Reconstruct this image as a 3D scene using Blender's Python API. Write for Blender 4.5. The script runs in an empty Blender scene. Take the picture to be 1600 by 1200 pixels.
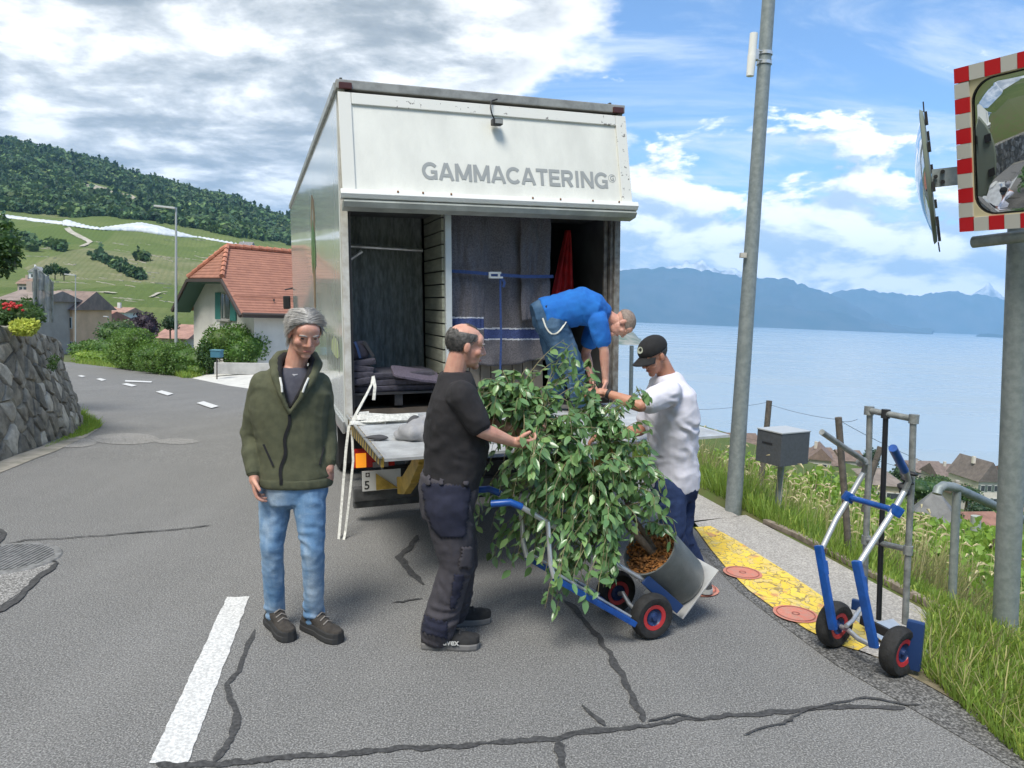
import bpy, bmesh, math, random
import numpy as np
from mathutils import Vector, Matrix, Euler, noise
R = math.radians
random.seed(7); rng = np.random.default_rng(7)
sc = bpy.context.scene
col = sc.collection

# ------------------------------------------------------------------ camera
FPX = 1164.0
EYE = 1.82
CAMM = Matrix.Translation((0, 0, EYE)) @ Matrix.Rotation(R(90 - 5.65), 4, 'X') @ Matrix.Rotation(R(2.32), 4, 'Z')
cam_d = bpy.data.cameras.new('camera'); cam = bpy.data.objects.new('camera', cam_d); col.objects.link(cam)
cam.matrix_world = CAMM
cam_d.sensor_width = 36; cam_d.lens = FPX / 1600 * 36
cam_d.clip_start = 0.05; cam_d.clip_end = 60000
sc.camera = cam
CR = CAMM.to_3x3()

# ------------------------------------------------------------------ light
SUN_EL, SUN_AZ = 58.0, -158.0        # azimuth measured from +Y towards +X
world = bpy.data.worlds.new('World'); sc.world = world; world.use_nodes = True
sun_d = bpy.data.lights.new('sun', 'SUN'); sun_d.energy = 2.6; sun_d.angle = R(22); sun_d.color = (1, .96, .89)
sun = bpy.data.objects.new('sun', sun_d); col.objects.link(sun)
_sd = Vector((math.sin(R(SUN_AZ)) * math.cos(R(SUN_EL)), math.cos(R(SUN_AZ)) * math.cos(R(SUN_EL)), math.sin(R(SUN_EL))))
sun.rotation_euler = _sd.to_track_quat('Z', 'Y').to_euler()
sun.location = (0, 0, 60)
sc.view_settings.view_transform = 'Standard'; sc.view_settings.look = 'None'
sc.view_settings.exposure = 0.84; sc.view_settings.gamma = 1; sc.view_settings.use_curve_mapping = False
sc.render.engine = 'CYCLES'
cy = sc.cycles
cy.use_denoising = True
try: cy.denoiser = 'OPENIMAGEDENOISE'
except Exception: pass
cy.max_bounces = 6; cy.diffuse_bounces = 3; cy.glossy_bounces = 3; cy.transparent_max_bounces = 8; cy.volume_bounces = 1
cy.sample_clamp_indirect = 6

class N:
    """tiny node helper"""
    def __init__(s, nt): s.nt = nt
    def n(s, t, **k):
        nd = s.nt.nodes.new(t)
        for a, b in k.items():
            if a.startswith('i_'):
                key = a[2:]
                nd.inputs[int(key) if key.isdigit() else key.replace('_', ' ')].default_value = b
            else: setattr(nd, a, b)
        return nd
    def l(s, a, b): s.nt.links.new(a, b)
    def math(s, op, a, b=None, c=None, clamp=False):
        nd = s.nt.nodes.new('ShaderNodeMath'); nd.operation = op; nd.use_clamp = clamp
        for i, v in enumerate((a, b, c)):
            if v is None: continue
            if hasattr(v, 'is_linked') or hasattr(v, 'links'): s.l(v, nd.inputs[i])
            else: nd.inputs[i].default_value = v
        return nd.outputs[0]
    def mix(s, f, a, b, typ='MIX'):
        nd = s.nt.nodes.new('ShaderNodeMix'); nd.data_type = 'RGBA'; nd.blend_type = typ
        for i, v in ((0, f), (6, a), (7, b)):
            if hasattr(v, 'links'): s.l(v, nd.inputs[i])
            elif i == 0: nd.inputs[i].default_value = v
            else: nd.inputs[i].default_value = (*v[:3], 1)
        return nd.outputs[2]
    def ramp(s, f, stops, interp='LINEAR'):
        nd = s.nt.nodes.new('ShaderNodeValToRGB'); nd.color_ramp.interpolation = interp
        e = nd.color_ramp.elements
        while len(e) < len(stops): e.new(.5)
        for i, (p, c) in enumerate(stops):
            e[i].position = p; e[i].color = (*c, 1) if hasattr(c, '__len__') else (c, c, c, 1)
        s.l(f, nd.inputs[0]); return nd.outputs[0]
    def noise(s, vec, scale, detail=4, rough=.55, dist=0, dim='3D'):
        nd = s.nt.nodes.new('ShaderNodeTexNoise'); nd.noise_dimensions = dim
        nd.inputs['Scale'].default_value = scale; nd.inputs['Detail'].default_value = detail
        nd.inputs['Roughness'].default_value = rough; nd.inputs['Distortion'].default_value = dist
        if vec is not None: s.l(vec, nd.inputs['Vector'])
        return nd.outputs['Fac']
    def mapping(s, vec, scale=(1, 1, 1), loc=(0, 0, 0), rot=(0, 0, 0)):
        nd = s.nt.nodes.new('ShaderNodeMapping'); s.l(vec, nd.inputs[0])
        nd.inputs['Scale'].default_value = scale; nd.inputs['Location'].default_value = loc; nd.inputs['Rotation'].default_value = rot
        return nd.outputs[0]
    def smooth(s, v, a, b, x=0., y=1.):
        nd = s.nt.nodes.new('ShaderNodeMapRange'); nd.interpolation_type = 'SMOOTHSTEP'
        s.l(v, nd.inputs[0])
        for i, q in enumerate((a, b, x, y)): nd.inputs[i + 1].default_value = q
        return nd.outputs[0]

# sky with clouds: heavy grey cloud over the hill, clear blue with cirrus over the lake, cumulus over the far ridge
def build_world():
    nt = world.node_tree; nt.nodes.clear(); q = N(nt)
    out = q.n('ShaderNodeOutputWorld'); bg = q.n('ShaderNodeBackground'); q.l(bg.outputs[0], out.inputs[0])
    sky = q.n('ShaderNodeTexSky'); sky.sky_type = 'NISHITA'; sky.sun_disc = False
    sky.sun_elevation = R(SUN_EL); sky.sun_rotation = R(SUN_AZ)
    sky.altitude = 500; sky.air_density = 1.0; sky.dust_density = .6; sky.ozone_density = 2.0
    tc = q.n('ShaderNodeTexCoord'); d = tc.outputs['Generated']
    sep = q.n('ShaderNodeSeparateXYZ'); q.l(d, sep.inputs[0]); X, Y, Z = sep.outputs
    zc = q.math('MAXIMUM', Z, 0.0)
    den = q.math('ADD', zc, .22)
    cx = q.math('DIVIDE', X, den); cyy = q.math('DIVIDE', Y, den)
    cmb = q.n('ShaderNodeCombineXYZ'); q.l(cx, cmb.inputs[0]); q.l(cyy, cmb.inputs[1])
    P = cmb.outputs[0]
    az = q.math('ARCTAN2', X, Y)                    # 0 ahead, + right
    # layer A : stratocumulus deck
    nA = q.noise(q.mapping(P, (1.7, 2.0, 1), (3.3, 1.2, 0)), 1.0, 10, .58, .12)
    nA2 = q.noise(q.mapping(P, (2.6, 3.2, 1), (7.7, 4.2, 0)), 1.3, 9, .60, .15)
    jit = q.math('MULTIPLY', q.math('SUBTRACT', q.noise(q.mapping(P, (.5, .5, 1), (5, 2, 0)), 1.6, 6, .6), .5), 1.1)
    azj = q.math('ADD', q.math('ADD', az, jit), q.math('MULTIPLY', q.math('SUBTRACT', Z, .25), -.45))
    covL = q.smooth(azj, .16, -.34, 0, .60)             # heavy on the left
    thin = q.smooth(az, .50, -.1, -.05, .05)
    aA = q.math('ADD', q.math('ADD', nA, covL), thin)
    mA = q.smooth(aA, .60, .73, 0, 1)
    # layer B : thin cirrus streaks on the right
    nB = q.noise(q.mapping(P, (.9, 2.6, 1), (1.1, 8.2, 0), (0, 0, .5)), 1.4, 9, .64, .9)
    mB = q.smooth(nB, .42, .72, .06, .72)
    # layer C : cumulus bank low on the horizon (azimuth / elevation)
    cc = q.n('ShaderNodeCombineXYZ'); q.l(az, cc.inputs[0]); q.l(q.math('MULTIPLY', Z, 2.3), cc.inputs[1])
    nC = q.noise(cc.outputs[0], 8.5, 9, .58, .25)
    low = q.math('ADD', q.smooth(Z, .38, .05, -.19, .20), q.smooth(Z, .14, .06, 0, .20))
    base = q.smooth(Z, .02, .06, -.1, .03)
    aC = q.math('ADD', q.math('ADD', nC, low), base)
    mC = q.smooth(aC, .55, .63, 0, .97)
    # shading of the deck
    shA = q.ramp(nA2, [(.32, (2.1, 2.3, 2.45)), (.43, (3.0, 3.2, 3.3)), (.52, (4.9, 5.05, 5.1)), (.62, (8.2, 8.2, 8.1))])
    shA = q.mix(q.smooth(aA, .70, .98), (7.6, 7.6, 7.5), shA)
    nC2 = q.noise(q.mapping(cc.outputs[0], (1, 1, 1), (.02, .045, 0)), 8.5, 9, .58, .25)
    shC = q.mix(q.smooth(q.math('SUBTRACT', nC2, nC), -.10, .12), (9.5, 9.5, 9.4), (3.9, 4.7, 5.6))
    blue = q.mix(1, sky.outputs[0], (.74, 1.0, 1.22), 'MULTIPLY')
    c = q.mix(mB, blue, (5.6, 6.2, 6.8))
    c = q.mix(mC, c, shC)
    c = q.mix(mA, c, shA)
    lowfix = q.smooth(Z, -.02, .0)
    c = q.mix(lowfix, (1.2, 1.5, 1.7), c)
    q.l(c, bg.inputs[0]); bg.inputs[1].default_value = .10
build_world()
world.cycles.sampling_method = 'MANUAL'; world.cycles.sample_map_resolution = 512

# ------------------------------------------------------------------ picture geometry -> places
def hor(u): return 485 + .0405 * (u - 800)
def ray(u, v):
    d = CR @ Vector(((u - 800) / FPX, (600 - v) / FPX, -1)); return d
def W(u, v, Y):
    d = ray(u, v); return Vector((0, 0, EYE)) + d * (Y / d.y)
def sm(x, a, b):
    t = min(1, max(0, (x - a) / (b - a))); return t * t * (3 - 2 * t)
def zroad(Y):
    if Y < 8: return 0.
    if Y < 75: return -.07 * (Y - 8) * sm(Y, 6, 12)
    return -4.69 - .02 * min(Y - 75, 60)
def edge(Y): return 2.70 - .21 * (Y - 4.58) if Y > 2 else 3.16 + .12 * (2 - Y)
def G(u, v, z=None):
    """where the line of sight through a picture point meets the road surface (or height z)"""
    d = ray(u, v); o = Vector((0, 0, EYE))
    if z is not None: return o + d * ((z - EYE) / d.z)
    t = .5
    while t < 400:
        p = o + d * t
        if p.z < zroad(p.y): return Vector((p.x, p.y, zroad(p.y)))
        t *= 1.002
    return o + d * t

# ------------------------------------------------------------------ materials
MATS = {}
def mat(name, color, rough=.6, metal=0., var=.0, vscale=6., bump=0., bscale=60., spec=.5, trans=0., sub=0., coat=0., color2=None, aniso=None, emis=None, coords='Object', island=0., sheen=0.):
    if name in MATS: return MATS[name]
    m = bpy.data.materials.new(name); m.use_nodes = True; nt = m.node_tree; q = N(nt)
    b = nt.nodes['Principled BSDF']
    b.inputs['Base Color'].default_value = (*color, 1); b.inputs['Roughness'].default_value = rough
    b.inputs['Metallic'].default_value = metal; b.inputs['Specular IOR Level'].default_value = spec
    if coat: b.inputs['Coat Weight'].default_value = coat
    if sheen: b.inputs['Sheen Weight'].default_value = sheen
    if trans: b.inputs['Transmission Weight'].default_value = trans
    if sub: b.inputs['Subsurface Weight'].default_value = sub; b.inputs['Subsurface Radius'].default_value = (.02, .008, .004); b.inputs['Subsurface Scale'].default_value = .5
    if emis: b.inputs['Emission Color'].default_value = (*emis[:3], 1); b.inputs['Emission Strength'].default_value = emis[3]
    tc = q.n('ShaderNodeTexCoord'); vec = tc.outputs[coords]
    if aniso: vec = q.mapping(vec, aniso)
    c = None
    if var or color2:
        nf = q.noise(vec, vscale, 6, .62)
        c2 = color2 if color2 else tuple(max(0, x * (1 - var)) for x in color)
        c1 = color if color2 else tuple(min(1, x * (1 + var)) for x in color)
        c = q.mix(q.smooth(nf, .32, .68), c2, c1)
    if island:
        geo = q.n('ShaderNodeNewGeometry'); oi = q.n('ShaderNodeObjectInfo')
        rnd = q.math('FRACT', q.math('ADD', geo.outputs['Random Per Island'], oi.outputs['Random']))
        k = q.math('ADD', q.math('MULTIPLY', rnd, 2 * island), 1 - island)
        hs = q.n('ShaderNodeHueSaturation'); q.l(k, hs.inputs['Value'])
        if c is None: hs.inputs['Color'].default_value = (*color, 1)
        else: q.l(c, hs.inputs['Color'])
        c = hs.outputs[0]
    if c is not None: q.l(c, b.inputs['Base Color'])
    if bump:
        bn = q.n('ShaderNodeBump'); bn.inputs['Strength'].default_value = bump; bn.inputs['Distance'].default_value = .01
        q.l(q.noise(vec, bscale, 5, .6), bn.inputs['Height']); q.l(bn.outputs[0], b.inputs['Normal'])
    MATS[name] = m; return m

# ------------------------------------------------------------------ objects
WM = {}
def tag(o, label=None, cat=None, group=None, kind=None):
    if label: o['label'] = label
    if cat: o['category'] = cat
    if group: o['group'] = group
    if kind: o['kind'] = kind
    return o
def thing(name, label, cat, loc=(0, 0, 0), rz=0., group=None, M=None):
    o = bpy.data.objects.new(name, None); col.objects.link(o); o.empty_display_size = .1
    M = M if M is not None else Matrix.Translation(loc) @ Matrix.Rotation(rz, 4, 'Z')
    o.matrix_world = M; WM[o.name] = M.copy()
    return tag(o, label, cat, group)
def mesh_obj(name, verts, faces, m, parent=None, smooth=False, mats=None, fmi=None, local=False):
    me = bpy.data.meshes.new(name)
    V = np.asarray(verts, dtype=np.float64).reshape(-1, 3)
    if parent is not None and not local:
        inv = np.array(WM[parent.name].inverted())
        V = V @ inv[:3, :3].T + inv[:3, 3]
    me.from_pydata(V.tolist(), [], faces); 
    if mats:
        for x in mats: me.materials.append(x)
        me.polygons.foreach_set('material_index', fmi)
    elif m: me.materials.append(m)
    if smooth: me.polygons.foreach_set('use_smooth', [True] * len(me.polygons))
    me.update()
    o = bpy.data.objects.new(name, me); col.objects.link(o)
    if parent is not None:
        o.parent = parent; WM[o.name] = WM[parent.name]
    return o
def np_obj(name, V, F, m, parent=None, smooth=False, local=False):
    """fast builder: V (n,3), F (k,3|4) arrays"""
    me = bpy.data.meshes.new(name); V = np.asarray(V, dtype=np.float64)
    if parent is not None and not local:
        inv = np.array(WM[parent.name].inverted()); V = V @ inv[:3, :3].T + inv[:3, 3]
    F = np.asarray(F, dtype=np.int32); k = F.shape[1]
    me.vertices.add(len(V)); me.vertices.foreach_set('co', V.astype(np.float32).ravel())
    me.loops.add(F.size); me.loops.foreach_set('vertex_index', F.ravel())
    me.polygons.add(len(F)); me.polygons.foreach_set('loop_start', np.arange(0, F.size, k, dtype=np.int32))
    if smooth: me.polygons.foreach_set('use_smooth', np.ones(len(F), bool))
    me.update(calc_edges=True); me.validate()
    if m: me.materials.append(m)
    o = bpy.data.objects.new(name, me); col.objects.link(o)
    if parent is not None: o.parent = parent; WM[o.name] = WM[parent.name]
    return o
def scatter(tv, tf, mats4):
    """template verts (n,3), faces (k,m), transforms (M,3,4) -> V,F"""
    tv = np.asarray(tv, float); tf = np.asarray(tf, int); A = np.asarray(mats4, float)
    V = np.einsum('mij,nj->mni', A[:, :, :3], tv) + A[:, None, :, 3]
    F = tf[None] + (np.arange(len(A)) * len(tv))[:, None, None]
    return V.reshape(-1, 3), F.reshape(-1, tf.shape[1])
def frames(P, Z, spin=None, scale=1.):
    """transforms with local z along Z, random spin"""
    P = np.asarray(P, float); n = len(P); Z = np.asarray(Z, float); Z = Z / np.linalg.norm(Z, axis=1, keepdims=True)
    ref = rng.normal(size=(n, 3)); X = np.cross(ref, Z); X /= np.linalg.norm(X, axis=1, keepdims=True)
    if spin is not None: X = spin - (spin * Z).sum(1, keepdims=True) * Z; X /= np.linalg.norm(X, axis=1, keepdims=True) + 1e-9
    Yv = np.cross(Z, X); s = np.broadcast_to(np.asarray(scale, float), (n,))[:, None]
    return np.stack([X * s, Yv * s, Z * s, P], axis=2)

class MB:
    def __init__(s): s.v = []; s.f = []
    def add(s, vs, fs):
        k = len(s.v); s.v += [tuple(v) for v in vs]; s.f += [tuple(i + k for i in f) for f in fs]; return s
    def box(s, c, size, rot=None, taper=1.):
        x, y, z = (q / 2 for q in size); c = Vector(c); vs = []
        for dz in (-1, 1):
            t = taper if dz > 0 else 1.
            for dx, dy in ((-1, -1), (1, -1), (1, 1), (-1, 1)):
                p = Vector((dx * x * t, dy * y * t, dz * z))
                if rot is not None: p = rot @ p
                vs.append(c + p)
        return s.add(vs, [(3, 2, 1, 0), (4, 5, 6, 7), (0, 1, 5, 4), (1, 2, 6, 5), (2, 3, 7, 6), (3, 0, 4, 7)])
    def hexa(s, b, t):
        """bottom four and top four corner points"""
        return s.add(list(b) + list(t), [(3, 2, 1, 0), (4, 5, 6, 7), (0, 1, 5, 4), (1, 2, 6, 5), (2, 3, 7, 6), (3, 0, 4, 7)])
    def loft(s, rings, cap=True, closed=True):
        """rings: lists of n points"""
        n = len(rings[0]); vs = [p for r in rings for p in r]; fs = []
        for i in range(len(rings) - 1):
            for j in range(n if closed else n - 1):
                k = (j + 1) % n
                fs.append((i * n + j, i * n + k, (i + 1) * n + k, (i + 1) * n + j))
        if cap: fs.append(tuple(range(n - 1, -1, -1))); b = (len(rings) - 1) * n; fs.append(tuple(b + j for j in range(n)))
        return s.add(vs, fs)
    def tube(s, pts, r, n=10, cap=True, ell=None):
        pts = [Vector(p) for p in pts]; rs = r if hasattr(r, '__len__') else [r] * len(pts)
        rings = []; up = None
        for i, p in enumerate(pts):
            a = pts[max(0, i - 1)]; b = pts[min(len(pts) - 1, i + 1)]; t = (b - a).normalized()
            if up is None: up = t.orthogonal().normalized()
            up = (up - t * up.dot(t)).normalized(); sd = t.cross(up)
            rings.append([p + (up * math.cos(6.28318 * j / n) + sd * math.sin(6.28318 * j / n)) * rs[i] for j in range(n)])
        return s.loft(rings, cap)
    def capsule(s, a, b, ra, rb, n=12):
        a = Vector(a); b = Vector(b); t = (b - a).normalized(); pts = []; rs = []
        for k in (90, 60, 30): pts.append(a - t * ra * math.sin(R(k))); rs.append(max(.0006, ra * math.cos(R(k))))
        pts += [a, b]; rs += [ra, rb]
        for k in (30, 60, 90): pts.append(b + t * rb * math.sin(R(k))); rs.append(max(.0006, rb * math.cos(R(k))))
        up = t.orthogonal().normalized(); sd = t.cross(up)
        return s.loft([[p + (up * math.cos(6.28318 * j / n) + sd * math.sin(6.28318 * j / n)) * r for j in range(n)] for p, r in zip(pts, rs)])
    def ellipsoid(s, c, r, rot=None, nu=14, nv=9):
        c = Vector(c); rings = []
        for i in range(nv + 1):
            a = math.pi * (i / nv - .5); ca = max(.01, math.cos(a)); ring = []
            for j in range(nu):
                p = Vector((r[0] * ca * math.cos(6.28318 * j / nu), r[1] * ca * math.sin(6.28318 * j / nu), r[2] * math.sin(a)))
                ring.append(c + (rot @ p if rot is not None else p))
            rings.append(ring)
        return s.loft(rings)
    def lathe(s, prof, M, n=24, cap=False):
        """prof: (r, h) pairs about local z"""
        rings = [[M @ Vector((r * math.cos(6.28318 * j / n), r * math.sin(6.28318 * j / n), h)) for j in range(n)] for r, h in prof]
        return s.loft(rings, cap)
    def prism(s, poly, off):
        n = len(poly); off = Vector(off); a = [Vector(p) for p in poly]
        return s.add(a + [p + off for p in a], [tuple(range(n - 1, -1, -1)), tuple(range(n, 2 * n))] + [(i, (i + 1) % n, n + (i + 1) % n, n + i) for i in range(n)])
    def tf(s, M): s.v = [tuple(M @ Vector(v)) for v in s.v]; return s
    def build(s, name, m, parent=None, smooth=False, bevel=0., local=False, label=None, seg=2):
        o = mesh_obj(name, s.v, s.f, m, parent, smooth, local=local)
        bm = bmesh.new(); bm.from_mesh(o.data); bmesh.ops.recalc_face_normals(bm, faces=bm.faces)
        if bevel:
            es = [e for e in bm.edges if len(e.link_faces) == 2 and e.calc_face_angle(0) > .5]
            bmesh.ops.bevel(bm, geom=es, offset=bevel, segments=seg, profile=.7, affect='EDGES', clamp_overlap=True)
        bm.to_mesh(o.data); bm.free()
        if smooth:
            o.data.polygons.foreach_set('use_smooth', [True] * len(o.data.polygons))
            try: o.data.set_sharp_from_angle(angle=R(40))
            except Exception: pass
        if label: o['label'] = label
        return o
def copy_tree(o, label=None, parent=None, M=None):
    c = o.copy(); col.objects.link(c)
    if parent is not None: c.parent = parent; WM[c.name] = WM[parent.name]
    if M is not None: c.matrix_world = M; WM[c.name] = M
    if label: c['label'] = label
    for ch in [x for x in list(bpy.data.objects) if x.parent == o]: copy_tree(ch, None, c)
    return c
def arc(a, b, c, n=8):
    """bezier through control b"""
    a, b, c = Vector(a), Vector(b), Vector(c)
    return [(1 - t) ** 2 * a + 2 * t * (1 - t) * b + t * t * c for t in [i / n for i in range(n + 1)]]
def voxel(mb, vs, smooth_it=4, disp=None, name='tmp'):
    """union of overlapping closed shapes -> one continuous surface (V, F)"""
    me = bpy.data.meshes.new(name); me.from_pydata([tuple(v) for v in mb.v], [], mb.f)
    bm = bmesh.new(); bm.from_mesh(me); bmesh.ops.recalc_face_normals(bm, faces=bm.faces); bm.to_mesh(me); bm.free()
    o = bpy.data.objects.new(name, me); col.objects.link(o)
    md = o.modifiers.new('r', 'REMESH'); md.mode = 'VOXEL'; md.voxel_size = vs
    if smooth_it:
        ms = o.modifiers.new('s', 'SMOOTH'); ms.factor = .5; ms.iterations = smooth_it
    dg = bpy.context.evaluated_depsgraph_get(); ev = o.evaluated_get(dg); m2 = ev.to_mesh()
    n = len(m2.vertices); V = np.empty(n * 3, np.float32); m2.vertices.foreach_get('co', V); V = V.reshape(-1, 3).astype(float)
    Nn = np.empty(n * 3, np.float32); m2.vertices.foreach_get('normal', Nn); Nn = Nn.reshape(-1, 3)
    F = np.empty(len(m2.polygons) * 4, np.int32)
    F = [tuple(p.vertices) for p in m2.polygons]
    ev.to_mesh_clear(); bpy.data.objects.remove(o); bpy.data.meshes.remove(me)
    if disp: V = V + Nn * disp(V)[:, None]
    F4 = np.array([f if len(f) == 4 else (f + (f[0],)) for f in F], np.int32)
    return V, F4
# ================================================================== SETTING
LAKE = -90.0
# far terrain heights given per sight column u and depth Y
_cols = [-1400, -300, 0, 120, 230, 330, 455, 600, 720]
_Y = [120, 200, 350, 600, 900, 1300, 1650, 2200]
_v = {-1400: [470, 430, 370, 270, 215, 150, 150, 175],
      -300: [498, 462, 415, 305, 265, 195, 192, 215],
      0: [500, 470, 430, 338, 300, 234, 232, 260],
      120: [508, 482, 436, 346, 315, 258, 256, 285],
      230: [515, 490, 440, 354, 330, 288, 284, 300],
      330: [518, 495, 452, 368, 350, 316, 312, 330],
      455: [522, 500, 466, 398, 385, 352, 350, 365],
      600: [530, 512, 490, 440, 425, 400, 398, 410],
      720: [560, 548, 530, 500, 480, 460, 458, 465]}
_T = np.array([[1.82 - (_v[c][i] - hor(c)) / FPX * Y for i, Y in enumerate(_Y)] for c in _cols])
def base_h(x, Y):
    z = zroad(Y) if Y > -1e9 else 0
    e = x - edge(Y)
    if e > 0:
        z -= .30 * sm(e, .12, .9) + .17 * max(0, e - .3) + .13 * max(0, min(e, 12) - .5) + .045 * max(0, e - 8) + .17 * max(0, Y - 190) * sm(e, 40, 90) 
    return z
def hill_h(u, Y):
    u = min(max(u, _cols[0]), _cols[-1]); Yc = min(max(Y, _Y[0]), _Y[-1])
    i = min(max(0, int(np.searchsorted(_cols, u)) - 1), len(_cols) - 2); a = (u - _cols[i]) / (_cols[i + 1] - _cols[i])
    j = min(max(0, int(np.searchsorted(_Y, Yc)) - 1), len(_Y) - 2); b = (Yc - _Y[j]) / (_Y[j + 1] - _Y[j])
    a = a * a * (3 - 2 * a)
    return (_T[i, j] * (1 - a) + _T[i + 1, j] * a) * (1 - b) + (_T[i, j + 1] * (1 - a) + _T[i + 1, j + 1] * a) * b
def H(x, Y, rough=True):
    z = base_h(x, Y)
    if Y > 60:
        u = 800 + FPX * x / Y
        w = sm(Y, 75, 130) * (1 - sm(u, 640, 900))
        if w > 0: z = z * (1 - w) + hill_h(u, Y) * w
    elif x < -7:
        pass
    if rough and Y > 90:
        a = min(1, (Y - 90) / 300)
        z += a * (noise.noise(Vector((x / 90, Y / 90, 0))) * 5 + noise.noise(Vector((x / 25, Y / 25, 3))) * 1.3)
        if Y > 1000: z += (noise.noise(Vector((x / 160, Y / 160, 5))) * 10)
    return max(z, -92.5)

m_soil = mat('meadow', (.075, .115, .022), .95, var=.4, vscale=1.2, bump=.6, bscale=9, color2=(.10, .095, .035))
def mat_hill():
    m = bpy.data.materials.new('vineyard_slope'); m.use_nodes = True; nt = m.node_tree; q = N(nt); b = nt.nodes['Principled BSDF']
    tc = q.n('ShaderNodeTexCoord'); P = tc.outputs['Object']
    # plots with their own shade of green and row direction
    vo = q.n('ShaderNodeTexVoronoi'); vo.feature = 'F1'; vo.inputs['Scale'].default_value = 1
    q.l(q.mapping(P, (.018, .011, .0), (2, 1, 0), (0, 0, .35)), vo.inputs['Vector'])
    sp = q.n('ShaderNodeSeparateColor'); q.l(vo.outputs['Color'], sp.inputs[0])
    g = q.mix(sp.outputs[0], (.115, .165, .045), (.185, .215, .08))
    g = q.mix(q.smooth(sp.outputs[1], .80, .95), g, (.24, .235, .13))
    n2 = q.noise(P, .05, 5, .6); g = q.mix(q.smooth(n2, .3, .7), q.mix(.6, g, (.10, .145, .045)), g)
    # rows of vines
    sx = q.n('ShaderNodeSeparateXYZ'); q.l(P, sx.inputs[0])
    rowc = q.math('ADD', q.math('MULTIPLY', sx.outputs[0], .9), q.math('MULTIPLY', sx.outputs[1], .35))
    rowc = q.math('ADD', rowc, q.math('MULTIPLY', sp.outputs[2], 40))
    row = q.math('SINE', q.math('MULTIPLY', rowc, 2.3))
    g = q.mix(q.smooth(row, -.4, .8, 0, .20), g, (.075, .11, .035))
    n3 = q.noise(q.mapping(P, (.03, .2, 1)), 1.2, 5, .7)
    g = q.mix(q.smooth(n3, .70, .76), g, (.30, .28, .18))
    q.l(g, b.inputs['Base Color']); b.inputs['Roughness'].default_value = .95; b.inputs['Specular IOR Level'].default_value = .1
    bn = q.n('ShaderNodeBump'); bn.inputs['Strength'].default_value = 1; bn.inputs['Distance'].default_value = 1.2
    q.l(q.noise(P, .5, 6, .7), bn.inputs['Height']); q.l(bn.outputs[0], b.inputs['Normal'])
    return m
m_hill = mat_hill()
def grid_obj(name, xs, ys, f, m, smooth=True, skip=None):
    nx, ny = len(xs[0]) if hasattr(xs[0], '__len__') else len(xs), len(ys)
    V = []
    for j, y in enumerate(ys):
        row = xs[j] if hasattr(xs[0], '__len__') else xs
        for x in row: V.append((x, y, f(x, y)))
    F = [(j * nx + i, j * nx + i + 1, (j + 1) * nx + i + 1, (j + 1) * nx + i) for j in range(ny - 1) for i in range(nx - 1)
         if not (skip and skip(*V[j * nx + i][:2]))]
    return np_obj(name, V, F, m, smooth=smooth)

# near ground sheet (dips under the road), following the lane
def near_h(x, y):
    z = base_h(x, y)
    # road bed lowered, left bank raised
    cxr = road_c(y)
    if y < 12:
        if x < -6.6: z += 1.25 * sm(-x, 6.6, 8.0) + .30 * max(0, min(-x - 8, 60)) * (1 if y < 5 else sm(-y, -40, -5)) * .8
    if y < -18:   # the lane climbs behind the photographer, with vineyard above
        z += .45 * max(0, -y - 18) * sm(-y, 18, 45) * .5
    if x < edge(y) + .02: z -= .06
    return z
def road_c(y): return -1.85
xs = [-70, -55, -42, -34, -28, -22, -18, -15, -12.5, -10.5, -9, -8, -7.4, -6.8, -6, -4.5, -3, -1.5, 0]
ys = list(np.concatenate([np.arange(-90, -20, 7), np.arange(-20, 0, 2.), np.arange(0, 14, .5), np.arange(14, 30, 1.), np.arange(30, 92, 2.2)]))
xrows = []
for y in ys:
    e = edge(y)
    xrows.append([-70 + (e - .0 + 70) * t for t in np.linspace(0, 1, 30) ** .8] + [e + d for d in (.05, .2, .4, .7, 1.1, 1.6, 2.3, 3.2, 4.5, 6, 8, 11, 15, 20, 27, 36, 48, 62, 80, 100)])
def nh2(x, y):
    z = near_h(x, y)
    if x > edge(y) + .5: z += noise.noise(Vector((x * .7, y * .7, 0))) * .12 * min(1, x - edge(y) - .4)
    return z
tag(grid_obj('ground', xrows, ys, nh2, m_soil), kind='structure')
# far slopes
ys2 = list(np.geomspace(88, 2250, 90)); us = np.concatenate([np.linspace(-1400, -320, 14), np.linspace(-280, 1000, 110), np.linspace(1020, 2700, 60)])
xr2 = [[(u - 800) / FPX * y for u in us] for y in ys2]
V = []
for j, y in enumerate(ys2):
    for x in xr2[j]: V.append((x, y, H(x, y)))
nx = len(us)
F = [(j * nx + i, j * nx + i + 1, (j + 1) * nx + i + 1, (j + 1) * nx + i) for j in range(len(ys2) - 1) for i in range(nx - 1)]
Va = np.array(V); keep = [f for f in F if not (Va[list(f), 2].max() < -92.4)]
tag(np_obj('hillside', Va, keep, m_hill, smooth=True), kind='structure')
# slope above the lane behind the photographer (seen in the traffic mirror)
def back_h(x, y):
    d = max(0, -y - 60) + max(0, -x - 50) * .6
    return near_h(max(-70, min(x, 60)), max(y, -90)) - .4 + .42 * d + noise.noise(Vector((x / 30, y / 30, 9))) * 3 * min(1, d / 40)
tag(grid_obj('vineyard_terrace', list(np.linspace(-400, 60, 40)), list(np.concatenate([np.linspace(-500, -90, 30), [-75, -60]])), back_h, m_hill), kind='structure')
tag(grid_obj("upper_slope", list(np.linspace(-400, -66, 18)), list(np.linspace(-60, 88, 14)), lambda x, y: 3 + .38 * (-x - 60) * (1 - sm(y, 20, 88) * .8) - 3 * sm(y, -10, 60) - .07 * max(0, y - 8) * sm(y, 20, 60), m_hill), kind="structure")

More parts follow.
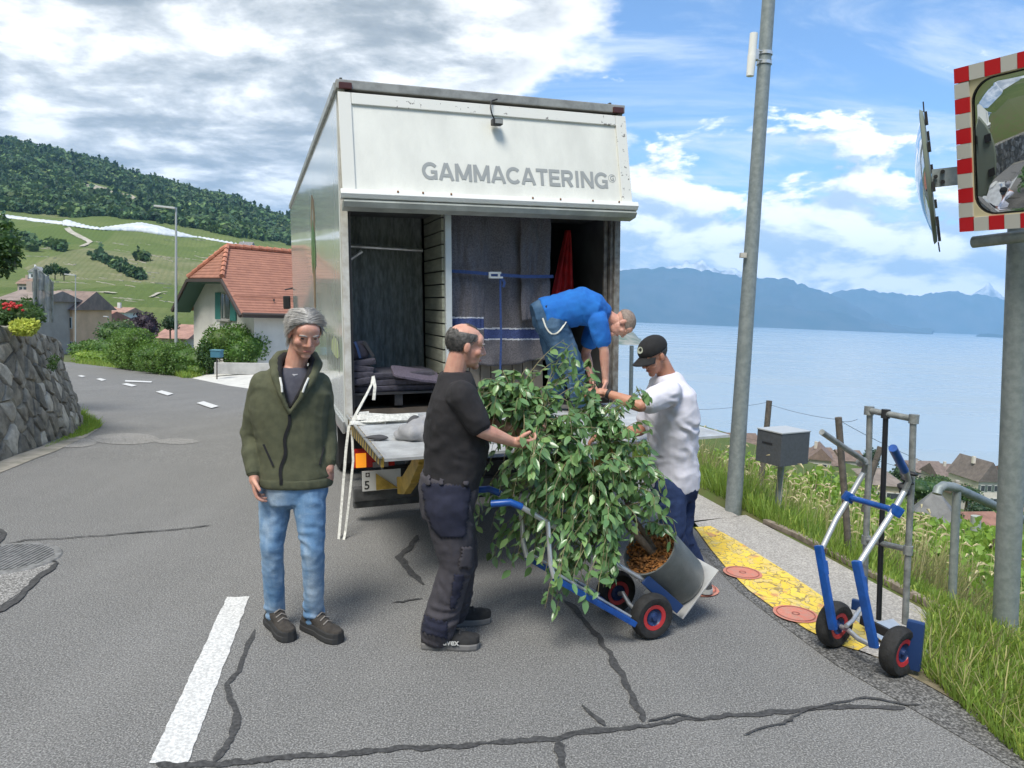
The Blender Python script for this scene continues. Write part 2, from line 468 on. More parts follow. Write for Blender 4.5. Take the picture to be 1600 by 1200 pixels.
# old wall and rock along the lane behind the photographer
bw_ = thing('lane_wall', 'old dark stone wall along the lane, seen only in the traffic mirror', 'wall', (-5.3, -10, 0))
V = []; F = []
for j in range(9):
    for i in range(60):
        y = 3.3 - i * .9; V.append((-5.25 - .05 * j - .02 * max(0, -y) + .10 * noise.noise(Vector((y, j * .6, 4))), y, -.1 + j * (.2 + .010 * min(30, max(0, 3 - y)))))
for i in range(60): y = 3.3 - i * .9; V.append((-7.2, y, V[8 * 60 + i][2] + .1))
F = [(j * 60 + i, j * 60 + i + 1, (j + 1) * 60 + i + 1, (j + 1) * 60 + i) for j in range(9) for i in range(59)]
np_obj('wall_face', V, F, mat('lane_wall_stone', (.20, .19, .17), .9, vscale=3.5, color2=(.07, .07, .065), bump=1, bscale=12), bw_, smooth=True)
# lake
def mat_water():
    m = bpy.data.materials.new('lake_water'); m.use_nodes = True; q = N(m.node_tree); b = m.node_tree.nodes['Principled BSDF']
    b.inputs['Base Color'].default_value = (.22, .34, .42, 1); b.inputs['Roughness'].default_value = .14; b.inputs['IOR'].default_value = 1.33
    tc = q.n('ShaderNodeTexCoord'); P = tc.outputs['Object']
    n1 = q.noise(q.mapping(P, (.0012, .006, 1), rot=(0, 0, .1)), 1, 6, .6, .6)
    rr = q.smooth(n1, .45, .62, .22, .42); q.l(rr, b.inputs['Roughness'])
    q.l(q.mix(q.smooth(n1, .45, .62), (.27, .34, .39), (.31, .38, .43)), b.inputs['Base Color'])
    bn = q.n('ShaderNodeBump'); bn.inputs['Strength'].default_value = .2; bn.inputs['Distance'].default_value = .3
    h = q.math('ADD', q.noise(P, .35, 5, .65), q.math('MULTIPLY', q.noise(P, .02, 4, .6), 5))
    q.l(h, bn.inputs['Height']); q.l(bn.outputs[0], b.inputs['Normal'])
    return m
tag(np_obj('lake', [(-3200, 330, LAKE), (14500, 200, LAKE), (14500, 15000, LAKE), (-3200, 15000, LAKE)], [(0, 1, 2, 3)], mat_water()), kind='structure')

# far ridges across the lake, drawn from their skylines, with real depth
m_mtn = mat('mountain_rock', (.025, .050, .045), .95, var=.5, vscale=.0016, color2=(.06, .075, .075), spec=.05)
m_snow = mat('high_peak_rock', (.20, .21, .22), .9, vscale=.004, color2=(.75, .77, .8), spec=.05)
def ridge(name, sky_pts, Y, depth, m, foot=None, seed=0, amp=60, nu=150, nv=16):
    us = np.linspace(sky_pts[0][0], sky_pts[-1][0], nu); V = []
    tops = np.interp(us, [p[0] for p in sky_pts], [p[1] for p in sky_pts]) + np.array([5.0 * noise.noise(Vector((u * .035, seed, 0))) + 4. * noise.noise(Vector((u * .10, seed, 3))) + 1.6 * noise.noise(Vector((u * .3, seed, 3))) for u in us])
    for j in range(nv + 1):
        t = j / nv            # 0 at shore, 1 ridge
        y = Y + depth * t
        for i, u in enumerate(us):
            x = (u - 800) / FPX * (y)
            ztop = EYE - (tops[i] - hor(u)) / FPX * (Y + depth)
            z = LAKE - 2 + (ztop - LAKE + 2) * t ** .85
            wig = (noise.fractal(Vector((x / 700, y / 700, seed)), 1.0, 2.1, 5)) * amp * math.sin(math.pi * min(1, t * 1.0)) * 1.6
            z += wig + noise.noise(Vector((x / 160, y / 200, seed + 3))) * amp * .22 * (t ** .5)
            yy = y + noise.noise(Vector((x / 900, t * 3, seed + 7))) * depth * .10 * math.sin(math.pi * t)
            V.append((x, yy, max(z, LAKE - 2.5)))
    for i, u in enumerate(us):   # back side
        x = (u - 800) / FPX * (Y + depth * 1.5); V.append((x, Y + depth * 1.5, LAKE - 2))
    n = len(us); F = [(j * n + i, j * n + i + 1, (j + 1) * n + i + 1, (j + 1) * n + i) for j in range(nv + 1) for i in range(n - 1)]
    return tag(np_obj(name, V, F, m, smooth=True), kind='structure')
ridge('mountain_range', [(560, 470), (700, 440), (800, 425), (900, 418), (975, 424), (1000, 421), (1040, 418), (1070, 421), (1110, 428), (1150, 432), (1185, 436), (1215, 434), (1240, 443), (1265, 455), (1300, 463), (1330, 480), (1370, 500), (1410, 516), (1450, 523)], 9600, 2600, m_mtn, seed=1, amp=90)
ridge('mountain_range', [(1180, 500), (1250, 470), (1300, 455), (1340, 452), (1390, 460), (1430, 462), (1470, 455), (1520, 461), (1560, 470), (1620, 462), (1700, 455), (1800, 470)], 12600, 1500, m_mtn, seed=5, amp=70)
ridge('mountain_range', [(1520, 532), (1560, 522), (1600, 508), (1660, 495), (1760, 470), (1900, 450)], 8900, 1200, m_mtn, seed=8, amp=50, nu=60)
ridge('snowy_peaks', [(1005, 440), (1030, 420), (1050, 416), (1060, 408), (1072, 417), (1086, 406), (1100, 418), (1120, 426), (1145, 422), (1170, 436)], 12800, 900, m_snow, seed=11, amp=30, nu=80)
ridge('snowy_peaks', [(1440, 478), (1480, 464), (1505, 462), (1520, 452), (1528, 440), (1538, 452), (1556, 462), (1600, 470), (1660, 455), (1720, 480)], 14300, 600, m_snow, seed=12, amp=25, nu=80)

# headland with pale rock on the near shore, seen past the truck
V, F = [], []
hl = ridge('headland', [(700, 470), (850, 490), (940, 505), (978, 513), (988, 520), (996, 527), (1000, 536)], 2300, 500, mat('shore_rock', (.30, .28, .22), .9, vscale=.02, color2=(.05, .09, .03)), seed=20, amp=10, nu=60)

# haze: one closed box of thin air round everything below the clouds
hz = MB().box((1000, 4550, 604), (32000, 22500, 2 * 695)).build('haze', None)
hz['kind'] = 'stuff'
hm = bpy.data.materials.new('haze_air'); hm.use_nodes = True; q = N(hm.node_tree); hm.node_tree.nodes.clear()
o_ = q.n('ShaderNodeOutputMaterial'); pv = q.n('ShaderNodeVolumePrincipled'); q.l(pv.outputs[0], o_.inputs['Volume'])
pv.inputs['Color'].default_value = (.33, .60, .93, 1); pv.inputs['Density'].default_value = .000075; pv.inputs['Anisotropy'].default_value = 0
hz.data.materials.append(hm); hm.cycles.homogeneous_volume = True

# ------------------------------------------------------------------ road
def mat_asphalt(name, base, base2, sc1=115, con=1.):
    m = bpy.data.materials.new(name); m.use_nodes = True; q = N(m.node_tree); b = m.node_tree.nodes['Principled BSDF']
    tc = q.n('ShaderNodeTexCoord'); P = tc.outputs['Object']
    big = q.noise(P, .7, 5, .6); mid = q.noise(P, 9, 4, .6); fine = q.noise(P, sc1, 2, .6)
    tr = q.noise(q.mapping(P, (1.1, .12, 1), rot=(0, 0, -.25)), 1.6, 4, .5)
    c = q.mix(q.smooth(big, .3, .7), base2, base)
    c = q.mix(q.smooth(tr, .42, .7, 0, .35), c, tuple(x * 1.35 for x in base))
    c = q.mix(q.smooth(mid, .3, .7, 0, .25), c, tuple(x * .6 for x in base))
    c = q.mix(q.smooth(fine, .50, .64, 0, .85 * con), c, tuple(min(1, x * 2.4) for x in base))
    c = q.mix(q.smooth(fine, .48, .38, 0, .85 * con), c, tuple(x * .38 for x in base))
    f2 = q.noise(P, sc1 * .42, 3, .7); c = q.mix(q.smooth(f2, .50, .70, 0, .5 * con), c, tuple(min(1, x * 1.9) for x in base)); c = q.mix(q.smooth(f2, .46, .30, 0, .5 * con), c, tuple(x * .5 for x in base))
    vo = q.n('ShaderNodeTexVoronoi'); vo.inputs['Scale'].default_value = 55; q.l(P, vo.inputs['Vector'])
    sp = q.n('ShaderNodeSeparateColor'); q.l(vo.outputs['Color'], sp.inputs[0])
    spk = q.math('MULTIPLY', q.smooth(vo.outputs['Distance'], .22, .14), q.smooth(sp.outputs[0], .93, .97))
    c = q.mix(q.math('MULTIPLY', spk, .8), c, (.42, .41, .38))
    q.l(c, b.inputs['Base Color']); b.inputs['Roughness'].default_value = .88; b.inputs['Specular IOR Level'].default_value = .25
    bn = q.n('ShaderNodeBump'); bn.inputs['Strength'].default_value = .8; bn.inputs['Distance'].default_value = .004
    q.l(q.noise(P, sc1 * .8, 3, .6), bn.inputs['Height']); q.l(bn.outputs[0], b.inputs['Normal'])
    return m
m_asph = mat_asphalt('asphalt', (.168, .166, .160), (.142, .141, .136), 125, .72)
m_tar = mat('tar_seal', (.052, .052, .052), .9, var=.45, vscale=60)
m_edge_asph = mat_asphalt('broken_asphalt', (.115, .113, .108), (.08, .08, .077), 80)
m_conc = mat_asphalt('gravelly_concrete', (.36, .34, .31), (.30, .285, .26), 80, .35)
m_paint = mat('white_road_paint', (.74, .74, .72), .7, vscale=70, color2=(.45, .45, .44), bump=.4, bscale=150)
right = [(2.85, -30), (2.5, -8), (2.45, 0), (2.30, 3.1), (1.90, 4.27), (1.62, 6.36), (1.2, 8.5), (.2, 12), (-1.6, 16), (-4.8, 19.9), (-7.5, 23.6), (-10.4, 27.1), (-14.2, 32.8), (-20.9, 41.9), (-30, 51.5), (-50, 70), (-70, 86)]
left = [(-4.6, -30), (-5.0, -8), (-5.1, 0), (-5.15, 3.1), (-5.2, 4.27), (-5.3, 7.0), (-5.6, 8.6), (-6.5, 11.0), (-9.2, 15), (-12.1, 18.6), (-15, 22.1), (-17.5, 25), (-21, 29.5), (-27.5, 38), (-36, 47.5), (-55, 65), (-75, 80)]
def strip(name, A, B, dz, m, n=8, sub=6, kind='structure', jag=0):
    V = []; k = n + 1
    AA, BB = [], []
    for i in range(len(A) - 1):
        for t in [j / sub for j in range(sub)]:
            AA.append((A[i][0] * (1 - t) + A[i + 1][0] * t, A[i][1] * (1 - t) + A[i + 1][1] * t)); BB.append((B[i][0] * (1 - t) + B[i + 1][0] * t, B[i][1] * (1 - t) + B[i + 1][1] * t))
    AA.append(A[-1]); BB.append(B[-1])
    for a, b in zip(AA, BB):
        for j in range(k):
            t = j / n; x = a[0] * (1 - t) + b[0] * t; y = a[1] * (1 - t) + b[1] * t
            V.append((x, y, zroad(y) + dz))
    F = [(i * k + j, i * k + j + 1, (i + 1) * k + j + 1, (i + 1) * k + j) for i in range(len(AA) - 1) for j in range(n)]
    o = np_obj(name, V, F, m, smooth=True)
    return tag(o, kind=kind) if kind else o
strip('road', left, right, 0, m_asph)
# driveway of the house
dA = [(-14.6, 33.3), (-12.6, 30.2), (-10.2, 26.9), (-8.7, 25.1), (-7.2, 23.3), (-4.6, 19.8)]; dB = [(-14.8, 36.2), (-11.4, 35.2), (-8.4, 33.5), (-6, 31.5), (-4, 29), (-1.0, 24.5)]
V = []; F = []; kk = 6
for (a_, b_) in zip(dA, dB):
    for j in range(kk + 1):
        t = j / kk; x, y = a_[0] + (b_[0] - a_[0]) * t, a_[1] + (b_[1] - a_[1]) * t; V.append((x, y, zroad(a_[1]) - .012 + (-1.42 - zroad(a_[1])) * sm(t, 0, 1) * (1 if a_[1] > 24 else .5)))
F = [(i * (kk + 1) + j, i * (kk + 1) + j + 1, (i + 1) * (kk + 1) + j + 1, (i + 1) * (kk + 1) + j) for i in range(len(dA) - 1) for j in range(kk)]
tag(np_obj('driveway', V, F, mat('pale_concrete', (.58, .57, .53), .85, var=.10, vscale=2), smooth=True), kind='structure')
# narrow rough shoulder along the road edge and the pavement beyond it
sh_a = [G(u, v) for u, v in ((1112, 868), (1165, 935), (1240, 985), (1330, 1040), (1440, 1092), (1530, 1140), (1640, 1205))]
def px_strip(name, pa, pb, dz, m, sub=4, n=3, jit=0.):
    A = [G(*p)[:2] for p in pa]; B = [G(*p)[:2] for p in pb]
    A = [(a[0] + random.uniform(-jit, jit), a[1] + random.uniform(-jit, jit)) for a in A]
    return strip(name, A, B, dz, m, n=n, sub=sub)
px_strip('road_shoulder', [(1092, 858), (1150, 922), (1215, 972), (1310, 1040), (1400, 1092), (1500, 1150), (1620, 1225)], [(1108, 858), (1178, 925), (1262, 978), (1372, 1030), (1450, 1072), (1560, 1135), (1700, 1215)], .004, m_edge_asph, jit=.015)
px_strip('dirt_verge', [(1270, 992), (1372, 1030), (1450, 1074), (1560, 1137), (1700, 1217)], [(1330, 985), (1470, 1005), (1500, 1040), (1610, 1110), (1740, 1190)], .004, mat('dry_dirt', (.23, .19, .13), .95, vscale=12, color2=(.12, .11, .06), bump=.8, bscale=60))
px_strip('pavement', [(1085, 818), (1130, 868), (1190, 922), (1262, 978), (1320, 1010), (1400, 1040)], [(1165, 806), (1215, 832), (1280, 866), (1350, 904), (1420, 942), (1485, 978)], .008, m_conc)
# pavement carries on hidden behind the truck and towards the viewer's right
strip('pavement', [(1.60, 6.5), (1.2, 8.5), (.2, 12), (-1.6, 16)], [(2.15, 6.75), (1.75, 8.6), (.9, 12.2), (-.9, 16.4)], .008, m_conc, n=3)
def mat_yellow():
    m = bpy.data.materials.new('painted_yellow_stones'); m.use_nodes = True; q = N(m.node_tree); b = m.node_tree.nodes['Principled BSDF']
    tc = q.n('ShaderNodeTexCoord'); P = tc.outputs['Object']
    dn = q.n('ShaderNodeTexNoise'); dn.inputs['Scale'].default_value = 7; q.l(P, dn.inputs['Vector'])
    mm = q.n('ShaderNodeVectorMath'); mm.operation = 'MULTIPLY_ADD'; q.l(dn.outputs['Color'], mm.inputs[0]); mm.inputs[1].default_value = (.26, .26, 0); q.l(P, mm.inputs[2])
    PP = q.mapping(mm.outputs[0], (1, .55, 1), rot=(0, 0, -.1))
    v1 = q.n('ShaderNodeTexVoronoi'); v1.feature = 'DISTANCE_TO_EDGE'; v1.inputs['Scale'].default_value = 16; q.l(PP, v1.inputs['Vector'])
    v2 = q.n('ShaderNodeTexVoronoi'); v2.inputs['Scale'].default_value = 16; q.l(PP, v2.inputs['Vector'])
    sp = q.n('ShaderNodeSeparateColor'); q.l(v2.outputs['Color'], sp.inputs[0])
    y = q.mix(sp.outputs[0], (.78, .53, .05), (.80, .60, .08)); y = q.mix(q.smooth(sp.outputs[1], .5, .95, 0, .7), y, (.66, .52, .22)); y = q.mix(q.smooth(q.noise(P, 4.5, 3, .6), .60, .66, 0, .75), y, (.58, .24, .12))
    line = q.math('ADD', v1.outputs['Distance'], q.math('MULTIPLY', q.math('SUBTRACT', q.noise(P, 25, 3), .5), .07))
    y = q.mix(q.smooth(line, .05, .02, 0, .75), y, (.16, .11, .05))
    w = q.noise(P, 40, 5, .7); y = q.mix(q.smooth(w, .52, .66, 0, .75), y, (.36, .32, .25))
    q.l(y, b.inputs['Base Color']); b.inputs['Roughness'].default_value = .8
    bn = q.n('ShaderNodeBump'); bn.inputs['Strength'].default_value = .4; bn.inputs['Distance'].default_value = .004
    q.l(q.noise(P, 150, 3), bn.inputs['Height']); q.l(bn.outputs[0], b.inputs['Normal'])
    return m
m_yel = mat_yellow()
px_strip('painted_path', [(1086, 826), (1110, 860), (1135, 890), (1170, 925), (1215, 958), (1262, 988), (1308, 1010)], [(1110, 824), (1148, 845), (1185, 868), (1222, 892), (1258, 916), (1300, 946), (1352, 984)], .012, m_yel, n=4)
px_strip('painted_path', [(1308, 1010), (1340, 1020)], [(1352, 984), (1376, 1000)], .0125, m_yel, n=3)
m_red = mat('faded_red_paint', (.60, .19, .13), .8, vscale=25, color2=(.48, .24, .18), bump=.3, bscale=100)
m_redl = mat('dark_red_outline', (.30, .09, .06), .8)
def disc(p, r, z, m, name, rx=1.):
    n = 40; V = [(p.x + r * rx * math.cos(6.2832 * i / n) * (1 + .02 * math.sin(3 * i)), p.y + r * math.sin(6.2832 * i / n), p.z + z) for i in range(n)]
    o = mesh_obj(name, V, [tuple(range(n))], m); return tag(o, kind='structure')
for u, v, r in ((1160, 898, .135), (1243, 963, .135), (1090, 922, .14)):
    p = G(u, v); disc(p, r, .0165 if u != 1090 else .009, m_red, 'painted_disc')
    for rr in (r * .86, r * .18):
        V = []; F = []; n = 40
        for i in range(n):
            a = 6.2832 * i / n; V += [(p.x + rr * math.cos(a), p.y + rr * math.sin(a), p.z + .0205), (p.x + (rr - .006) * math.cos(a), p.y + (rr - .006) * math.sin(a), p.z + .0205)]
            F.append((2 * i, 2 * i + 1, (2 * i + 3) % (2 * n), (2 * i + 2) % (2 * n)))
        tag(mesh_obj('painted_outline', V, F, m_redl), kind='structure')
# low edging between pavement and grass
ed = MB(); pts = [G(u, v) for u, v in ((1195, 818), (1240, 838), (1300, 868), (1370, 905), (1430, 938), (1478, 962))]
for a, b in zip(pts, pts[1:]):
    d = (b - a); dn = d.normalized(); sd = Vector((-dn.y, dn.x, 0)) * .03
    k = max(1, int(d.length / .5))
    for i in range(k):
        p0 = a + d * (i / k) + dn * .006; p1 = a + d * ((i + 1) / k) - dn * .006; h = .045 + random.uniform(-.006, .006)
        e_ = MB().hexa([p0 - sd, p1 - sd, p1 + sd, p0 + sd], [p + Vector((0, 0, h)) for p in (p0 - sd, p1 - sd, p1 + sd, p0 + sd)])
        tag(e_.build('edging_stone', mat('edging_concrete', (.24, .20, .16), .9, var=.25, vscale=14), bevel=.006), kind='structure')
# road markings
def ground_poly(name, pts, dz, m):
    V = []
    for u, v in pts:
        p = G(u, v); V.append((p.x, p.y, p.z + dz))
    return tag(mesh_obj(name, V, [tuple(range(len(V)))], m), kind='structure')
def jag(pts, k, amp):
    out = []
    for (a, b) in zip(pts, pts[1:] + pts[:1]):
        L = math.hypot(b[0] - a[0], b[1] - a[1]); n = max(1, int(L / k))
        for i in range(n):
            t = i / n; out.append((a[0] + (b[0] - a[0]) * t + (random.uniform(-amp, amp) if i else 0), a[1] + (b[1] - a[1]) * t + (random.uniform(-amp, amp) * .6 if i else 0)))
    return out
ground_poly('lane_marking', jag([(233, 1194), (355, 934), (390, 933), (292, 1197)], 7, 1.1), .004, m_paint)
for a in ([(307, 631), (318, 628), (342, 636), (330, 639)], [(243, 613), (253, 611), (271, 616), (262, 619)], [(190, 601), (198, 599.5), (214, 603), (206, 605)], [(150, 593), (157, 591.6), (166, 594), (159, 596)], [(121, 588), (127, 586.8), (134, 588.5), (128, 590)], [(195, 597), (196, 594.8), (238, 596.5), (236, 598.6)]):
    ground_poly('lane_marking', a, .02, m_paint)
# repaired cracks
def crack(pts, w, dz=.005):
    P = []
    for (a, b) in zip(pts, pts[1:]):
        L = math.hypot(b[0] - a[0], b[1] - a[1]); n = max(2, int(L / 7))
        for i in range(n):
            t = i / n; P.append(G(a[0] + (b[0] - a[0]) * t, a[1] + (b[1] - a[1]) * t))
    P.append(G(*pts[-1])); V = []; o1 = o2 = 0
    for i, p in enumerate(P):
        t = (P[min(i + 1, len(P) - 1)] - P[max(0, i - 1)]); t.z = 0; t.normalize(); sd = Vector((-t.y, t.x, 0))
        wob = noise.noise(p * 3.) * .03 + noise.noise(p * 9.) * .022 + noise.noise(p * 26.) * .010
        ww = w * .8 * (1 + .6 * noise.noise(p * 8) + .6 * noise.noise(p * 29)) * (.25 if i in (0, len(P) - 1) else 1)
        V += [p + sd * (wob + ww / 2) + Vector((0, 0, dz)), p + sd * (wob - ww / 2) + Vector((0, 0, dz))]
    F = [(2 * i, 2 * i + 1, 2 * i + 3, 2 * i + 2) for i in range(len(P) - 1)]
    return tag(mesh_obj('tar_seam', V, F, m_tar), kind='structure')
cracks = [([(332, 1192), (362, 1160), (374, 1130), (358, 1100), (360, 1070), (378, 1030), (398, 985)], .035),
          ([(240, 1199), (380, 1192), (540, 1180), (700, 1166), (870, 1155), (1000, 1135), (1150, 1120), (1280, 1108), (1412, 1106)], .042),
          ([(882, 940), (905, 958), (930, 985), (950, 1020), (980, 1080), (1008, 1130)], .045), ([(872, 1160), (880, 1180), (885, 1215)], .045),
          ([(655, 838), (625, 872), (645, 898), (662, 915)], .06), ([(612, 942), (660, 936)], .03), ([(912, 1103), (925, 1118), (946, 1136)], .035),
          ([(-10, 960), (40, 925), (88, 880)], .055), ([(88, 880), (50, 876), (-10, 872)], .03), ([(-10, 826), (3, 835), (0, 852)], .05),
          ([(0, 853), (40, 846), (120, 840), (240, 832), (330, 822)], .022), ([(1010, 1128), (1060, 1122), (1100, 1127)], .02),
          ([(1160, 1150), (1250, 1115), (1350, 1090), (1440, 1105)], .016)]
for i, (p, w) in enumerate(cracks): crack(p, w, .0045 + .0004 * i)
def ell_ground(name, u, v, ru, rv, dz, m):
    ground_poly(name, [(u + ru * math.cos(a * .2094), v + rv * math.sin(a * .2094)) for a in range(30)], dz, m)
m_patch = mat_asphalt('old_patch', (.21, .205, .195), (.18, .175, .165))
ell_ground('repair_patch', 196, 686, 52, 9, .004, m_patch); ell_ground('repair_patch', 276, 690, 34, 4.5, .004, m_patch); ell_ground('repair_patch', 105, 692, 46, 8, .0042, m_patch)
ground_poly('repair_patch', [(-10, 880), (45, 876), (84, 882), (38, 922), (-10, 955)], .0035, m_patch)
# manhole cover with ribs
mh = thing('manhole_cover', 'round ribbed grey manhole cover in the road at the left edge', 'manhole cover', G(8, 874) + Vector((0, 0, .004)))
c0 = G(8, 874)
rim = MB().lathe([(.0, .012), (.30, .012), (.33, .009), (.34, .0)], Matrix.Translation(c0), 40); rim.build('lid', mat('cast_iron', (.19, .19, .185), .75, .1, var=.3, vscale=20), mh)
rb = MB()
for i in range(-9, 10):
    h = math.sqrt(max(.01, .28 ** 2 - (i * .03) ** 2)); rb.box(c0 + Vector((i * .03, 0, .0145)), (.012, 2 * h, .005), Matrix.Identity(3))
rb.build('rib', mat('cast_iron', ()), mh)['kind'] = 'stuff'
# ================================================================== TRUCK
TM = Matrix.Translation((-1.34, 6.15, 0)) @ Matrix.Rotation(R(19.2), 4, 'Z') @ Matrix.Rotation(R(-2.5), 4, 'Y')   # the truck leans to its left on the camber
TMI = TM.inverted()
def TL(u, v, d):      # picture point -> truck-local point on the plane at local depth d
    o = TMI @ Vector((0, 0, EYE)); r = TMI.to_3x3() @ ray(u, v)
    return o + r * ((d - o.y) / r.y)
truck = thing('removal_truck', 'white box truck parked at the road edge, rear open and tail lift held level', 'truck', M=TM)
def tb(mb, name, m, **k): return mb.build(name, m, k.pop('parent', truck), local=True, **k)
def mat_side():
    m = bpy.data.materials.new('truck_side_panel'); m.use_nodes = True; q = N(m.node_tree); b = m.node_tree.nodes['Principled BSDF']
    tc = q.n('ShaderNodeTexCoord'); P = tc.outputs['Object']
    n = q.noise(q.mapping(P, (1, .8, .35)), 2.2, 5, .6)
    q.l(q.mix(q.smooth(n, .35, .7), (.70, .73, .71), (.62, .66, .64)), b.inputs['Base Color']); b.inputs['Roughness'].default_value = .16
    b.inputs['Coat Weight'].default_value = .6; b.inputs['Coat Roughness'].default_value = .05
    bn = q.n('ShaderNodeBump'); bn.inputs['Strength'].default_value = .35; bn.inputs['Distance'].default_value = .03
    q.l(q.noise(P, 1.1, 3, .5), bn.inputs['Height']); q.l(bn.outputs[0], b.inputs['Normal'])
    return m
m_side = mat_side()
m_panel = mat('cream_panel', (.70, .70, .64), .5, var=.09, vscale=2.2, bump=.2, bscale=90, aniso=(1, 1, .4))
m_alu = mat('dull_aluminium', (.52, .53, .52), .42, .75, var=.15, vscale=8, bump=.2, bscale=40)
m_dark = mat('dark_rubber', (.018, .018, .02), .6)
m_white = mat('white_enamel', (.78, .78, .74), .35, var=.05, vscale=5)
m_dirtywhite = mat('worn_white_paint', (.62, .61, .56), .55, vscale=9, color2=(.45, .42, .36), bump=.3, bscale=40)
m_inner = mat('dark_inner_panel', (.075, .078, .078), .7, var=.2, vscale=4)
m_ply = mat('film_faced_plywood', (.10, .08, .06), .6, var=.3, vscale=6)
m_steel = mat('black_steel', (.03, .03, .032), .5, .3, var=.3, vscale=12)
m_alud = mat('scuffed_platform', (.60, .61, .61), .42, .5, var=.14, vscale=7, bump=.25, bscale=70)
Wd, Ln, Z0, Z1 = 2.5, 8.2, .74, 3.53
tb(MB().box((.018, Ln / 2 + .03, (Z0 + Z1) / 2), (.036, Ln - .06, Z1 - Z0)), 'side_panel', m_side, bevel=.004)
tb(MB().box((Wd - .018, Ln / 2 + .03, (Z0 + Z1) / 2), (.036, Ln - .06, Z1 - Z0)), 'side_panel', m_side, bevel=.004)
tb(MB().box((Wd / 2, Ln / 2, Z1 + .02), (Wd, Ln, .035)), 'roof', m_white, bevel=.008)
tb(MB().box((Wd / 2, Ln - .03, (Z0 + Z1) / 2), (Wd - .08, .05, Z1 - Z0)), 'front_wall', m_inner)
tb(MB().box((Wd / 2, Ln / 2, .885), (Wd - .08, Ln - .12, .08)), 'floor', m_ply)
for s, u in ((0, -.012), (1, Wd + .012)):
    tb(MB().box((u, Ln / 2, Z0 + .05), (.02, Ln, .10)).box((u, Ln / 2, Z1 + .0), (.022, Ln, .06)), 'edge_rail', m_alu, bevel=.003)
# rear frame
fr = MB().box((.03, -.02, (.88 + Z1) / 2), (.055, .06, Z1 - .88)); tb(fr, 'corner_post', m_dirtywhite, bevel=.006)
tb(MB().box((.068, -.005, 1.78), (.022, .05, 1.66)), 'door_seal', m_dark)
tb(MB().box((Wd - .03, -.02, (.88 + Z1) / 2), (.055, .06, Z1 - .88)), 'corner_post', mat('weathered_grey_paint', (.26, .26, .24), .6, vscale=14, color2=(.14, .12, .10), bump=.4, bscale=50), bevel=.006)
tb(MB().box((Wd - .075, .0, 1.78), (.03, .05, 1.66)).box((Wd - .115, .03, 1.78), (.035, .03, 1.66)), 'door_track', mat('worn_grey_track', (.22, .20, .18), .6, .3, vscale=16, color2=(.10, .09, .08)), bevel=.004)
tb(MB().box((Wd / 2, -.03, Z1 + .005), (Wd + .02, .09, .07)), 'roof_trim', mat('grey_trim', (.30, .30, .28), .5, .2, var=.2, vscale=9), bevel=.008)
for u in (.06, Wd - .06): tb(MB().box((u, -.08, Z1 - .01), (.10, .03, .05)), 'marker_lamp', mat('dark_red_lens', (.075, .022, .018), .4), bevel=.006)
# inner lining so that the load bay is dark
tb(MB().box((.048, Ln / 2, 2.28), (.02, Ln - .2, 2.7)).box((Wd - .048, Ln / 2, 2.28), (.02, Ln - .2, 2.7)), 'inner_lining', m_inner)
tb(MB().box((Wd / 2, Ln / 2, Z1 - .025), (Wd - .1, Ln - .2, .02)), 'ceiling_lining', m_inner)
# folded-up door leaf carrying the lettering : leans out towards the bottom
pt, pb_ = (-.075, 3.47), (-.235, 2.70)     # (d, z) top and bottom of its face
ang = math.atan2(pb_[0] - pt[0], pt[1] - pb_[1])
DM = Matrix.Translation((0, pb_[0], pb_[1])) @ Matrix.Rotation(ang, 4, 'X')     # local x across, z up the leaf, -y outward
hgt = math.hypot(pt[0] - pb_[0], pt[1] - pb_[1]); 
def leaf_box(c, s): return MB().box(c, s).tf(DM)
U0, U1 = .0, Wd + .01
door = tb(leaf_box(((U0 + U1) / 2, .025, hgt / 2), (U1 - U0 - .02, .035, hgt - .02)), 'door_leaf', m_panel)
bd = MB().box((U0 + .05, .0, hgt / 2), (.10, .022, hgt)).box((U1 - .05, 0, hgt / 2), (.10, .022, hgt)).box(((U0 + U1) / 2, .0, hgt - .045), (U1 - U0 - .205, .022, .09)).tf(DM)
def mat_flake():
    m = bpy.data.materials.new('flaking_white_paint'); m.use_nodes = True; q = N(m.node_tree); b = m.node_tree.nodes['Principled BSDF']
    P = q.n('ShaderNodeTexCoord').outputs['Object']; n = q.noise(P, 22, 4, .7); n2 = q.noise(P, 3, 2)
    k = q.math('MULTIPLY', q.smooth(n, .61, .64), q.smooth(n2, .50, .56))
    q.l(q.mix(k, (.68, .68, .63), (.16, .15, .14)), b.inputs['Base Color']); b.inputs['Roughness'].default_value = .5; return m
tb(bd, 'door_frame', mat_flake(), bevel=.004, parent=door)
WM[door.name] = TM
tb(MB().box(((U0 + U1) / 2, .012, .022), (U1 - U0 - .21, .006, .004)).tf(DM), 'door_groove', m_dark, parent=door)
gut = MB(); 
prof = [(-.018, .0), (-.058, -.012), (-.066, -.050), (-.040, -.075), (.0, -.08), (.03, -.06), (.03, 0)]
gut.loft([[DM @ Vector((u, y, z)) for y, z in prof] for u in (U0 - .02, U1 + .03)])
tb(gut, 'rain_gutter', m_white, parent=door, bevel=.004)
lip = MB(); prof = [(-.03, -.085), (-.045, -.105), (-.01, -.138), (.10, -.138), (.10, -.10), (.02, -.085)]
lip.loft([[DM @ Vector((u, y, z)) for y, z in prof] for u in (U0, U1 + .02)])
tb(lip, 'lower_lip', mat('grey_green_lip', (.36, .38, .35), .5, .2, var=.15, vscale=6), parent=door, bevel=.004)
for u in (.42, .62, .85, 1.55, 1.8, 2.1, 2.35): tb(MB().ellipsoid(DM @ Vector((u, -.066, -.02)), (.009, .004, .009), nu=8, nv=5), 'rivet', mat('rust', (.25, .12, .05), .8), parent=door)
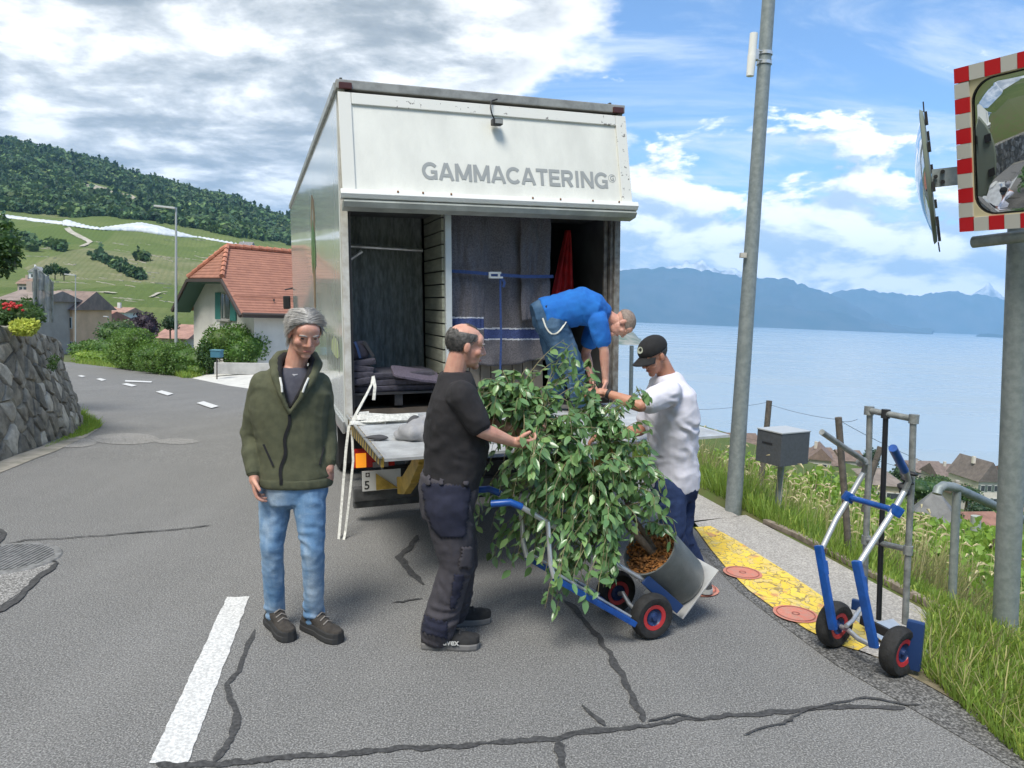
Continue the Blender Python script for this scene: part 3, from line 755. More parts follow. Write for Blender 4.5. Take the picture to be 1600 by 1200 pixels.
# second folded leaf, level under the roof behind
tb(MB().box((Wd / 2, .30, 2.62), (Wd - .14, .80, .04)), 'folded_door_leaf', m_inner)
# lettering
m_grey_ink = mat('grey_lettering', (.31, .325, .32), .5)
def text_mesh(name, body, M, parent, size, width=None, bold=0., m=None, ext=.0006, local=True, spacing=1., align='LEFT'):
    cu = bpy.data.curves.new(name, 'FONT'); cu.body = body; cu.size = size; cu.offset = bold; cu.extrude = ext; cu.space_character = spacing; cu.resolution_u = 4; cu.align_x = align
    o = bpy.data.objects.new(name, cu); col.objects.link(o)
    dg = bpy.context.evaluated_depsgraph_get(); me = bpy.data.meshes.new_from_object(o.evaluated_get(dg)); bpy.data.objects.remove(o)
    n = len(me.vertices); V = np.empty(n * 3); me.vertices.foreach_get('co', V); V = V.reshape(-1, 3)
    if width: V[:, 0] = (V[:, 0] - V[:, 0].min()) * width / (V[:, 0].max() - V[:, 0].min())
    A = np.array(M); V = V @ A[:3, :3].T + A[:3, 3]
    if parent is not None and not local:
        inv = np.array(WM[parent.name].inverted()); V = V @ inv[:3, :3].T + inv[:3, 3]
    me.vertices.foreach_set('co', V.ravel()); me.materials.clear(); me.materials.append(m)
    o = bpy.data.objects.new(name, me); col.objects.link(o)
    if parent is not None: o.parent = parent; WM[o.name] = WM[parent.name]
    me.update(); return o
XR = Matrix.Rotation(R(90), 4, 'X')
def stroke(pts, w):
    """outline of a mitred stroke"""
    L, Rr_ = [], []
    P_ = [Vector((x, y, 0)) for x, y in pts]
    for i, p in enumerate(P_):
        d0 = (p - P_[i - 1]).normalized() if i else None; d1 = (P_[i + 1] - p).normalized() if i < len(P_) - 1 else None
        d = d0 if d1 is None else d1 if d0 is None else (d0 + d1).normalized(); nrm = Vector((-d.y, d.x, 0)); k = 1 if d0 is None or d1 is None else 1 / max(.5, nrm.dot(Vector((-d0.y, d0.x, 0))))
        L.append(p + nrm * w / 2 * k); Rr_.append(p - nrm * w / 2 * k)
    return L, Rr_
def arcp(cx, cy, rx, ry, a0, a1, n=18): return [(cx + rx * math.cos(R(a0 + (a1 - a0) * i / n)), cy + ry * math.sin(R(a0 + (a1 - a0) * i / n))) for i in range(n + 1)]
# heavy grotesque capitals on a unit cap height
T_ = .19; h2 = T_ / 2
GLY = {'G': (.92, [(arcp(.48, .5, .375, .405, 38, 312), T_), ([(.50, .46), (.86, .46)], .17), ([(.775, .52), (.775, .04)], .17)]),
       'C': (.90, [(arcp(.48, .5, .375, .405, 42, 318), T_)]),
       'A': (.90, [([(.10, -.0), (.43, 1.0)], T_), ([(.47, 1.0), (.80, 0)], T_), ([(.2, .29), (.7, .29)], .17)]),
       'M': (1.04, [([(.14, 0), (.14, 1)], T_), ([(.90, 0), (.90, 1)], T_), ([(.15, 1.0), (.50, .12)], .19), ([(.54, .12), (.89, 1.0)], .19)]),
       'T': (.76, [([(.38, 0), (.38, .9)], T_), ([(.02, .905), (.74, .905)], .19)]),
       'E': (.76, [([(.15, 0), (.15, 1)], T_), ([(.15, .905), (.72, .905)], .19), ([(.15, .51), (.68, .51)], .17), ([(.15, .095), (.73, .095)], .19)]),
       'R': (.86, [([(.15, 0), (.15, 1)], T_), ([(.15, .905), (.46, .905)] + arcp(.50, .69, .19, .215, 88, -88, 12) + [(.15, .475)], .19), ([(.44, .45), (.68, 0)], .22)]),
       'I': (.36, [([(.18, 0), (.18, 1)], T_)]), 'N': (.92, [([(.15, 0), (.15, 1)], T_), ([(.77, 0), (.77, 1)], T_), ([(.16, .96), (.76, .04)], .20)])}
wd = 'GAMMACATERING'; totw = sum(GLY[c][0] for c in wd); HC = .146; sx_ = 1.665 / (totw * HC)
cx_ = 0; KX = 0; LM = DM @ Matrix.Translation((.635, .0055, .118)) @ XR
for ch in wd:
    gw, sts = GLY[ch]; mb = MB(); 
    for k, (pts, w) in enumerate(sts):
        L_, R_ = stroke(pts, w); zz = .0008 + .0005 * k; n = len(L_)
        fx = lambda p: LM @ Vector(((cx_ + p.x) * HC * sx_, max(-.02, min(1.02, p.y)) * HC, zz))
        mb.add([fx(p) for p in L_] + [fx(p) for p in R_], [(i, i + 1, n + i + 1, n + i) for i in range(n - 1)])
    mb.build('letter', m_grey_ink, door, local=True); cx_ += gw
text_mesh('emblem_letter', 'G', DM @ Matrix.Translation((2.318, .0055, .195)) @ XR, door, .062, .036, .001, m_grey_ink)
ringm = MB(); n = 28
for i in range(n):
    a, b = 6.2832 * i / n, 6.2832 * (i + 1) / n
    f = lambda r, t: DM @ Vector((2.336 + r * math.cos(t), .0055, .215 + r * math.sin(t)))
    ringm.add([f(.036, a), f(.036, b), f(.032, b), f(.032, a)], [(0, 1, 2, 3)])
tb(ringm, 'emblem_ring', m_grey_ink, parent=door)
# work lamp with cable above the lettering
lampP = DM @ Vector((1.28, -.03, .62))
lamp = tb(MB().box((1.28, lampP.y - .03, lampP.z), (.085, .075, .05)), 'work_lamp', m_steel, bevel=.008)
tb(MB().box((1.285, lampP.y - .070, lampP.z), (.065, .006, .035)), 'lamp_lens', mat('lamp_glass', (.3, .3, .28), .2), parent=lamp, bevel=.002)
tb(MB().tube(arc((1.28, lampP.y + .01, lampP.z + .02), (1.20, lampP.y - .04, lampP.z + .10), (1.26, -.10, Z1 - .03)) + [Vector((1.31, -.09, Z1 - .01))], .006, 6), 'lamp_cable', m_dark, parent=lamp)

# side graphics : a bundle of vegetables and worn lettering strokes
SX = -.0025
def side_poly(name, pts, m, dx=0): 
    V = [(SX - dx, d, z) for d, z in pts]; return mesh_obj(name, V, [tuple(range(len(V)))], m, truck, local=True)
mg, mt, mbn = mat('leaf_green_print', (.07, .20, .06), .3, var=.3, vscale=12), mat('tan_print', (.26, .165, .10), .3, var=.25, vscale=9), mat('grey_print', (.38, .40, .39), .3, var=.2, vscale=9)
def blob(cx, cz, rx, rz, n=16, w=.12, s=0): return [(cx + rx * math.cos(6.2832 * i / n) * (1 + w * math.sin(i * 2.3 + s)), cz + rz * math.sin(6.2832 * i / n) * (1 + w * math.cos(i * 1.7 + s))) for i in range(n)]
side_poly('side_graphic', blob(2.85, 2.78, .30, .28, s=1), mt, 0); side_poly('side_graphic', blob(2.85, 2.72, .09, .20, s=3), mbn, .001)
for i, (cx, cz) in enumerate(((2.72, 2.50), (3.0, 2.52), (2.86, 2.42), (2.70, 2.36), (3.02, 2.35), (2.86, 2.58))): side_poly('side_graphic', blob(cx, cz, .15, .17, s=i, w=.2), mg, .0012 + .0004 * i)
side_poly('side_graphic', [(2.66, 2.3), (3.04, 2.3), (3.0, 2.0), (2.98, 1.55), (2.80, 1.55), (2.74, 2.0)], mt, .0005)
side_poly('side_graphic', [(.30, 1.36), (.52, 1.33), (.80, 1.35), (1.02, 1.38), (.98, 1.46), (.74, 1.52), (.50, 1.50), (.34, 1.47)], mat('lime_print', (.55, .66, .24), .35, vscale=8, color2=(.66, .70, .50)), .0005)
for i in range(9): side_poly('side_graphic', [(.35 + i * .14, 1.22 + .03 * (i % 3)), (.39 + i * .14, 1.22), (.40 + i * .14, 1.52 - .04 * (i % 2)), (.35 + i * .14, 1.54)], mbn, .0015)
# undercarriage
tb(MB().box((Wd / 2 - .45, 4.2, .60), (.09, 8, .2)).box((Wd / 2 + .45, 4.2, .60), (.09, 8, .2)), 'chassis_rail', m_steel)
wheel_m = mat('tyre_rubber', (.02, .02, .021), .85, var=.3, vscale=20, bump=.3, bscale=60)
def truck_wheel(u, d, out):
    zg = (-0.05 if d > 4 else 0) - (u - .2) * .044
    M = Matrix.Translation((u, d, .46 + zg)) @ Matrix.Rotation(R(90) * out, 4, 'Y')
    w = tb(MB().lathe([(.30, -.14), (.40, -.14), (.455, -.11), (.46, 0), (.455, .11), (.40, .14), (.30, .14)], M, 32, False), 'wheel', wheel_m, smooth=True)
    tb(MB().lathe([(.01, .05), (.12, .07), (.16, .03), (.26, .02), (.30, .10), (.30, -.1), (.01, -.1)], M, 24, False), 'rim', mat('rim_steel', (.35, .35, .35), .5, .5), parent=w, smooth=True)
for d in (2.0, 6.9):
    truck_wheel(.24, d, -1); truck_wheel(Wd - .24, d, 1)
for u in (.24, Wd - .24): tb(MB().box((u, 1.35, .45), (.34, .02, .5)), 'mud_flap', m_dark)
tb(MB().box((Wd / 2, 2.0, .46), (1.9, .12, .12)).box((Wd / 2, 6.9, .41), (1.9, .12, .12)).box((.3, 4.3, .5), (.5, 1.2, .4)), 'axle', m_steel)
# cab
cabm = m_white
cab = MB().hexa([(.12, 8.35, .45), (2.38, 8.35, .45), (2.38, 10.0, .45), (.12, 10.0, .45)], [(.14, 8.35, 2.55), (2.36, 8.35, 2.55), (2.34, 9.7, 2.55), (.16, 9.7, 2.55)])
tb(cab, 'cab', cabm, bevel=.08)
tb(MB().box((.118, 9.0, 1.95), (.02, .75, .65)).box((2.382, 9.0, 1.95), (.02, .75, .65)), 'cab_window', mat('dark_glass', (.02, .025, .03), .05), bevel=.02)
mir = tb(MB().box((-.07, 9.3, 1.80), (.14, .10, .26)), 'wing_mirror', m_dark, bevel=.03)
tb(MB().tube([(.13, 9.35, 2.1), (-.1, 9.35, 2.05)], .015, 8), 'mirror_arm', m_dark, parent=mir)
tb(MB().box((-.045, .55, .70), (.03, .10, .05)), 'side_marker', mat('red_lens', (.45, .02, .02), .25), bevel=.006)
# rear bumper, lamp cluster and number plate
tb(MB().box((1.25, -.10, .245), (2.42, .10, .11)).box((1.25, -.06, .15), (2.42, .08, .06)), 'rear_bumper', mat('bumper_steel', (.10, .10, .10), .5, .3, var=.3, vscale=10), bevel=.012)
for u, s in ((.21, 1), (2.29, -1)):
    cl = tb(MB().box((u, -.12, .55), (.34, .08, .15)), 'lamp_cluster', mat('red_lens', ()), bevel=.012)
    tb(MB().box((u - .11 * s, -.166, .54), (.085, .012, .12)), 'indicator_lens', mat('orange_lens', (.95, .33, .03), .25, emis=(1, .35, .02, .35)), parent=cl, bevel=.01)
    tb(MB().box((u + .05 * s, -.166, .495), (.13, .012, .045)), 'reflector', mat('grey_lens', (.25, .22, .22), .3), parent=cl, bevel=.006)
pl = tb(MB().box((.265, -.170, .365), (.32, .012, .17)), 'number_plate', mat('plate_white', (.72, .72, .70), .4), bevel=.003)
text_mesh('plate_number', '5', Matrix.Translation((.122, -.1775, .298)) @ XR, pl, .10, .04, .001, m_dark)
tb(MB().box((.150, -.1775, .418), (.034, .002, .034)), 'plate_shield', mat('shield_red', (.05, .03, .03), .4), parent=pl)
tb(MB().box((.150, -.1795, .418), (.022, .002, .007)).box((.150, -.1795, .418), (.007, .0024, .022)), 'plate_cross', mat('plate_white', ()), parent=pl)
def mat_hazard():
    m = bpy.data.materials.new('yellow_black_stripes'); m.use_nodes = True; q = N(m.node_tree); b = m.node_tree.nodes['Principled BSDF']
    P = q.n('ShaderNodeTexCoord').outputs['Object']; s = q.n('ShaderNodeSeparateXYZ'); q.l(P, s.inputs[0])
    w = q.math('SINE', q.math('MULTIPLY', q.math('ADD', s.outputs[1], q.math('MULTIPLY', s.outputs[2], .6)), 55))
    c = q.mix(q.smooth(w, -.1, .1), (.42, .28, .05), (.03, .028, .025)); n = q.noise(P, 30, 4)
    q.l(q.mix(q.smooth(n, .5, .7, 0, .5), c, (.12, .1, .07)), b.inputs['Base Color']); b.inputs['Roughness'].default_value = .6; return m
# tail lift
PZ = .90
lift = tb(MB().hexa([(.03, -1.82, PZ - .022), (Wd - .02, -1.82, PZ - .022), (Wd - .02, -.07, PZ - .07), (.03, -.07, PZ - .07)], [(.03, -1.82, PZ - .004), (Wd - .02, -1.82, PZ - .004), (Wd - .02, -.07, PZ), (.03, -.07, PZ)]), 'lift_platform', m_alud)
rbm = MB()
for i in range(60): rbm.box((Wd / 2, -.12 - i * .028, PZ + .0012 - .004 * i / 60), (Wd - .12, .006, .003))
o_ = tb(rbm, 'anti_slip_ribs', m_alud, parent=lift); o_['kind'] = 'stuff'
tb(MB().hexa([(.012, -1.80, PZ - .06), (.028, -1.80, PZ - .06), (.028, -.09, PZ - .13), (.012, -.09, PZ - .13)], [(.012, -1.80, PZ), (.028, -1.80, PZ), (.028, -.09, PZ + .002), (.012, -.09, PZ + .002)]), 'hazard_edge', mat_hazard(), parent=lift)
tb(MB().box((.006, -.95, PZ + .006), (.02, 1.74, .014)), 'edge_profile', m_alu, parent=lift, bevel=.003)
tb(MB().box((Wd / 2 + .1, -1.55, PZ + .006), (1.7, .10, .012)), 'roll_stop', m_alu, parent=lift, bevel=.003)
for u in (.40, 2.0):
    armp = [(u, -1.25, PZ - .07), (u, -1.12, PZ - .16), (u, -.85, .56), (u, -.55, .40), (u, -.30, .34)]
    a_ = MB()
    for p0, p1, w in zip(armp, armp[1:], (.09, .12, .14, .14)):
        d = Vector(p1) - Vector(p0); q_ = d.to_track_quat('Z', 'Y').to_matrix(); a_.box((Vector(p0) + Vector(p1)) / 2, (.06, w, d.length + .02), q_)
    tb(a_, 'lift_arm', mat('yellow_arm_paint', (.50, .34, .07), .5, var=.25, vscale=9), bevel=.008)
    tb(MB().tube([(u + .14, -.85, PZ - .09), (u + .14, .1, .42)], .03, 10), 'hydraulic_ram', m_steel)
tb(MB().box((Wd / 2, .02, .36), (1.9, .14, .14)), 'lift_beam', m_steel, bevel=.01)
yt = MB().prism([(.215, -.20, .43), (.215, -.20, .29), (.40, -.20, .29)], (0, .01, 0)); tb(yt, 'warning_flag', mat('yellow_arm_paint', ()))
# ---------------------------------------------------------------- load bay
def cloth(name, u0, u1, z0, z1, d, m, parent=None, amp=.03, fr=9, nu=60, nz=40, seed=0, taper=0, sag=0, hem=0, pinch=None, thick=.006, mats=None, local=True, smooth=True):
    V = []; 
    for j in range(nz + 1):
        t = j / nz
        for i in range(nu + 1):
            s = i / nu; z = z1 + (z0 - z1) * t + hem * math.sin(s * 7 + seed) * t
            a = amp * (.35 + .65 * t)
            w = math.sin(s * fr * 6.28 + 1.2 * math.sin(t * 2.1 + seed) + seed) * .5 + noise.noise(Vector((s * fr * .7, t * 1.2, seed))) * .9
            dd = d - a * w - .4 * amp * noise.noise(Vector((s * 9, t * 6, seed + 4)))
            if pinch: dd += pinch[1] * math.exp(-((z - pinch[0]) / .05) ** 2)
            uu = u0 + (u1 - u0) * s + .012 * noise.noise(Vector((t * 4, s * 3, seed)))
            V.append((uu, dd, z - sag * math.sin(math.pi * s)))
    k = nu + 1; F = [(j * k + i, j * k + i + 1, (j + 1) * k + i + 1, (j + 1) * k + i) for j in range(nz) for i in range(nu)]
    o = np_obj(name, V, F, m, parent, smooth=smooth, local=local)
    md = o.modifiers.new('thickness', 'SOLIDIFY'); md.thickness = thick
    return o
m_curt = mat('grey_woven_cloth', (.17, .19, .185), .9, var=.3, vscale=40, bump=.5, bscale=300, aniso=(1, 1, .25))
cu_ = thing('hanging_curtain', 'dark grey woven curtain closing the left bay of the truck', 'curtain', M=TM)
cloth('cloth', .07, .84, .98, 2.66, .80, m_curt, cu_, amp=.035, fr=7, seed=2)
cr = MB().tube([(.07, .72, 2.34), (.42, .70, 2.325), (.83, .72, 2.31)], .017, 8); cr.build('load_bar', mat('dull_aluminium', ()), cu_, local=True, smooth=True)
MB().tube([(.16, .68, 2.22), (.26, .66, 2.29)], .018, 8).build('bar_clamp', mat('dull_aluminium', ()), cu_, local=True, smooth=True)
part_ = thing('slatted_partition', 'pale slatted partition wall dividing the load bay of the truck', 'partition', M=TM)
for i in range(15):
    z = .97 + i * .113; MB().box((.862, .40, z + .052), (.022, .70, .100)).build('slat', mat('pale_green_slat', (.30, .31, .25), .6, var=.2, vscale=4, aniso=(1, 1, 6)), part_, local=True, bevel=.004)
MB().box((.90, .03, 1.79), (.055, .05, 1.70)).build('post', mat('light_grey_post', (.55, .58, .58), .45, .2, var=.08, vscale=6), part_, local=True, bevel=.006)
MB().box((.885, .42, 1.79), (.018, .70, 1.68)).build('backing', m_inner, part_, local=True)
# crate wrapped in moving blankets
m_blk = mat('blue_grey_felt', (.125, .12, .135), .95, var=.35, vscale=90, bump=.6, bscale=260, sheen=.15)
m_blk2 = mat('felt_stripe_blue', (.05, .075, .20), .9, var=.3, vscale=90, bump=.4, bscale=260)
m_blkw = mat('felt_stripe_white', (.55, .57, .62), .9, var=.2, vscale=90)
crate = thing('wrapped_crate', 'tall crate wrapped in dark grey moving blankets and tied with a blue strap', 'crate', M=TM)
for i in range(9): MB().box((.995 + i * .103, .28, 1.65), (.095, .025, 1.44)).build('plank', mat('grey_brown_plank', (.20, .18, .15), .7, var=.3, vscale=6, aniso=(1, 1, .1)), crate, local=True, bevel=.004)
MB().box((1.41, .55, 1.65), (.92, .5, 1.44)).build('crate_body', m_inner, crate, local=True)
b1 = cloth('blanket', .945, 1.90, 1.27, 2.60, .20, m_blk, crate, amp=.060, fr=3.1, nu=80, nz=60, seed=1.3, pinch=(2.06, .03), hem=.02)
b2 = cloth('blanket', .95, 1.26, 1.50, 2.60, .150, m_blk, crate, amp=.045, fr=1.3, nu=30, nz=50, seed=4, pinch=(2.06, .03), hem=.008)
b3 = cloth('blanket', 1.60, 1.88, 1.66, 2.62, .13, m_blk, crate, amp=.05, fr=1.3, nu=30, nz=50, seed=6, pinch=(2.06, .03), hem=.01)
# woven stripes are material bands on the felt: faces within the band of each blanket
def stripes(o, u0, u1, zc, tilt, bands):
    me = o.data
    for m in (m_blk2, m_blkw): me.materials.append(m)
    co = np.empty(len(me.vertices) * 3); me.vertices.foreach_get('co', co); co = co.reshape(-1, 3)
    idx = np.zeros(len(me.polygons), np.int32)
    for p in me.polygons:
        c = co[list(p.vertices)].mean(0); dz = c[2] - (zc + tilt * (c[0] - u0))
        for lo, hi, k in bands:
            if lo <= dz < hi: idx[p.index] = k
    me.polygons.foreach_set('material_index', idx); me.update()
def refine(o, zlo, zhi, cuts=3):
    bm = bmesh.new(); bm.from_mesh(o.data)
    es = [e for e in bm.edges if zlo < (e.verts[0].co.z + e.verts[1].co.z) / 2 < zhi and abs(e.verts[0].co.z - e.verts[1].co.z) > .01]
    bmesh.ops.subdivide_edges(bm, edges=es, cuts=cuts, use_grid_fill=True); bm.to_mesh(o.data); bm.free()
for o, zc, tl, u0 in ((b1, 1.545, -.02, 1.24), (b2, 1.645, -.02, 1.0)):
    refine(o, zc - .12, zc + .12); stripes(o, u0, 2, zc, tl, [(-.055, -.043, 2), (-.043, .043, 1), (.043, .055, 2)])
    o.data.polygons.foreach_set('use_smooth', [True] * len(o.data.polygons))
m_web = mat('blue_webbing', (.03, .065, .20), .7, var=.2, vscale=60)
sp_ = [(.945, .13, 2.10), (1.15, .065, 2.085), (1.35, .07, 2.07), (1.6, .06, 2.055), (1.9, .10, 2.06)]
def ribbon(pts, w, m, name, parent, up=Vector((0, 0, 1)), th=.003, local=True):
    mb = MB(); rings = []
    for i, p in enumerate(pts):
        p = Vector(p); a = Vector(pts[max(0, i - 1)]); b = Vector(pts[min(len(pts) - 1, i + 1)]); t = (b - a).normalized()
        upv = up[i] if isinstance(up, list) else up
        s = (upv - t * upv.dot(t)).normalized(); nn = t.cross(s)
        rings.append([p + s * w / 2 + nn * th, p - s * w / 2 + nn * th, p - s * w / 2 - nn * th, p + s * w / 2 - nn * th])
    mb.loft(rings); return mb.build(name, m, parent, local=local)
ribbon(sp_, .028, m_web, 'strap', crate)
ribbon([(1.385, .075, 2.04), (1.39, .085, 1.8), (1.395, .085, 1.5), (1.39, .10, 1.2), (1.40, .14, .96)], .018, m_web, 'strap', crate, up=Vector((1, 0, 0)))
ribbon([(1.39, .07, 2.05), (1.42, .06, 2.0), (1.41, .06, 1.96)], .025, m_web, 'strap_end', crate, up=Vector((1, 0, 0)))
MB().box((1.34, .068, 2.085), (.10, .02, .018)).box((1.34, .068, 2.045), (.13, .02, .016)).box((1.285, .068, 2.065), (.02, .02, .055)).box((1.37, .068, 2.065), (.02, .02, .05)).build('buckle', m_white, crate, local=True, bevel=.004)
# red cloth and a pale bar in the dark bay on the right
rc = thing('red_cloth', 'red cloth hanging at the right side of the load bay', 'cloth', M=TM)
V = []
for j in range(31):
    t = j / 30; z = 2.52 - .85 * t; wid = .03 + .13 * min(1, t * 1.4); c = 2.23 - .05 * t
    for i in range(25):
        s = i / 24; V.append((c + wid * (s - .5) * 1.5, .55 + .025 * math.sin(s * 19 + t * 2) + .01 * noise.noise(Vector((s * 5, t * 5, 0))), z))
F = [(j * 25 + i, j * 25 + i + 1, (j + 1) * 25 + i + 1, (j + 1) * 25 + i) for j in range(30) for i in range(24)]
o_ = np_obj('cloth', V, F, mat('red_fabric', (.48, .018, .022), .6, var=.3, vscale=9), rc, smooth=True, local=True); o_.modifiers.new('t', 'SOLIDIFY').thickness = .006
o_ = MB().tube([(1.93, .5, 2.57), (2.18, .9, 2.40)], .012, 6).build('ceiling_bar', m_alu, truck, local=True)
# pallet with stacked pads in the left bay
pal = thing('black_pallet', 'black plastic pallet under the pads in the left bay', 'pallet', M=TM)
for i in range(6): MB().box((.45, .07 + i * .115, 1.06), (.76, .085, .02)).build('board', m_steel, pal, local=True, bevel=.003)
for u in (.12, .46, .80):
    MB().box((u, .36, 1.0), (.07, .62, .10)).build('block', m_steel, pal, local=True, bevel=.004)
m_pad = mat('dark_quilted_pad', (.045, .042, .058), .9, var=.3, vscale=30, bump=.7, bscale=90, sheen=.1)
pads = thing('stack_of_pads', 'stack of folded dark blankets lying on the black pallet', 'blankets', M=TM)
def pillow(c, s, seed, name, parent, m, rot=None, n=16, k=.25):
    mb = MB(); rings = []
    V = []; F = []
    for j in range(n + 1):
        a = math.pi * (j / n - .5)
        for i in range(2 * n):
            b = 6.2832 * i / (2 * n)
            f = lambda x: math.copysign(abs(x) ** k, x)
            p = Vector((f(math.cos(a)) * f(math.cos(b)) * s[0] / 2, f(math.cos(a)) * f(math.sin(b)) * s[1] / 2, f(math.sin(a)) * s[2] / 2))
            p *= 1 + .10 * noise.noise(p * 9 + Vector((seed, 0, 0)))
            if rot is not None: p = rot @ p
            rings.append(p + Vector(c))
    mb.add(rings, [(j * 2 * n + i, j * 2 * n + (i + 1) % (2 * n), (j + 1) * 2 * n + (i + 1) % (2 * n), (j + 1) * 2 * n + i) for j in range(n) for i in range(2 * n)])
    return mb.build(name, m, parent, smooth=True, local=True)
for i in range(3): pillow((.44 + .01 * i, .36, 1.095 + i * .055), (.74 - .02 * i, .60, .06), i, 'blanket', pads, m_pad)
for i in range(4): pillow((.14 + .012 * i, .12 + .02 * i, 1.17 + .05 * i), (.20, .22, .055), i + 5, 'blanket', pads, m_pad, rot=Matrix.Rotation(R(8 * (i % 3 - 1)), 3, 'Y'))
pillow((.62, .10, 1.21), (.42, .30, .03), 11, 'blanket', pads, mat('purple_grey_felt', (.10, .085, .115), .95, var=.3, vscale=80, bump=.5, bscale=200), rot=Matrix.Rotation(R(14), 3, 'X') @ Matrix.Rotation(R(10), 3, 'Y'), k=.3)
pb2 = thing('standing_bag', 'dark bag with a blue edge standing on the pads at the left post', 'bag', M=TM)
pillow((.15, .20, 1.42), (.17, .14, .17), 3, 'bag_body', pb2, m_pad, k=.6)
ribbon([(.11, .12, 1.50), (.13, .11, 1.44), (.15, .115, 1.36)], .02, mat('blue_edge', (.04, .08, .2), .6), 'blue_edge', pb2, up=Vector((1, 0, 0)))
ribbon([(.18, .12, 1.50), (.22, .11, 1.44), (.26, .10, 1.37)], .025, m_dark, 'handle', pb2, up=Vector((1, 0, 0)))
# white lashing strap from the left bay over the corner down to the road
m_strap = mat('white_webbing', (.56, .56, .52), .8, var=.2, vscale=50)
st = thing('lashing_strap', 'white lashing strap hanging over the rear left corner of the truck down to the road', 'strap')
def WL(u, v, Y): return W(u, v, Y)
up1 = Vector((1, -.3, 0))
ribbon([WL(583, 588, 6.15), WL(581, 600, 6.08), WL(572, 618, 6.0), WL(560, 640, 5.95), WL(545, 668, 5.9), WL(541, 700, 5.86), WL(537, 750, 5.8), WL(533, 800, 5.72), WL(529, 848, 5.62)], .022, m_strap, 'webbing', st, up=Vector((1, 0, .5)), local=False)
ribbon([WL(583, 588, 6.13), WL(586, 604, 6.05), WL(584, 625, 6.03)], .026, m_strap, 'webbing', st, up=up1, local=False)
ribbon([WL(550, 672, 5.86), WL(552, 720, 5.80), WL(546, 780, 5.7), WL(540, 830, 5.66), WL(536, 850, 5.60)], .020, m_strap, 'webbing', st, up=up1, local=False)
MB().box(WL(531, 853, 5.60), (.035, .01, .03), Matrix.Rotation(.5, 3, 'Y')).build('hook', m_dark, st, bevel=.003)
# things lying on the platform
def TP(u, v): return TL(u, v, 0) # helper not used for height
def onplat(u, v, z=PZ):   # world point where the sight line meets the platform top
    return G(u, v, z)
bag = thing('grey_cloth_bag', 'grey cloth bag slumped on the tail lift behind the man in black', 'bag', onplat(648, 694))
p = onplat(644, 690); bb = MB().ellipsoid(p + Vector((.03, 0, .07)), (.125, .11, .08)).ellipsoid(p + Vector((.09, .06, .11)), (.075, .08, .08)).ellipsoid(p + Vector((-.06, .02, .04)), (.08, .07, .045))
V, F = voxel(bb, .012, 6, lambda V: np.array([.018 * noise.noise(Vector(v) * 14) for v in V])); np_obj('bag_body', V, F, mat('grey_canvas', (.30, .30, .31), .85, var=.15, vscale=10, bump=.4, bscale=150), bag, smooth=True)
for c_, r_ in (((.0, .09, .11), (.05, .05, .06)), ((-.24, -.02, .02), (.10, .03, .02))):
    V, F = voxel(MB().ellipsoid(p + Vector(c_), r_), .01, 4, lambda V: np.array([.014 * noise.noise(Vector(v) * 16) for v in V])); np_obj('dark_flap', V, F, mat('dark_grey_canvas', (.06, .06, .065), .8), bag, smooth=True)
bt = thing('drink_carton', 'white and blue carton standing behind the grey bag', 'carton', p + Vector((.13, .26, 0)))
MB().box(p + Vector((.13, .26, .13)), (.09, .07, .22)).build('carton_body', m_white, bt, bevel=.01); MB().box(p + Vector((.13, .222, .16)), (.07, .004, .07)).build('blue_print', mat('light_blue_print', (.16, .34, .62), .4), bt)
wc = thing('folded_white_straps', 'loose white straps piled at the truck edge of the tail lift', 'straps', onplat(580, 664))
for k in range(5):
    pts = []
    c = onplat(575 + k * 8, 664 - (k % 3) * 2)
    for i in range(13): a = i * .52 + k; pts.append(c + Vector((.13 * math.cos(a) * (1 + .2 * k % 2), .06 * math.sin(a * 1.3), .012 + .012 * k + .01 * math.sin(a * 2))))
    ribbon(pts, .035, m_strap, 'webbing', wc, up=Vector((0, .6, .8)), local=False)
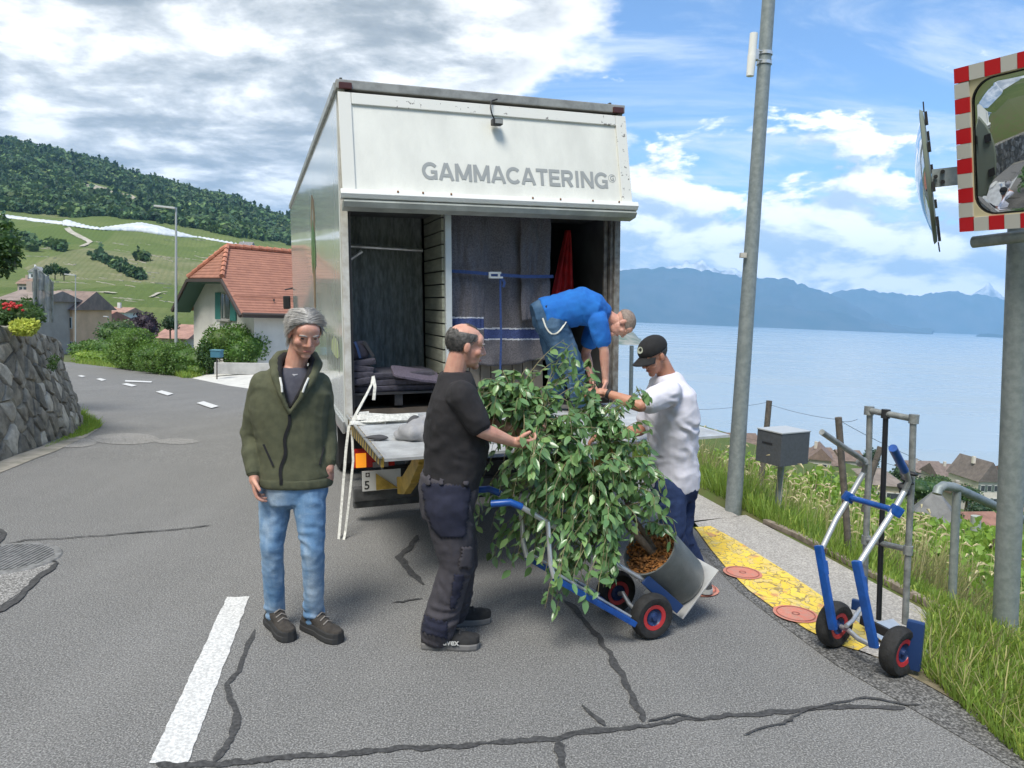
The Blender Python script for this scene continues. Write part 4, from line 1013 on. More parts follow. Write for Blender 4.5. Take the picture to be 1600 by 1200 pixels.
# ================================================================== PEOPLE
m_skin = mat('skin', (.60, .335, .245), .5, vscale=14, color2=(.52, .25, .18), sub=.12)
m_skin2 = mat('tanned_skin', (.48, .235, .150), .5, vscale=14, color2=(.40, .175, .11), sub=.12)
def fabric(name, c, c2, sc=30, rough=.9, bump=.35, bs=350, sheen=0): return mat(name, c, rough, vscale=sc, color2=c2, bump=bump, bscale=bs, sheen=sheen)
def hand(mb, w, d, palm_n, thumb_dir, curl=.5, s=1.):
    """w wrist, d finger direction, palm_n palm normal, thumb_dir side the thumb is on"""
    d = Vector(d).normalized(); n = Vector(palm_n); n = (n - d * n.dot(d)).normalized(); t = Vector(thumb_dir); t = (t - d * t.dot(d) - n * t.dot(n)).normalized()
    rot = Matrix((t, n, d)).transposed()
    pc = w + d * .05 * s
    mb.ellipsoid(pc, (.040 * s, .016 * s, .056 * s), rot, 12, 8)
    mb.capsule(w - d * .02 * s, w + d * .03 * s, .026 * s, .028 * s)
    for i, (off, L) in enumerate(((.030, .072), (.010, .080), (-.011, .074), (-.030, .058))):
        p = w + d * (.088 - .004 * abs(i - 1)) * s + t * off * s; dirv = d.copy(); r = .0098 * s
        mb.capsule(p - d * .03 * s, p, r * 1.05, r, 8)
        for k, (f, rr) in enumerate(((.45, 1), (.32, .92), (.24, .82))):
            a = curl * (.55, .95, .75)[k] * (1 + .12 * i)
            dirv = (Matrix.Rotation(a, 3, t.cross(Vector((0, 0, 0))) if False else t.copy()) @ dirv)
            if dirv.dot(n) < 0 and k == 0: dirv = (Matrix.Rotation(-2 * a, 3, t.copy()) @ dirv); sgn = -1
            elif k == 0: sgn = 1
            if k and sgn < 0: dirv = (Matrix.Rotation(-2 * a, 3, t.copy()) @ dirv)
            q = p + dirv * L * f * s; mb.capsule(p, q, r * rr, r * rr * .92, 8); p = q
    p = w + d * .025 * s + t * .026 * s; td = (t * .75 + d * .6 + n * .35).normalized()
    q = p + td * .042 * s; mb.capsule(p, q, .0135 * s, .0115 * s, 8); td2 = (td * .6 + d * .6 + n * .3).normalized(); mb.capsule(q, q + td2 * .032 * s, .0112 * s, .0095 * s, 8)
def ringt(c, side, fwd, rx, ry, n=20, sq=.85):
    out = []
    for i in range(n):
        a = 6.28318 * i / n; ca, sa = math.cos(a), math.sin(a)
        out.append(c + side * rx * math.copysign(abs(ca) ** sq, ca) + fwd * ry * math.copysign(abs(sa) ** sq, sa))
    return out
def torso(mb, P, off=0., top=True, hem=0., belly=0., ks=1., neckw=None):
    """P: pose dict"""
    pel, che, nk = P['pelvis'], P['chest'], P['neck']
    s0, s1 = P['hip_side'], P['sh_side']
    sp = [pel - (che - pel).normalized() * (.10 + hem), pel, pel.lerp(che, .35), pel.lerp(che, .7), che, che.lerp(nk, .5), che.lerp(nk, .80), nk]
    w = [(.165, .115), (.172, .12), (.155, .112 + belly * .7), (.165, .118 + belly), (.182, .122 + belly * .4), (.185, .105), (.12, .085), (.065, .06)]
    rings = []
    for i, (c, (rx, ry)) in enumerate(zip(sp, w)):
        t = i / (len(sp) - 1); sd = s0.lerp(s1, min(1, t * 1.4)).normalized()
        a = sp[max(0, i - 1)]; b = sp[min(len(sp) - 1, i + 1)]; ax = (b - a).normalized(); sd = (sd - ax * sd.dot(ax)).normalized(); fw = ax.cross(sd)
        if fw.dot(P['fwd']) < 0: fw = -fw
        c2 = c + fw * (belly * .55 if i in (2, 3) else 0)
        rings.append(ringt(c2, sd, fw, (rx + off) * ks, (ry + off) * ks))
    if neckw:
        ax = (nk - che).normalized(); fw = ax.cross(sd); fw = fw if fw.dot(P['fwd']) > 0 else -fw
        rings = rings[:-2] + [ringt(che.lerp(nk, .76), sd, fw, .150, .100), ringt(che.lerp(nk, .93) , sd, fw, .100 * neckw, .085 * neckw), ringt(nk + ax * .002, sd, fw, .078 * neckw, .074 * neckw)]; top = True
    mb.loft(rings if top else rings[:-1])
def chain(mb, pts, rs, n=12):
    for a, b, ra, rb in zip(pts, pts[1:], rs, rs[1:]): mb.capsule(a, b, ra, rb, n)
def head_rot(fwd, up):
    f = Vector(fwd).normalized(); u = Vector(up); u = (u - f * u.dot(f)).normalized(); r = f.cross(u); return Matrix((r, f, u)).transposed()
def head_mesh(mb, c, Rm, s=1., jaw=1.):
    f = lambda p: c + Rm @ (Vector(p) * s)
    E = lambda p, r, rr=None: mb.ellipsoid(f(p), tuple(q * s for q in r), Rm if rr is None else Rm @ rr, 16, 10)
    E((0, -.012, .035), (.076, .098, .083)); E((0, .025, -.02), (.064, .070, .085)); E((0, .035, -.062), (.052 * jaw, .056, .048))
    E((0, .070, -.096), (.026, .022, .019)); E((0, .058, .038), (.060, .036, .045)); E((0, .081, .026), (.050, .014, .010))
    for sx in (-1, 1):
        E((sx * .040, .060, -.022), (.026, .024, .024)); E((sx * .077, -.004, -.004), (.010, .019, .031)); E((sx * .030, .077, .006), (.017, .010, .010)); E((sx * .016, .090, -.030), (.012, .010, .009))
    mb.capsule(f((0, .088, .018)), f((0, .108, -.020)), .009 * s, .0125 * s, 10); E((0, .104, -.025), (.0155, .013, .009))
    E((0, .080, -.056), (.024, .012, .006)); E((0, .079, -.068), (.021, .012, .007)); E((0, .070, -.080), (.03, .012, .012))
def noise_disp(sc, amp, zones=(), fr=None):
    def f(V):
        out = np.empty(len(V))
        for i, v in enumerate(V):
            p = Vector(v); a = noise.noise(Vector((p.x * sc[0], p.y * sc[1], p.z * sc[2]))); b = noise.noise(Vector((p.x * sc[0] * 2.3 + 9, p.y * sc[1] * 2.3, p.z * sc[2] * 2.3)))
            out[i] = amp * ((1 - abs(a) * 2.2) * .7 + b * .5)
        for c, r, am, ax, k in zones:
            c = np.array(c); ax = np.array(ax) / np.linalg.norm(ax); d = V - c; dist2 = (d ** 2).sum(1); w = np.exp(-dist2 / r ** 2)
            side = np.array([noise.noise(Vector(v) * 9) for v in V]) if len(V) < 60000 else 0
            mk = np.clip(np.array([noise.noise(Vector(v) * 6 + Vector((7, 3, 1))) for v in V]) * 2.2 + .35, 0, 1) if len(V) < 60000 else 1
            out += am * w * mk * np.sin((d @ ax) * k + side * 5.5)
        return out
    return f
def person(label, P, m_sk=m_skin, belly=0., **k):
    t = thing('person', label, 'person', Vector((P['pelvis'].x, P['pelvis'].y, k.get('ground', 0))))
    mb = MB(); torso(mb, P, -.012, belly=belly)
    mb.capsule(P['neck'] - (P['headc'] - P['neck']).normalized() * .05, P['headc'] + P['HR'] @ Vector((0, -.025, -.045)), .060, .054, 16)
    head_mesh(mb, P['headc'], P['HR'], P.get('hs', 1.), P.get('jaw', 1.))
    for sd in 'LR':
        sh, el, wr = P['sh' + sd], P['el' + sd], P['wr' + sd]
        mb.capsule(P['chest'].lerp(P['neck'], .45), sh, .06, .056, 12)
        mid = el.lerp(wr, .3); chain(mb, [sh, sh.lerp(el, .45), el, mid, wr], [.056, .048, .040, .041, .026])
        hd = P['hand' + sd]; hand(mb, wr, hd[0], hd[1], hd[2], hd[3], P.get('hands', 1.))
        hp, kn, an = P['hip' + sd], P['kn' + sd], P['an' + sd]
        chain(mb, [P['pelvis'].lerp(hp, .5), hp, hp.lerp(kn, .5), kn, kn.lerp(an, .35), an], [.09, .082, .070, .054, .052, .038])
        mb.capsule(an, an + P['toe' + sd] * .12 + Vector((0, 0, -.05)), .036, .03)
    V, F = voxel(mb, .0042, 3)
    np_obj('body', V, F, m_sk, t, smooth=True)
    # eyes, brows and lips
    c, Rm, s = P['headc'], P['HR'], P.get('hs', 1.)
    f = lambda p: c + Rm @ (Vector(p) * s)
    if k.get('face', True):
        for sx in (-1, 1):
            MB().ellipsoid(f((sx * .031, .0800, .0085)), (.0125, .008, .0055), Rm, 10, 7).build('eye', mat('eye_dark', (.05, .035, .03), .25), t, smooth=True)
            MB().tube([f((sx * .015, .092, .024)), f((sx * .032, .0925, .029)), f((sx * .050, .080, .025))], [.004, .005, .003], 6).build('eyebrow', k.get('brow', mat('grey_hair', (.30, .28, .26), .8)), t, smooth=True)
        MB().tube([f((-.021, .086, -.066)), f((-.008, .0935, -.0605)), f((.008, .0935, -.0605)), f((.021, .086, -.066))], [.003, .0055, .0055, .003], 6).build('lips', mat('lip', (.42, .15, .12), .5), t, smooth=True)
    return t
def shoe(t, an, toe, ground, m_up, m_sole, boot=True, s=1., label=None):
    toe = Vector((toe.x, toe.y, 0)).normalized(); sd = Vector((toe.y, -toe.x, 0)); g = Vector((an.x, an.y, ground)); hl = g - toe * .085 * s
    def outline(k, z, sh=0):
        pts = []
        for a, w in ((0, .022), (.01, .036), (.06, .040), (.13, .037), (.19, .047), (.25, .048), (.29, .036), (.305, .015)): pts.append((a, w))
        L = [hl + toe * (a * s + sh) + sd * w * k * s + Vector((0, 0, z)) for a, w in pts]; Rr = [hl + toe * (a * s + sh) - sd * w * k * s + Vector((0, 0, z)) for a, w in reversed(pts)]
        return L + Rr
    sole = MB().loft([outline(1.08, .0), outline(1.14, .01), outline(1.12, .028), outline(1.0, .034)]); 
    sh = MB()
    sh.loft([outline(.98, .02), outline(.98, .045), [p for p in outline(.80, .07)]])
    rotm = Matrix((sd, toe, Vector((0, 0, 1)))).transposed()
    sh.ellipsoid(hl + toe * .235 * s + Vector((0, 0, .045)), (.047 * s, .062 * s, .040 * s), rotm); sh.ellipsoid(hl + toe * .045 + Vector((0, 0, .055)), (.038 * s, .045 * s, .050 * s), rotm)
    sh.capsule(hl + toe * .19 * s + Vector((0, 0, .06)), hl + toe * .075 * s + Vector((0, 0, .10 if boot else .075)), .036 * s, .045 * s)
    if boot: sh.capsule(hl + toe * .075 * s + Vector((0, 0, .09)), hl + toe * .075 * s + Vector((0, 0, .145)), .047 * s, .050 * s)
    V, F = voxel(sh, .006, 4); o = np_obj('shoe', V, F, m_up, t, smooth=True)
    if label: o['label'] = label
    sole.build('sole', m_sole, o, smooth=False, bevel=.002)
    lc = MB()
    for i in range(5):
        q = hl + toe * (.20 - i * .026) * s + Vector((0, 0, .094 + i * .013 * (1.15 if boot else .6)))
        lc.tube([q - sd * .03 + Vector((0, 0, -.012)), q + Vector((0, 0, .004)), q + sd * .03 + Vector((0, 0, -.012))], .0042, 5)
    lc.build('laces', mat('lace', (.22, .20, .18), .8) if boot else mat('dark_lace', (.05, .05, .05), .8), o)
    if boot:
        cp_ = MB(); cp_.loft([[p_ for p_ in outline(1.03, .03)], [p_ for p_ in outline(1.03, .052)], [p_ for p_ in outline(.96, .058)]]); cp_.build('rand', m_sole, o, bevel=.002)
        MB().tube([hl + toe * .115 * s + sd * .03 + Vector((0, 0, .148)), hl + toe * .125 * s + Vector((0, 0, .158)), hl + toe * .115 * s - sd * .03 + Vector((0, 0, .148))], .010, 8).build('tongue', m_up, o, smooth=True)
    return o
def garment(name, mb, vs, m, t, disp=None, sm_=4, cut=None, label=None):
    V, F = voxel(mb, vs, sm_, disp)
    if cut is not None:
        keep = np.array([cut(Vector(v)) for v in V]); F = F[keep[F].all(1)]
        used = np.unique(F); mp = -np.ones(len(V), int); mp[used] = np.arange(len(used)); V = V[used]; F = mp[F]
    o = np_obj(name, V, F, m, t, smooth=True)
    if cut is not None: md = o.modifiers.new('thickness', 'SOLIDIFY'); md.thickness = .005
    if label: o['label'] = label
    return o
def strands(name, roots, dirs, lens, m, t, r=.0016, seg=4, grav=.25, w=None):
    """hair strands"""
    V = []; F = []
    for p, d, L in zip(roots, dirs, lens):
        p = Vector(p); d = Vector(d).normalized(); sd = d.orthogonal().normalized(); s2 = d.cross(sd); b = len(V)
        for i in range(seg + 1):
            k = r * (1 - i / seg * .75)
            for a in (0, 2.09, 4.19): V.append(p + sd * k * math.cos(a) + s2 * k * math.sin(a))
            d = (d + Vector((0, 0, -grav)) + Vector([random.uniform(-.05, .05) for _ in range(3)])).normalized(); p = p + d * L / seg
        for i in range(seg):
            for a in range(3): F.append((b + i * 3 + a, b + i * 3 + (a + 1) % 3, b + (i + 1) * 3 + (a + 1) % 3, b + (i + 1) * 3 + a))
    return np_obj(name, [tuple(v) for v in V], F, m, t, smooth=True)
def hair_cap(P, t, m, grow, zone, flow, n=1500, L=.05, name='hair', cap=None, grav=.25, r=.0016):
    """scalp shell + strands. zone(p local)->bool, flow(p local)->dir local"""
    c, Rm, s = P['headc'], P['HR'], P.get('hs', 1.)
    mb = MB(); mb.ellipsoid(c + Rm @ (Vector((0, -.012, .035)) * s), ((.076 + grow) * s, (.098 + grow) * s, (.083 + grow) * s), Rm, 40, 28)
    V = []; F = []
    inv = Rm.transposed()
    vs = [Vector(v) for v in mb.v]; keep = [zone(inv @ (v - c) / s) for v in vs]
    vs = [v + (v - c).normalized() * .004 * noise.noise(v * 60) for v in vs]
    F = [f for f in mb.f if len(f) == 4 and all(keep[i] for i in f)]
    o = np_obj(name, [tuple(v) for v in vs], F, m, t, smooth=True); md = o.modifiers.new('thickness', 'SOLIDIFY'); md.thickness = .006 + grow * .6; md.offset = -1
    roots, dirs, lens = [], [], []
    while len(roots) < n:
        a = random.uniform(0, 6.2832); z = random.uniform(-1, 1); q = math.sqrt(1 - z * z); e = Vector((q * math.cos(a), q * math.sin(a), z))
        p = Vector((e.x * (.076 + grow), e.y * (.098 + grow) - .012, e.z * (.083 + grow) + .035))
        if not zone(p): continue
        nn = Vector((e.x / .076, e.y / .098, e.z / .083)).normalized(); fl = flow(p).normalized(); fl = (fl - nn * fl.dot(nn)).normalized() + nn * .12; roots.append(c + Rm @ (p * s)); dirs.append(Rm @ fl); lens.append(L * random.uniform(.6, 1.2))
    strands(name, roots, dirs, lens, m, o, grav=grav, r=r)
    return o
X_, Y_, Z_ = Vector((1, 0, 0)), Vector((0, 1, 0)), Vector((0, 0, 1))
def unit(*a): return Vector(a).normalized()

# ---------------------------------------------------------------- man in the olive jacket
D = 3.92
P = dict(pelvis=W(462, 745, D), chest=W(452, 640, D), neck=W(462, 572, D), headc=W(476, 520, D - .05))
P['hip_side'] = unit(.965, .24, 0); P['sh_side'] = unit(.96, .28, 0); P['fwd'] = unit(.28, -.96, 0)
P['HR'] = head_rot(unit(.48, -.78, -.42), Z_ + unit(.5, -.75, 0) * .1)
P.update(shL=W(497, 602, D + .06), elL=W(509, 676, D + .08), wrL=W(514, 724, D + .0), shR=W(412, 600, D - .05), elR=W(393, 680, D + .0), wrR=W(397, 742, D - .10))
P['handL'] = (unit(.06, -.1, -1), unit(-.8, .3, 0), unit(-.1, -1, 0), .55); P['handR'] = (unit(.12, -.12, -1), unit(.8, .2, 0), unit(.2, -1, 0), .55)
P.update(hipL=W(482, 770, D - .02), knL=W(489, 858, D - .06), anL=W(490, 958, D - .02), hipR=W(432, 768, D + .02), knR=W(425, 852, D - .02), anR=W(428, 950, D + .07))
P['anL'] = G(491, 960, .10); P['anR'] = G(430, 954, .10)
P['toeL'] = unit(.80, -.62, 0); P['toeR'] = unit(.62, -.78, 0)
P['hs'] = 1.0; P['jaw'] = 1.06
pm = person('grey-haired man in an olive zip jacket and light blue jeans beside the lane marking', P)
m_olive = fabric('olive_knit', (.105, .110, .062), (.075, .080, .045), 18, bs=420, bump=.5)
m_black = fabric('black_lining', (.014, .014, .016), (.01, .01, .011), 30)
def mat_denim(name, c, fade, dark):
    m = bpy.data.materials.new(name); m.use_nodes = True; q = N(m.node_tree); b = m.node_tree.nodes['Principled BSDF']
    Pn = q.n('ShaderNodeTexCoord').outputs['Object']
    n1 = q.noise(q.mapping(Pn, (8, 8, 2.2)), 1, 3, .5, .2); n2 = q.noise(q.mapping(Pn, (22, 22, 45)), 1, 4, .6); n3 = q.noise(q.mapping(Pn, (400, 400, 120)), 1, 2)
    c_ = q.mix(q.smooth(n1, .36, .74), c, fade); c_ = q.mix(q.smooth(n2, .55, .75, 0, .40), c_, dark); c_ = q.mix(q.smooth(n2, .45, .30, 0, .22), c_, fade)
    c_ = q.mix(q.smooth(n3, .4, .6, 0, .22), c_, dark)
    q.l(c_, b.inputs['Base Color']); b.inputs['Roughness'].default_value = .9; b.inputs['Specular IOR Level'].default_value = .2
    bn = q.n('ShaderNodeBump'); bn.inputs['Strength'].default_value = .3; bn.inputs['Distance'].default_value = .004; q.l(n3, bn.inputs['Height']); q.l(bn.outputs[0], b.inputs['Normal']); return m
m_jean = mat_denim('light_washed_denim', (.14, .26, .42), (.46, .56, .65), (.06, .13, .26))
def trousers(t, P, m, off=.02, wide=1., vs=.007, cuff=.0, amp=.004, name='jeans', low=.045, belly=0):
    mb = MB(); q = dict(P); pel = P['pelvis']; up = (P['chest'] - pel).normalized()
    s0 = P['hip_side']; s0 = (s0 - up * s0.dot(up)).normalized(); fw = up.cross(s0); fw = fw if fw.dot(P['fwd']) > 0 else -fw
    mb.loft([ringt(pel - up * .13, s0, fw, .15 + off, .105 + off), ringt(pel - up * .05, s0, fw, .168 + off, .122 + off), ringt(pel + up * .03, s0, fw, .165 + off, .115 + off + belly), ringt(pel + up * .10, s0, fw, .157 + off, .108 + off + belly)])
    z = []
    for sd in 'LR':
        hp, kn, an = P['hip' + sd], P['kn' + sd], P['an' + sd]; e = an + (an - kn).normalized() * low * .2
        chain(mb, [pel.lerp(hp, .45) - up * .04, hp, hp.lerp(kn, .45), kn, kn.lerp(an, .35), kn.lerp(an, .8), e], [.10 + off * .5, (.092 + off) * wide, (.078 + off) * wide, (.058 + off) * wide, (.054 + off) * wide, (.045 + off + cuff) * wide, (.044 + off + cuff) * wide], 16)
        ax = (kn - an).normalized(); z += [(kn, .11, amp * 1.6, (ax * .9 + s0 * .35), 95), (kn.lerp(an, .85), .13, amp * 2.2, ax + s0 * .2, 110), (hp.lerp(kn, .1) + fw * .05, .12, amp * 1.6, ax * .7 + s0 * (.7 if sd == 'L' else -.7), 80)]
    return garment(name, mb, vs, m, t, noise_disp((11, 11, 13), amp, z))
jn = trousers(pm, P, m_jean, off=.004, wide=.97, cuff=.006, amp=.0045)
jk = MB(); torso(jk, P, .021, hem=-.085, top=False, neckw=1.12)
for sd, o1 in (('L', 1), ('R', -1)):
    sh, el, wr = P['sh' + sd], P['el' + sd], P['wr' + sd]
    jk.capsule(P['chest'].lerp(P['neck'], .5), sh, .080, .070, 16); chain(jk, [sh, sh.lerp(el, .5), el, el.lerp(wr, .5), wr.lerp(el, .10)], [.071, .066, .058, .053, .041], 16)
ax = Z_; 
zn = [(P['elL'], .12, .007, unit(.1, 0, 1), 75), (P['elR'], .13, .008, unit(.2, 0, 1), 70), (P['wrL'], .10, .006, Z_, 110), (P['wrR'], .10, .006, Z_, 110), (P['pelvis'], .2, .004, unit(.4, 0, 1), 60), (P['shL'], .1, .005, unit(.7, 0, .7), 80), (P['shR'], .1, .005, unit(-.7, 0, .7), 80)]
nkp, cc_ = P['neck'], P['chest']; fwd = P['fwd']; sdv = P['sh_side']
SKW = .12
def jcut(v):   # open V at the throat
    a = (v - nkp); f = a.dot(fwd); z = a.z; s = a.dot(sdv) - SKW * z
    return not (f > .0 and z > -.215 + abs(s) * 2.9 and abs(s) < .080)
olive = garment('jacket', jk, .0065, m_olive, pm, noise_disp((8, 8, 9), .0035, zn), cut=jcut)
# collar/hood, lining, zip, cuffs
def surf_front(z_off, s_off, off): return nkp + fwd * off + sdv * (s_off + SKW * z_off) + Vector((0, 0, z_off))
hood = MB(); hp_ = [(-.235, .0, .150), (-.14, .048, .150), (-.05, .092, .108), (.015, .108, .035), (.045, .085, -.045), (.045, .0, -.095)]
pts = [surf_front(z, -x, f) for z, x, f in hp_] + [surf_front(z, x, f) for z, x, f in hp_[-2::-1]]
hood.tube(pts, [.007, .014, .022, .028, .034, .042, .034, .028, .022, .014, .007], 12)
V, F = voxel(hood, .007, 3, noise_disp((14, 14, 14), .004)); np_obj('hood', V, F, m_olive, olive, smooth=True)
ln = MB(); pts2 = [p * 1 + (nkp + Vector((0, 0, -.02)) - p).normalized() * .02 + Vector((0, 0, .012)) for p in pts]; ln.tube(pts2, [.006, .013, .021, .025, .028, .036, .028, .025, .021, .013, .006], 10)
V, F = voxel(ln, .007, 2); np_obj('hood_lining', V, F, m_black, olive, smooth=True)
for s in (-1, 1): MB().tube([surf_front(-.05, s * .070, .128), surf_front(-.09, s * .056, .160), surf_front(-.12, s * .050, .168)], .006, 6).build('drawstring', mat('pale_cord', (.6, .6, .56), .7), olive)
# t-shirt under it
ts = MB(); torso(ts, P, .004, hem=-.2); garment('tshirt', ts, .008, fabric('slate_tshirt', (.09, .09, .11), (.07, .07, .09)), pm, cut=lambda v: (v - nkp).z < -.002 and abs((v - nkp).dot(sdv)) < .10)
MB().tube([surf_front(-.012, -.062, .0), surf_front(-.03, -.045, .055), surf_front(-.042, 0, .082), surf_front(-.03, .045, .055), surf_front(-.012, .062, .0)], .006, 8).build('tshirt_collar', mat('pale_grey_knit', (.35, .35, .37), .9), pm, smooth=True)
# zip down the front : follow the jacket surface by ray casting
def drape(o, pts, dirv, m, name, w=.012, off=.004, parent=None, th=.003):
    bpy.context.view_layer.update(); dg = bpy.context.evaluated_depsgraph_get(); Mo = WM[o.name]; Mi = Mo.inverted(); out = []
    for p in pts:
        ok, loc, nor, _ = o.ray_cast(Mi @ (p - dirv * .6), (Mi.to_3x3() @ dirv).normalized())
        if ok: out.append(Mo @ loc - dirv * off)
    if len(out) > 1: return ribbon(out, w, m, name, parent or o, up=dirv.cross(Z_) if abs(dirv.dot(Z_)) < .8 else X_, th=th, local=False)
dfw = -fwd
drape(olive, [nkp + sdv * (.007 * math.sin(i) + SKW * (-.24 - i * .026)) + Vector((0, 0, -.24 - i * .026)) for i in range(15)], dfw, m_black, 'zip', w=.016)
drape(olive, [nkp - sdv * .155 + Vector((0, 0, -.40 - i * .022)) + sdv * .010 * i for i in range(6)], dfw, m_black, 'pocket_zip', w=.010)
drape(olive, [nkp + sdv * .150 + Vector((0, 0, -.42 - i * .022)) - sdv * .006 * i for i in range(5)], dfw, m_black, 'pocket_zip', w=.008)
# hem band
m_ol2 = fabric('olive_rib', (.085, .09, .05), (.06, .065, .038), 30, bs=200)
for sd in 'LR':
    el, wr = P['el' + sd], P['wr' + sd]; a = wr.lerp(el, .16); b = wr.lerp(el, .02); MB().tube([a, a.lerp(b, .5), b], [.043, .041, .038], 18).build('cuff', m_ol2, olive, smooth=True)
m_boot = fabric('brown_grey_suede', (.060, .052, .044), (.035, .030, .026), 25, bump=.5)
m_sole = mat('dark_sole', (.03, .03, .03), .8)
hb = MB(); up_ = (P['chest'] - P['pelvis']).normalized(); hs2 = P['hip_side']; hf2 = up_.cross(hs2); hb.loft([ringt(P['pelvis'] - up_ * q_, hs2, hf2, .165 + .029 + w_, .115 + .029 + w_) for q_, w_ in ((.045, -.004), (.032, .001), (.0, .001), (-.012, -.006))]); garment('hem_band', hb, .007, m_ol2, olive, noise_disp((8, 8, 9), .002))
for sd in 'LR': shoe(pm, P['an' + sd], P['toe' + sd], .002, m_boot, m_sole, True, 1.02)
m_hair = mat('streaked_grey_hair', (.50, .48, .44), .5, vscale=45, color2=(.17, .155, .14))
m_hairs = mat('grey_hair_strand', (.42, .40, .37), .5, island=.45)
def zone_(p):
    hl = .088 - max(0, abs(p.x) - .02) * .55          # hairline height across the forehead
    return (p.y > .03 and p.z > hl) or (p.y <= .03 and p.z > .035 - (.03 - p.y) * .95 and p.z > -.07) 
def flow_(p):
    s = 1 if p.x > .006 else -1
    return Vector((s * (.9 if p.z > .07 else .15), -.75, -.25 if p.z > .07 else -1.0))
hair_cap(P, pm, m_hair, .003, zone_, flow_, 200, .03, grav=.12)
ho_ = hair_cap(P, pm, m_hairs, .005, zone_, flow_, 3800, .070, grav=.10, r=.0017)
strands('hair', [P['headc'] + P['HR'] @ Vector((random.uniform(-.06, .06), random.uniform(-.105, -.06), random.uniform(-.06, .0))) for _ in range(500)], [P['HR'] @ Vector((random.uniform(-.2, .2), -.35, -1)) for _ in range(500)], [random.uniform(.05, .10) for _ in range(500)], m_hair, pm)

# long hair gathered at the nape and locks combed back from the parting
f_ = lambda p: P['headc'] + P['HR'] @ (Vector(p) * P['hs'])
pt_ = MB().tube([f_((0, -.085, -.01)), f_((0, -.115, -.04)), f_((0, -.112, -.09)), f_((0, -.10, -.135))], [.04, .034, .026, .012], 12)
V, F = voxel(pt_, .005, 2, lambda V: np.array([.006 * noise.noise(Vector(v) * 40) for v in V])); np_obj('ponytail', V, F, mat('dark_streaked_hair', (.20, .18, .16), .6, vscale=50, color2=(.07, .06, .055)), pm, smooth=True)
# ---------------------------------------------------------------- man in black, side on
D = 3.92
P = dict(pelvis=W(700, 770, D), chest=W(712, 655, D), neck=W(712, 582, D), headc=W(727, 541, D))
P['hip_side'] = unit(.12, -.99, 0); P['sh_side'] = unit(.10, -.99, 0); P['fwd'] = unit(.99, .12, 0)
P['HR'] = head_rot(unit(.93, .25, -.14), Z_ + X_ * .05)
P.update(shR=W(722, 618, D - .19), elR=W(752, 672, D - .20), wrR=W(800, 690, D - .10), shL=W(716, 618, D + .19), elL=W(760, 660, D + .22), wrL=W(818, 676, D + .16))
P['handR'] = (unit(.95, .25, -.15), unit(-.2, .6, .7), unit(.2, -.2, 1), .8); P['handL'] = (unit(.95, -.2, .05), unit(0, -.7, .6), unit(.2, 0, 1), .8)
P.update(hipR=W(700, 790, D - .09), knR=W(714, 880, D - .08), anR=W(690, 985, D - .04), hipL=W(702, 788, D + .09), knL=W(722, 872, D + .14), anL=W(706, 962, D + .24))
P['anL'] = G(708, 950, .10); P['anR'] = G(684, 983, .10)
P['toeR'] = unit(1, .05, 0); P['toeL'] = unit(.95, .3, 0); P['hs'] = .99
pb = person('balding man in a black tee shirt and dark work trousers holding the leafy branches', P, belly=.035)
m_bt = fabric('black_cotton', (.022, .020, .022), (.014, .013, .015), 20)
nkp = P['neck'].copy(); 
tm = MB(); torso(tm, P, .022, hem=-.09, top=False, belly=.035, neckw=1.06)
for sd in 'LR':
    sh, el = P['sh' + sd], P['el' + sd]; tm.capsule(P['chest'].lerp(P['neck'], .45), sh, .085, .078, 16); tm.capsule(sh, sh.lerp(el, .78), .078, .066, 16)
zn = [(P['shR'], .12, .006, unit(.6, 0, .8), 90), (P['pelvis'] + Z_ * .15, .18, .006, unit(.3, 0, 1), 70), (P['chest'] - X_ * .1, .2, .005, unit(.6, 0, 1), 55)]
shirt = garment('tshirt', tm, .0065, m_bt, pb, noise_disp((8, 8, 10), .006, zn))
m_wt = fabric('charcoal_work_cloth', (.060, .055, .065), (.045, .042, .05), 20)
tr = trousers(pb, P, m_wt, off=.026, wide=1.08, cuff=.014, amp=.005, name='work_trousers', belly=.02)
m_navy = fabric('navy_reinforcement', (.018, .020, .042), (.012, .014, .03), 20)
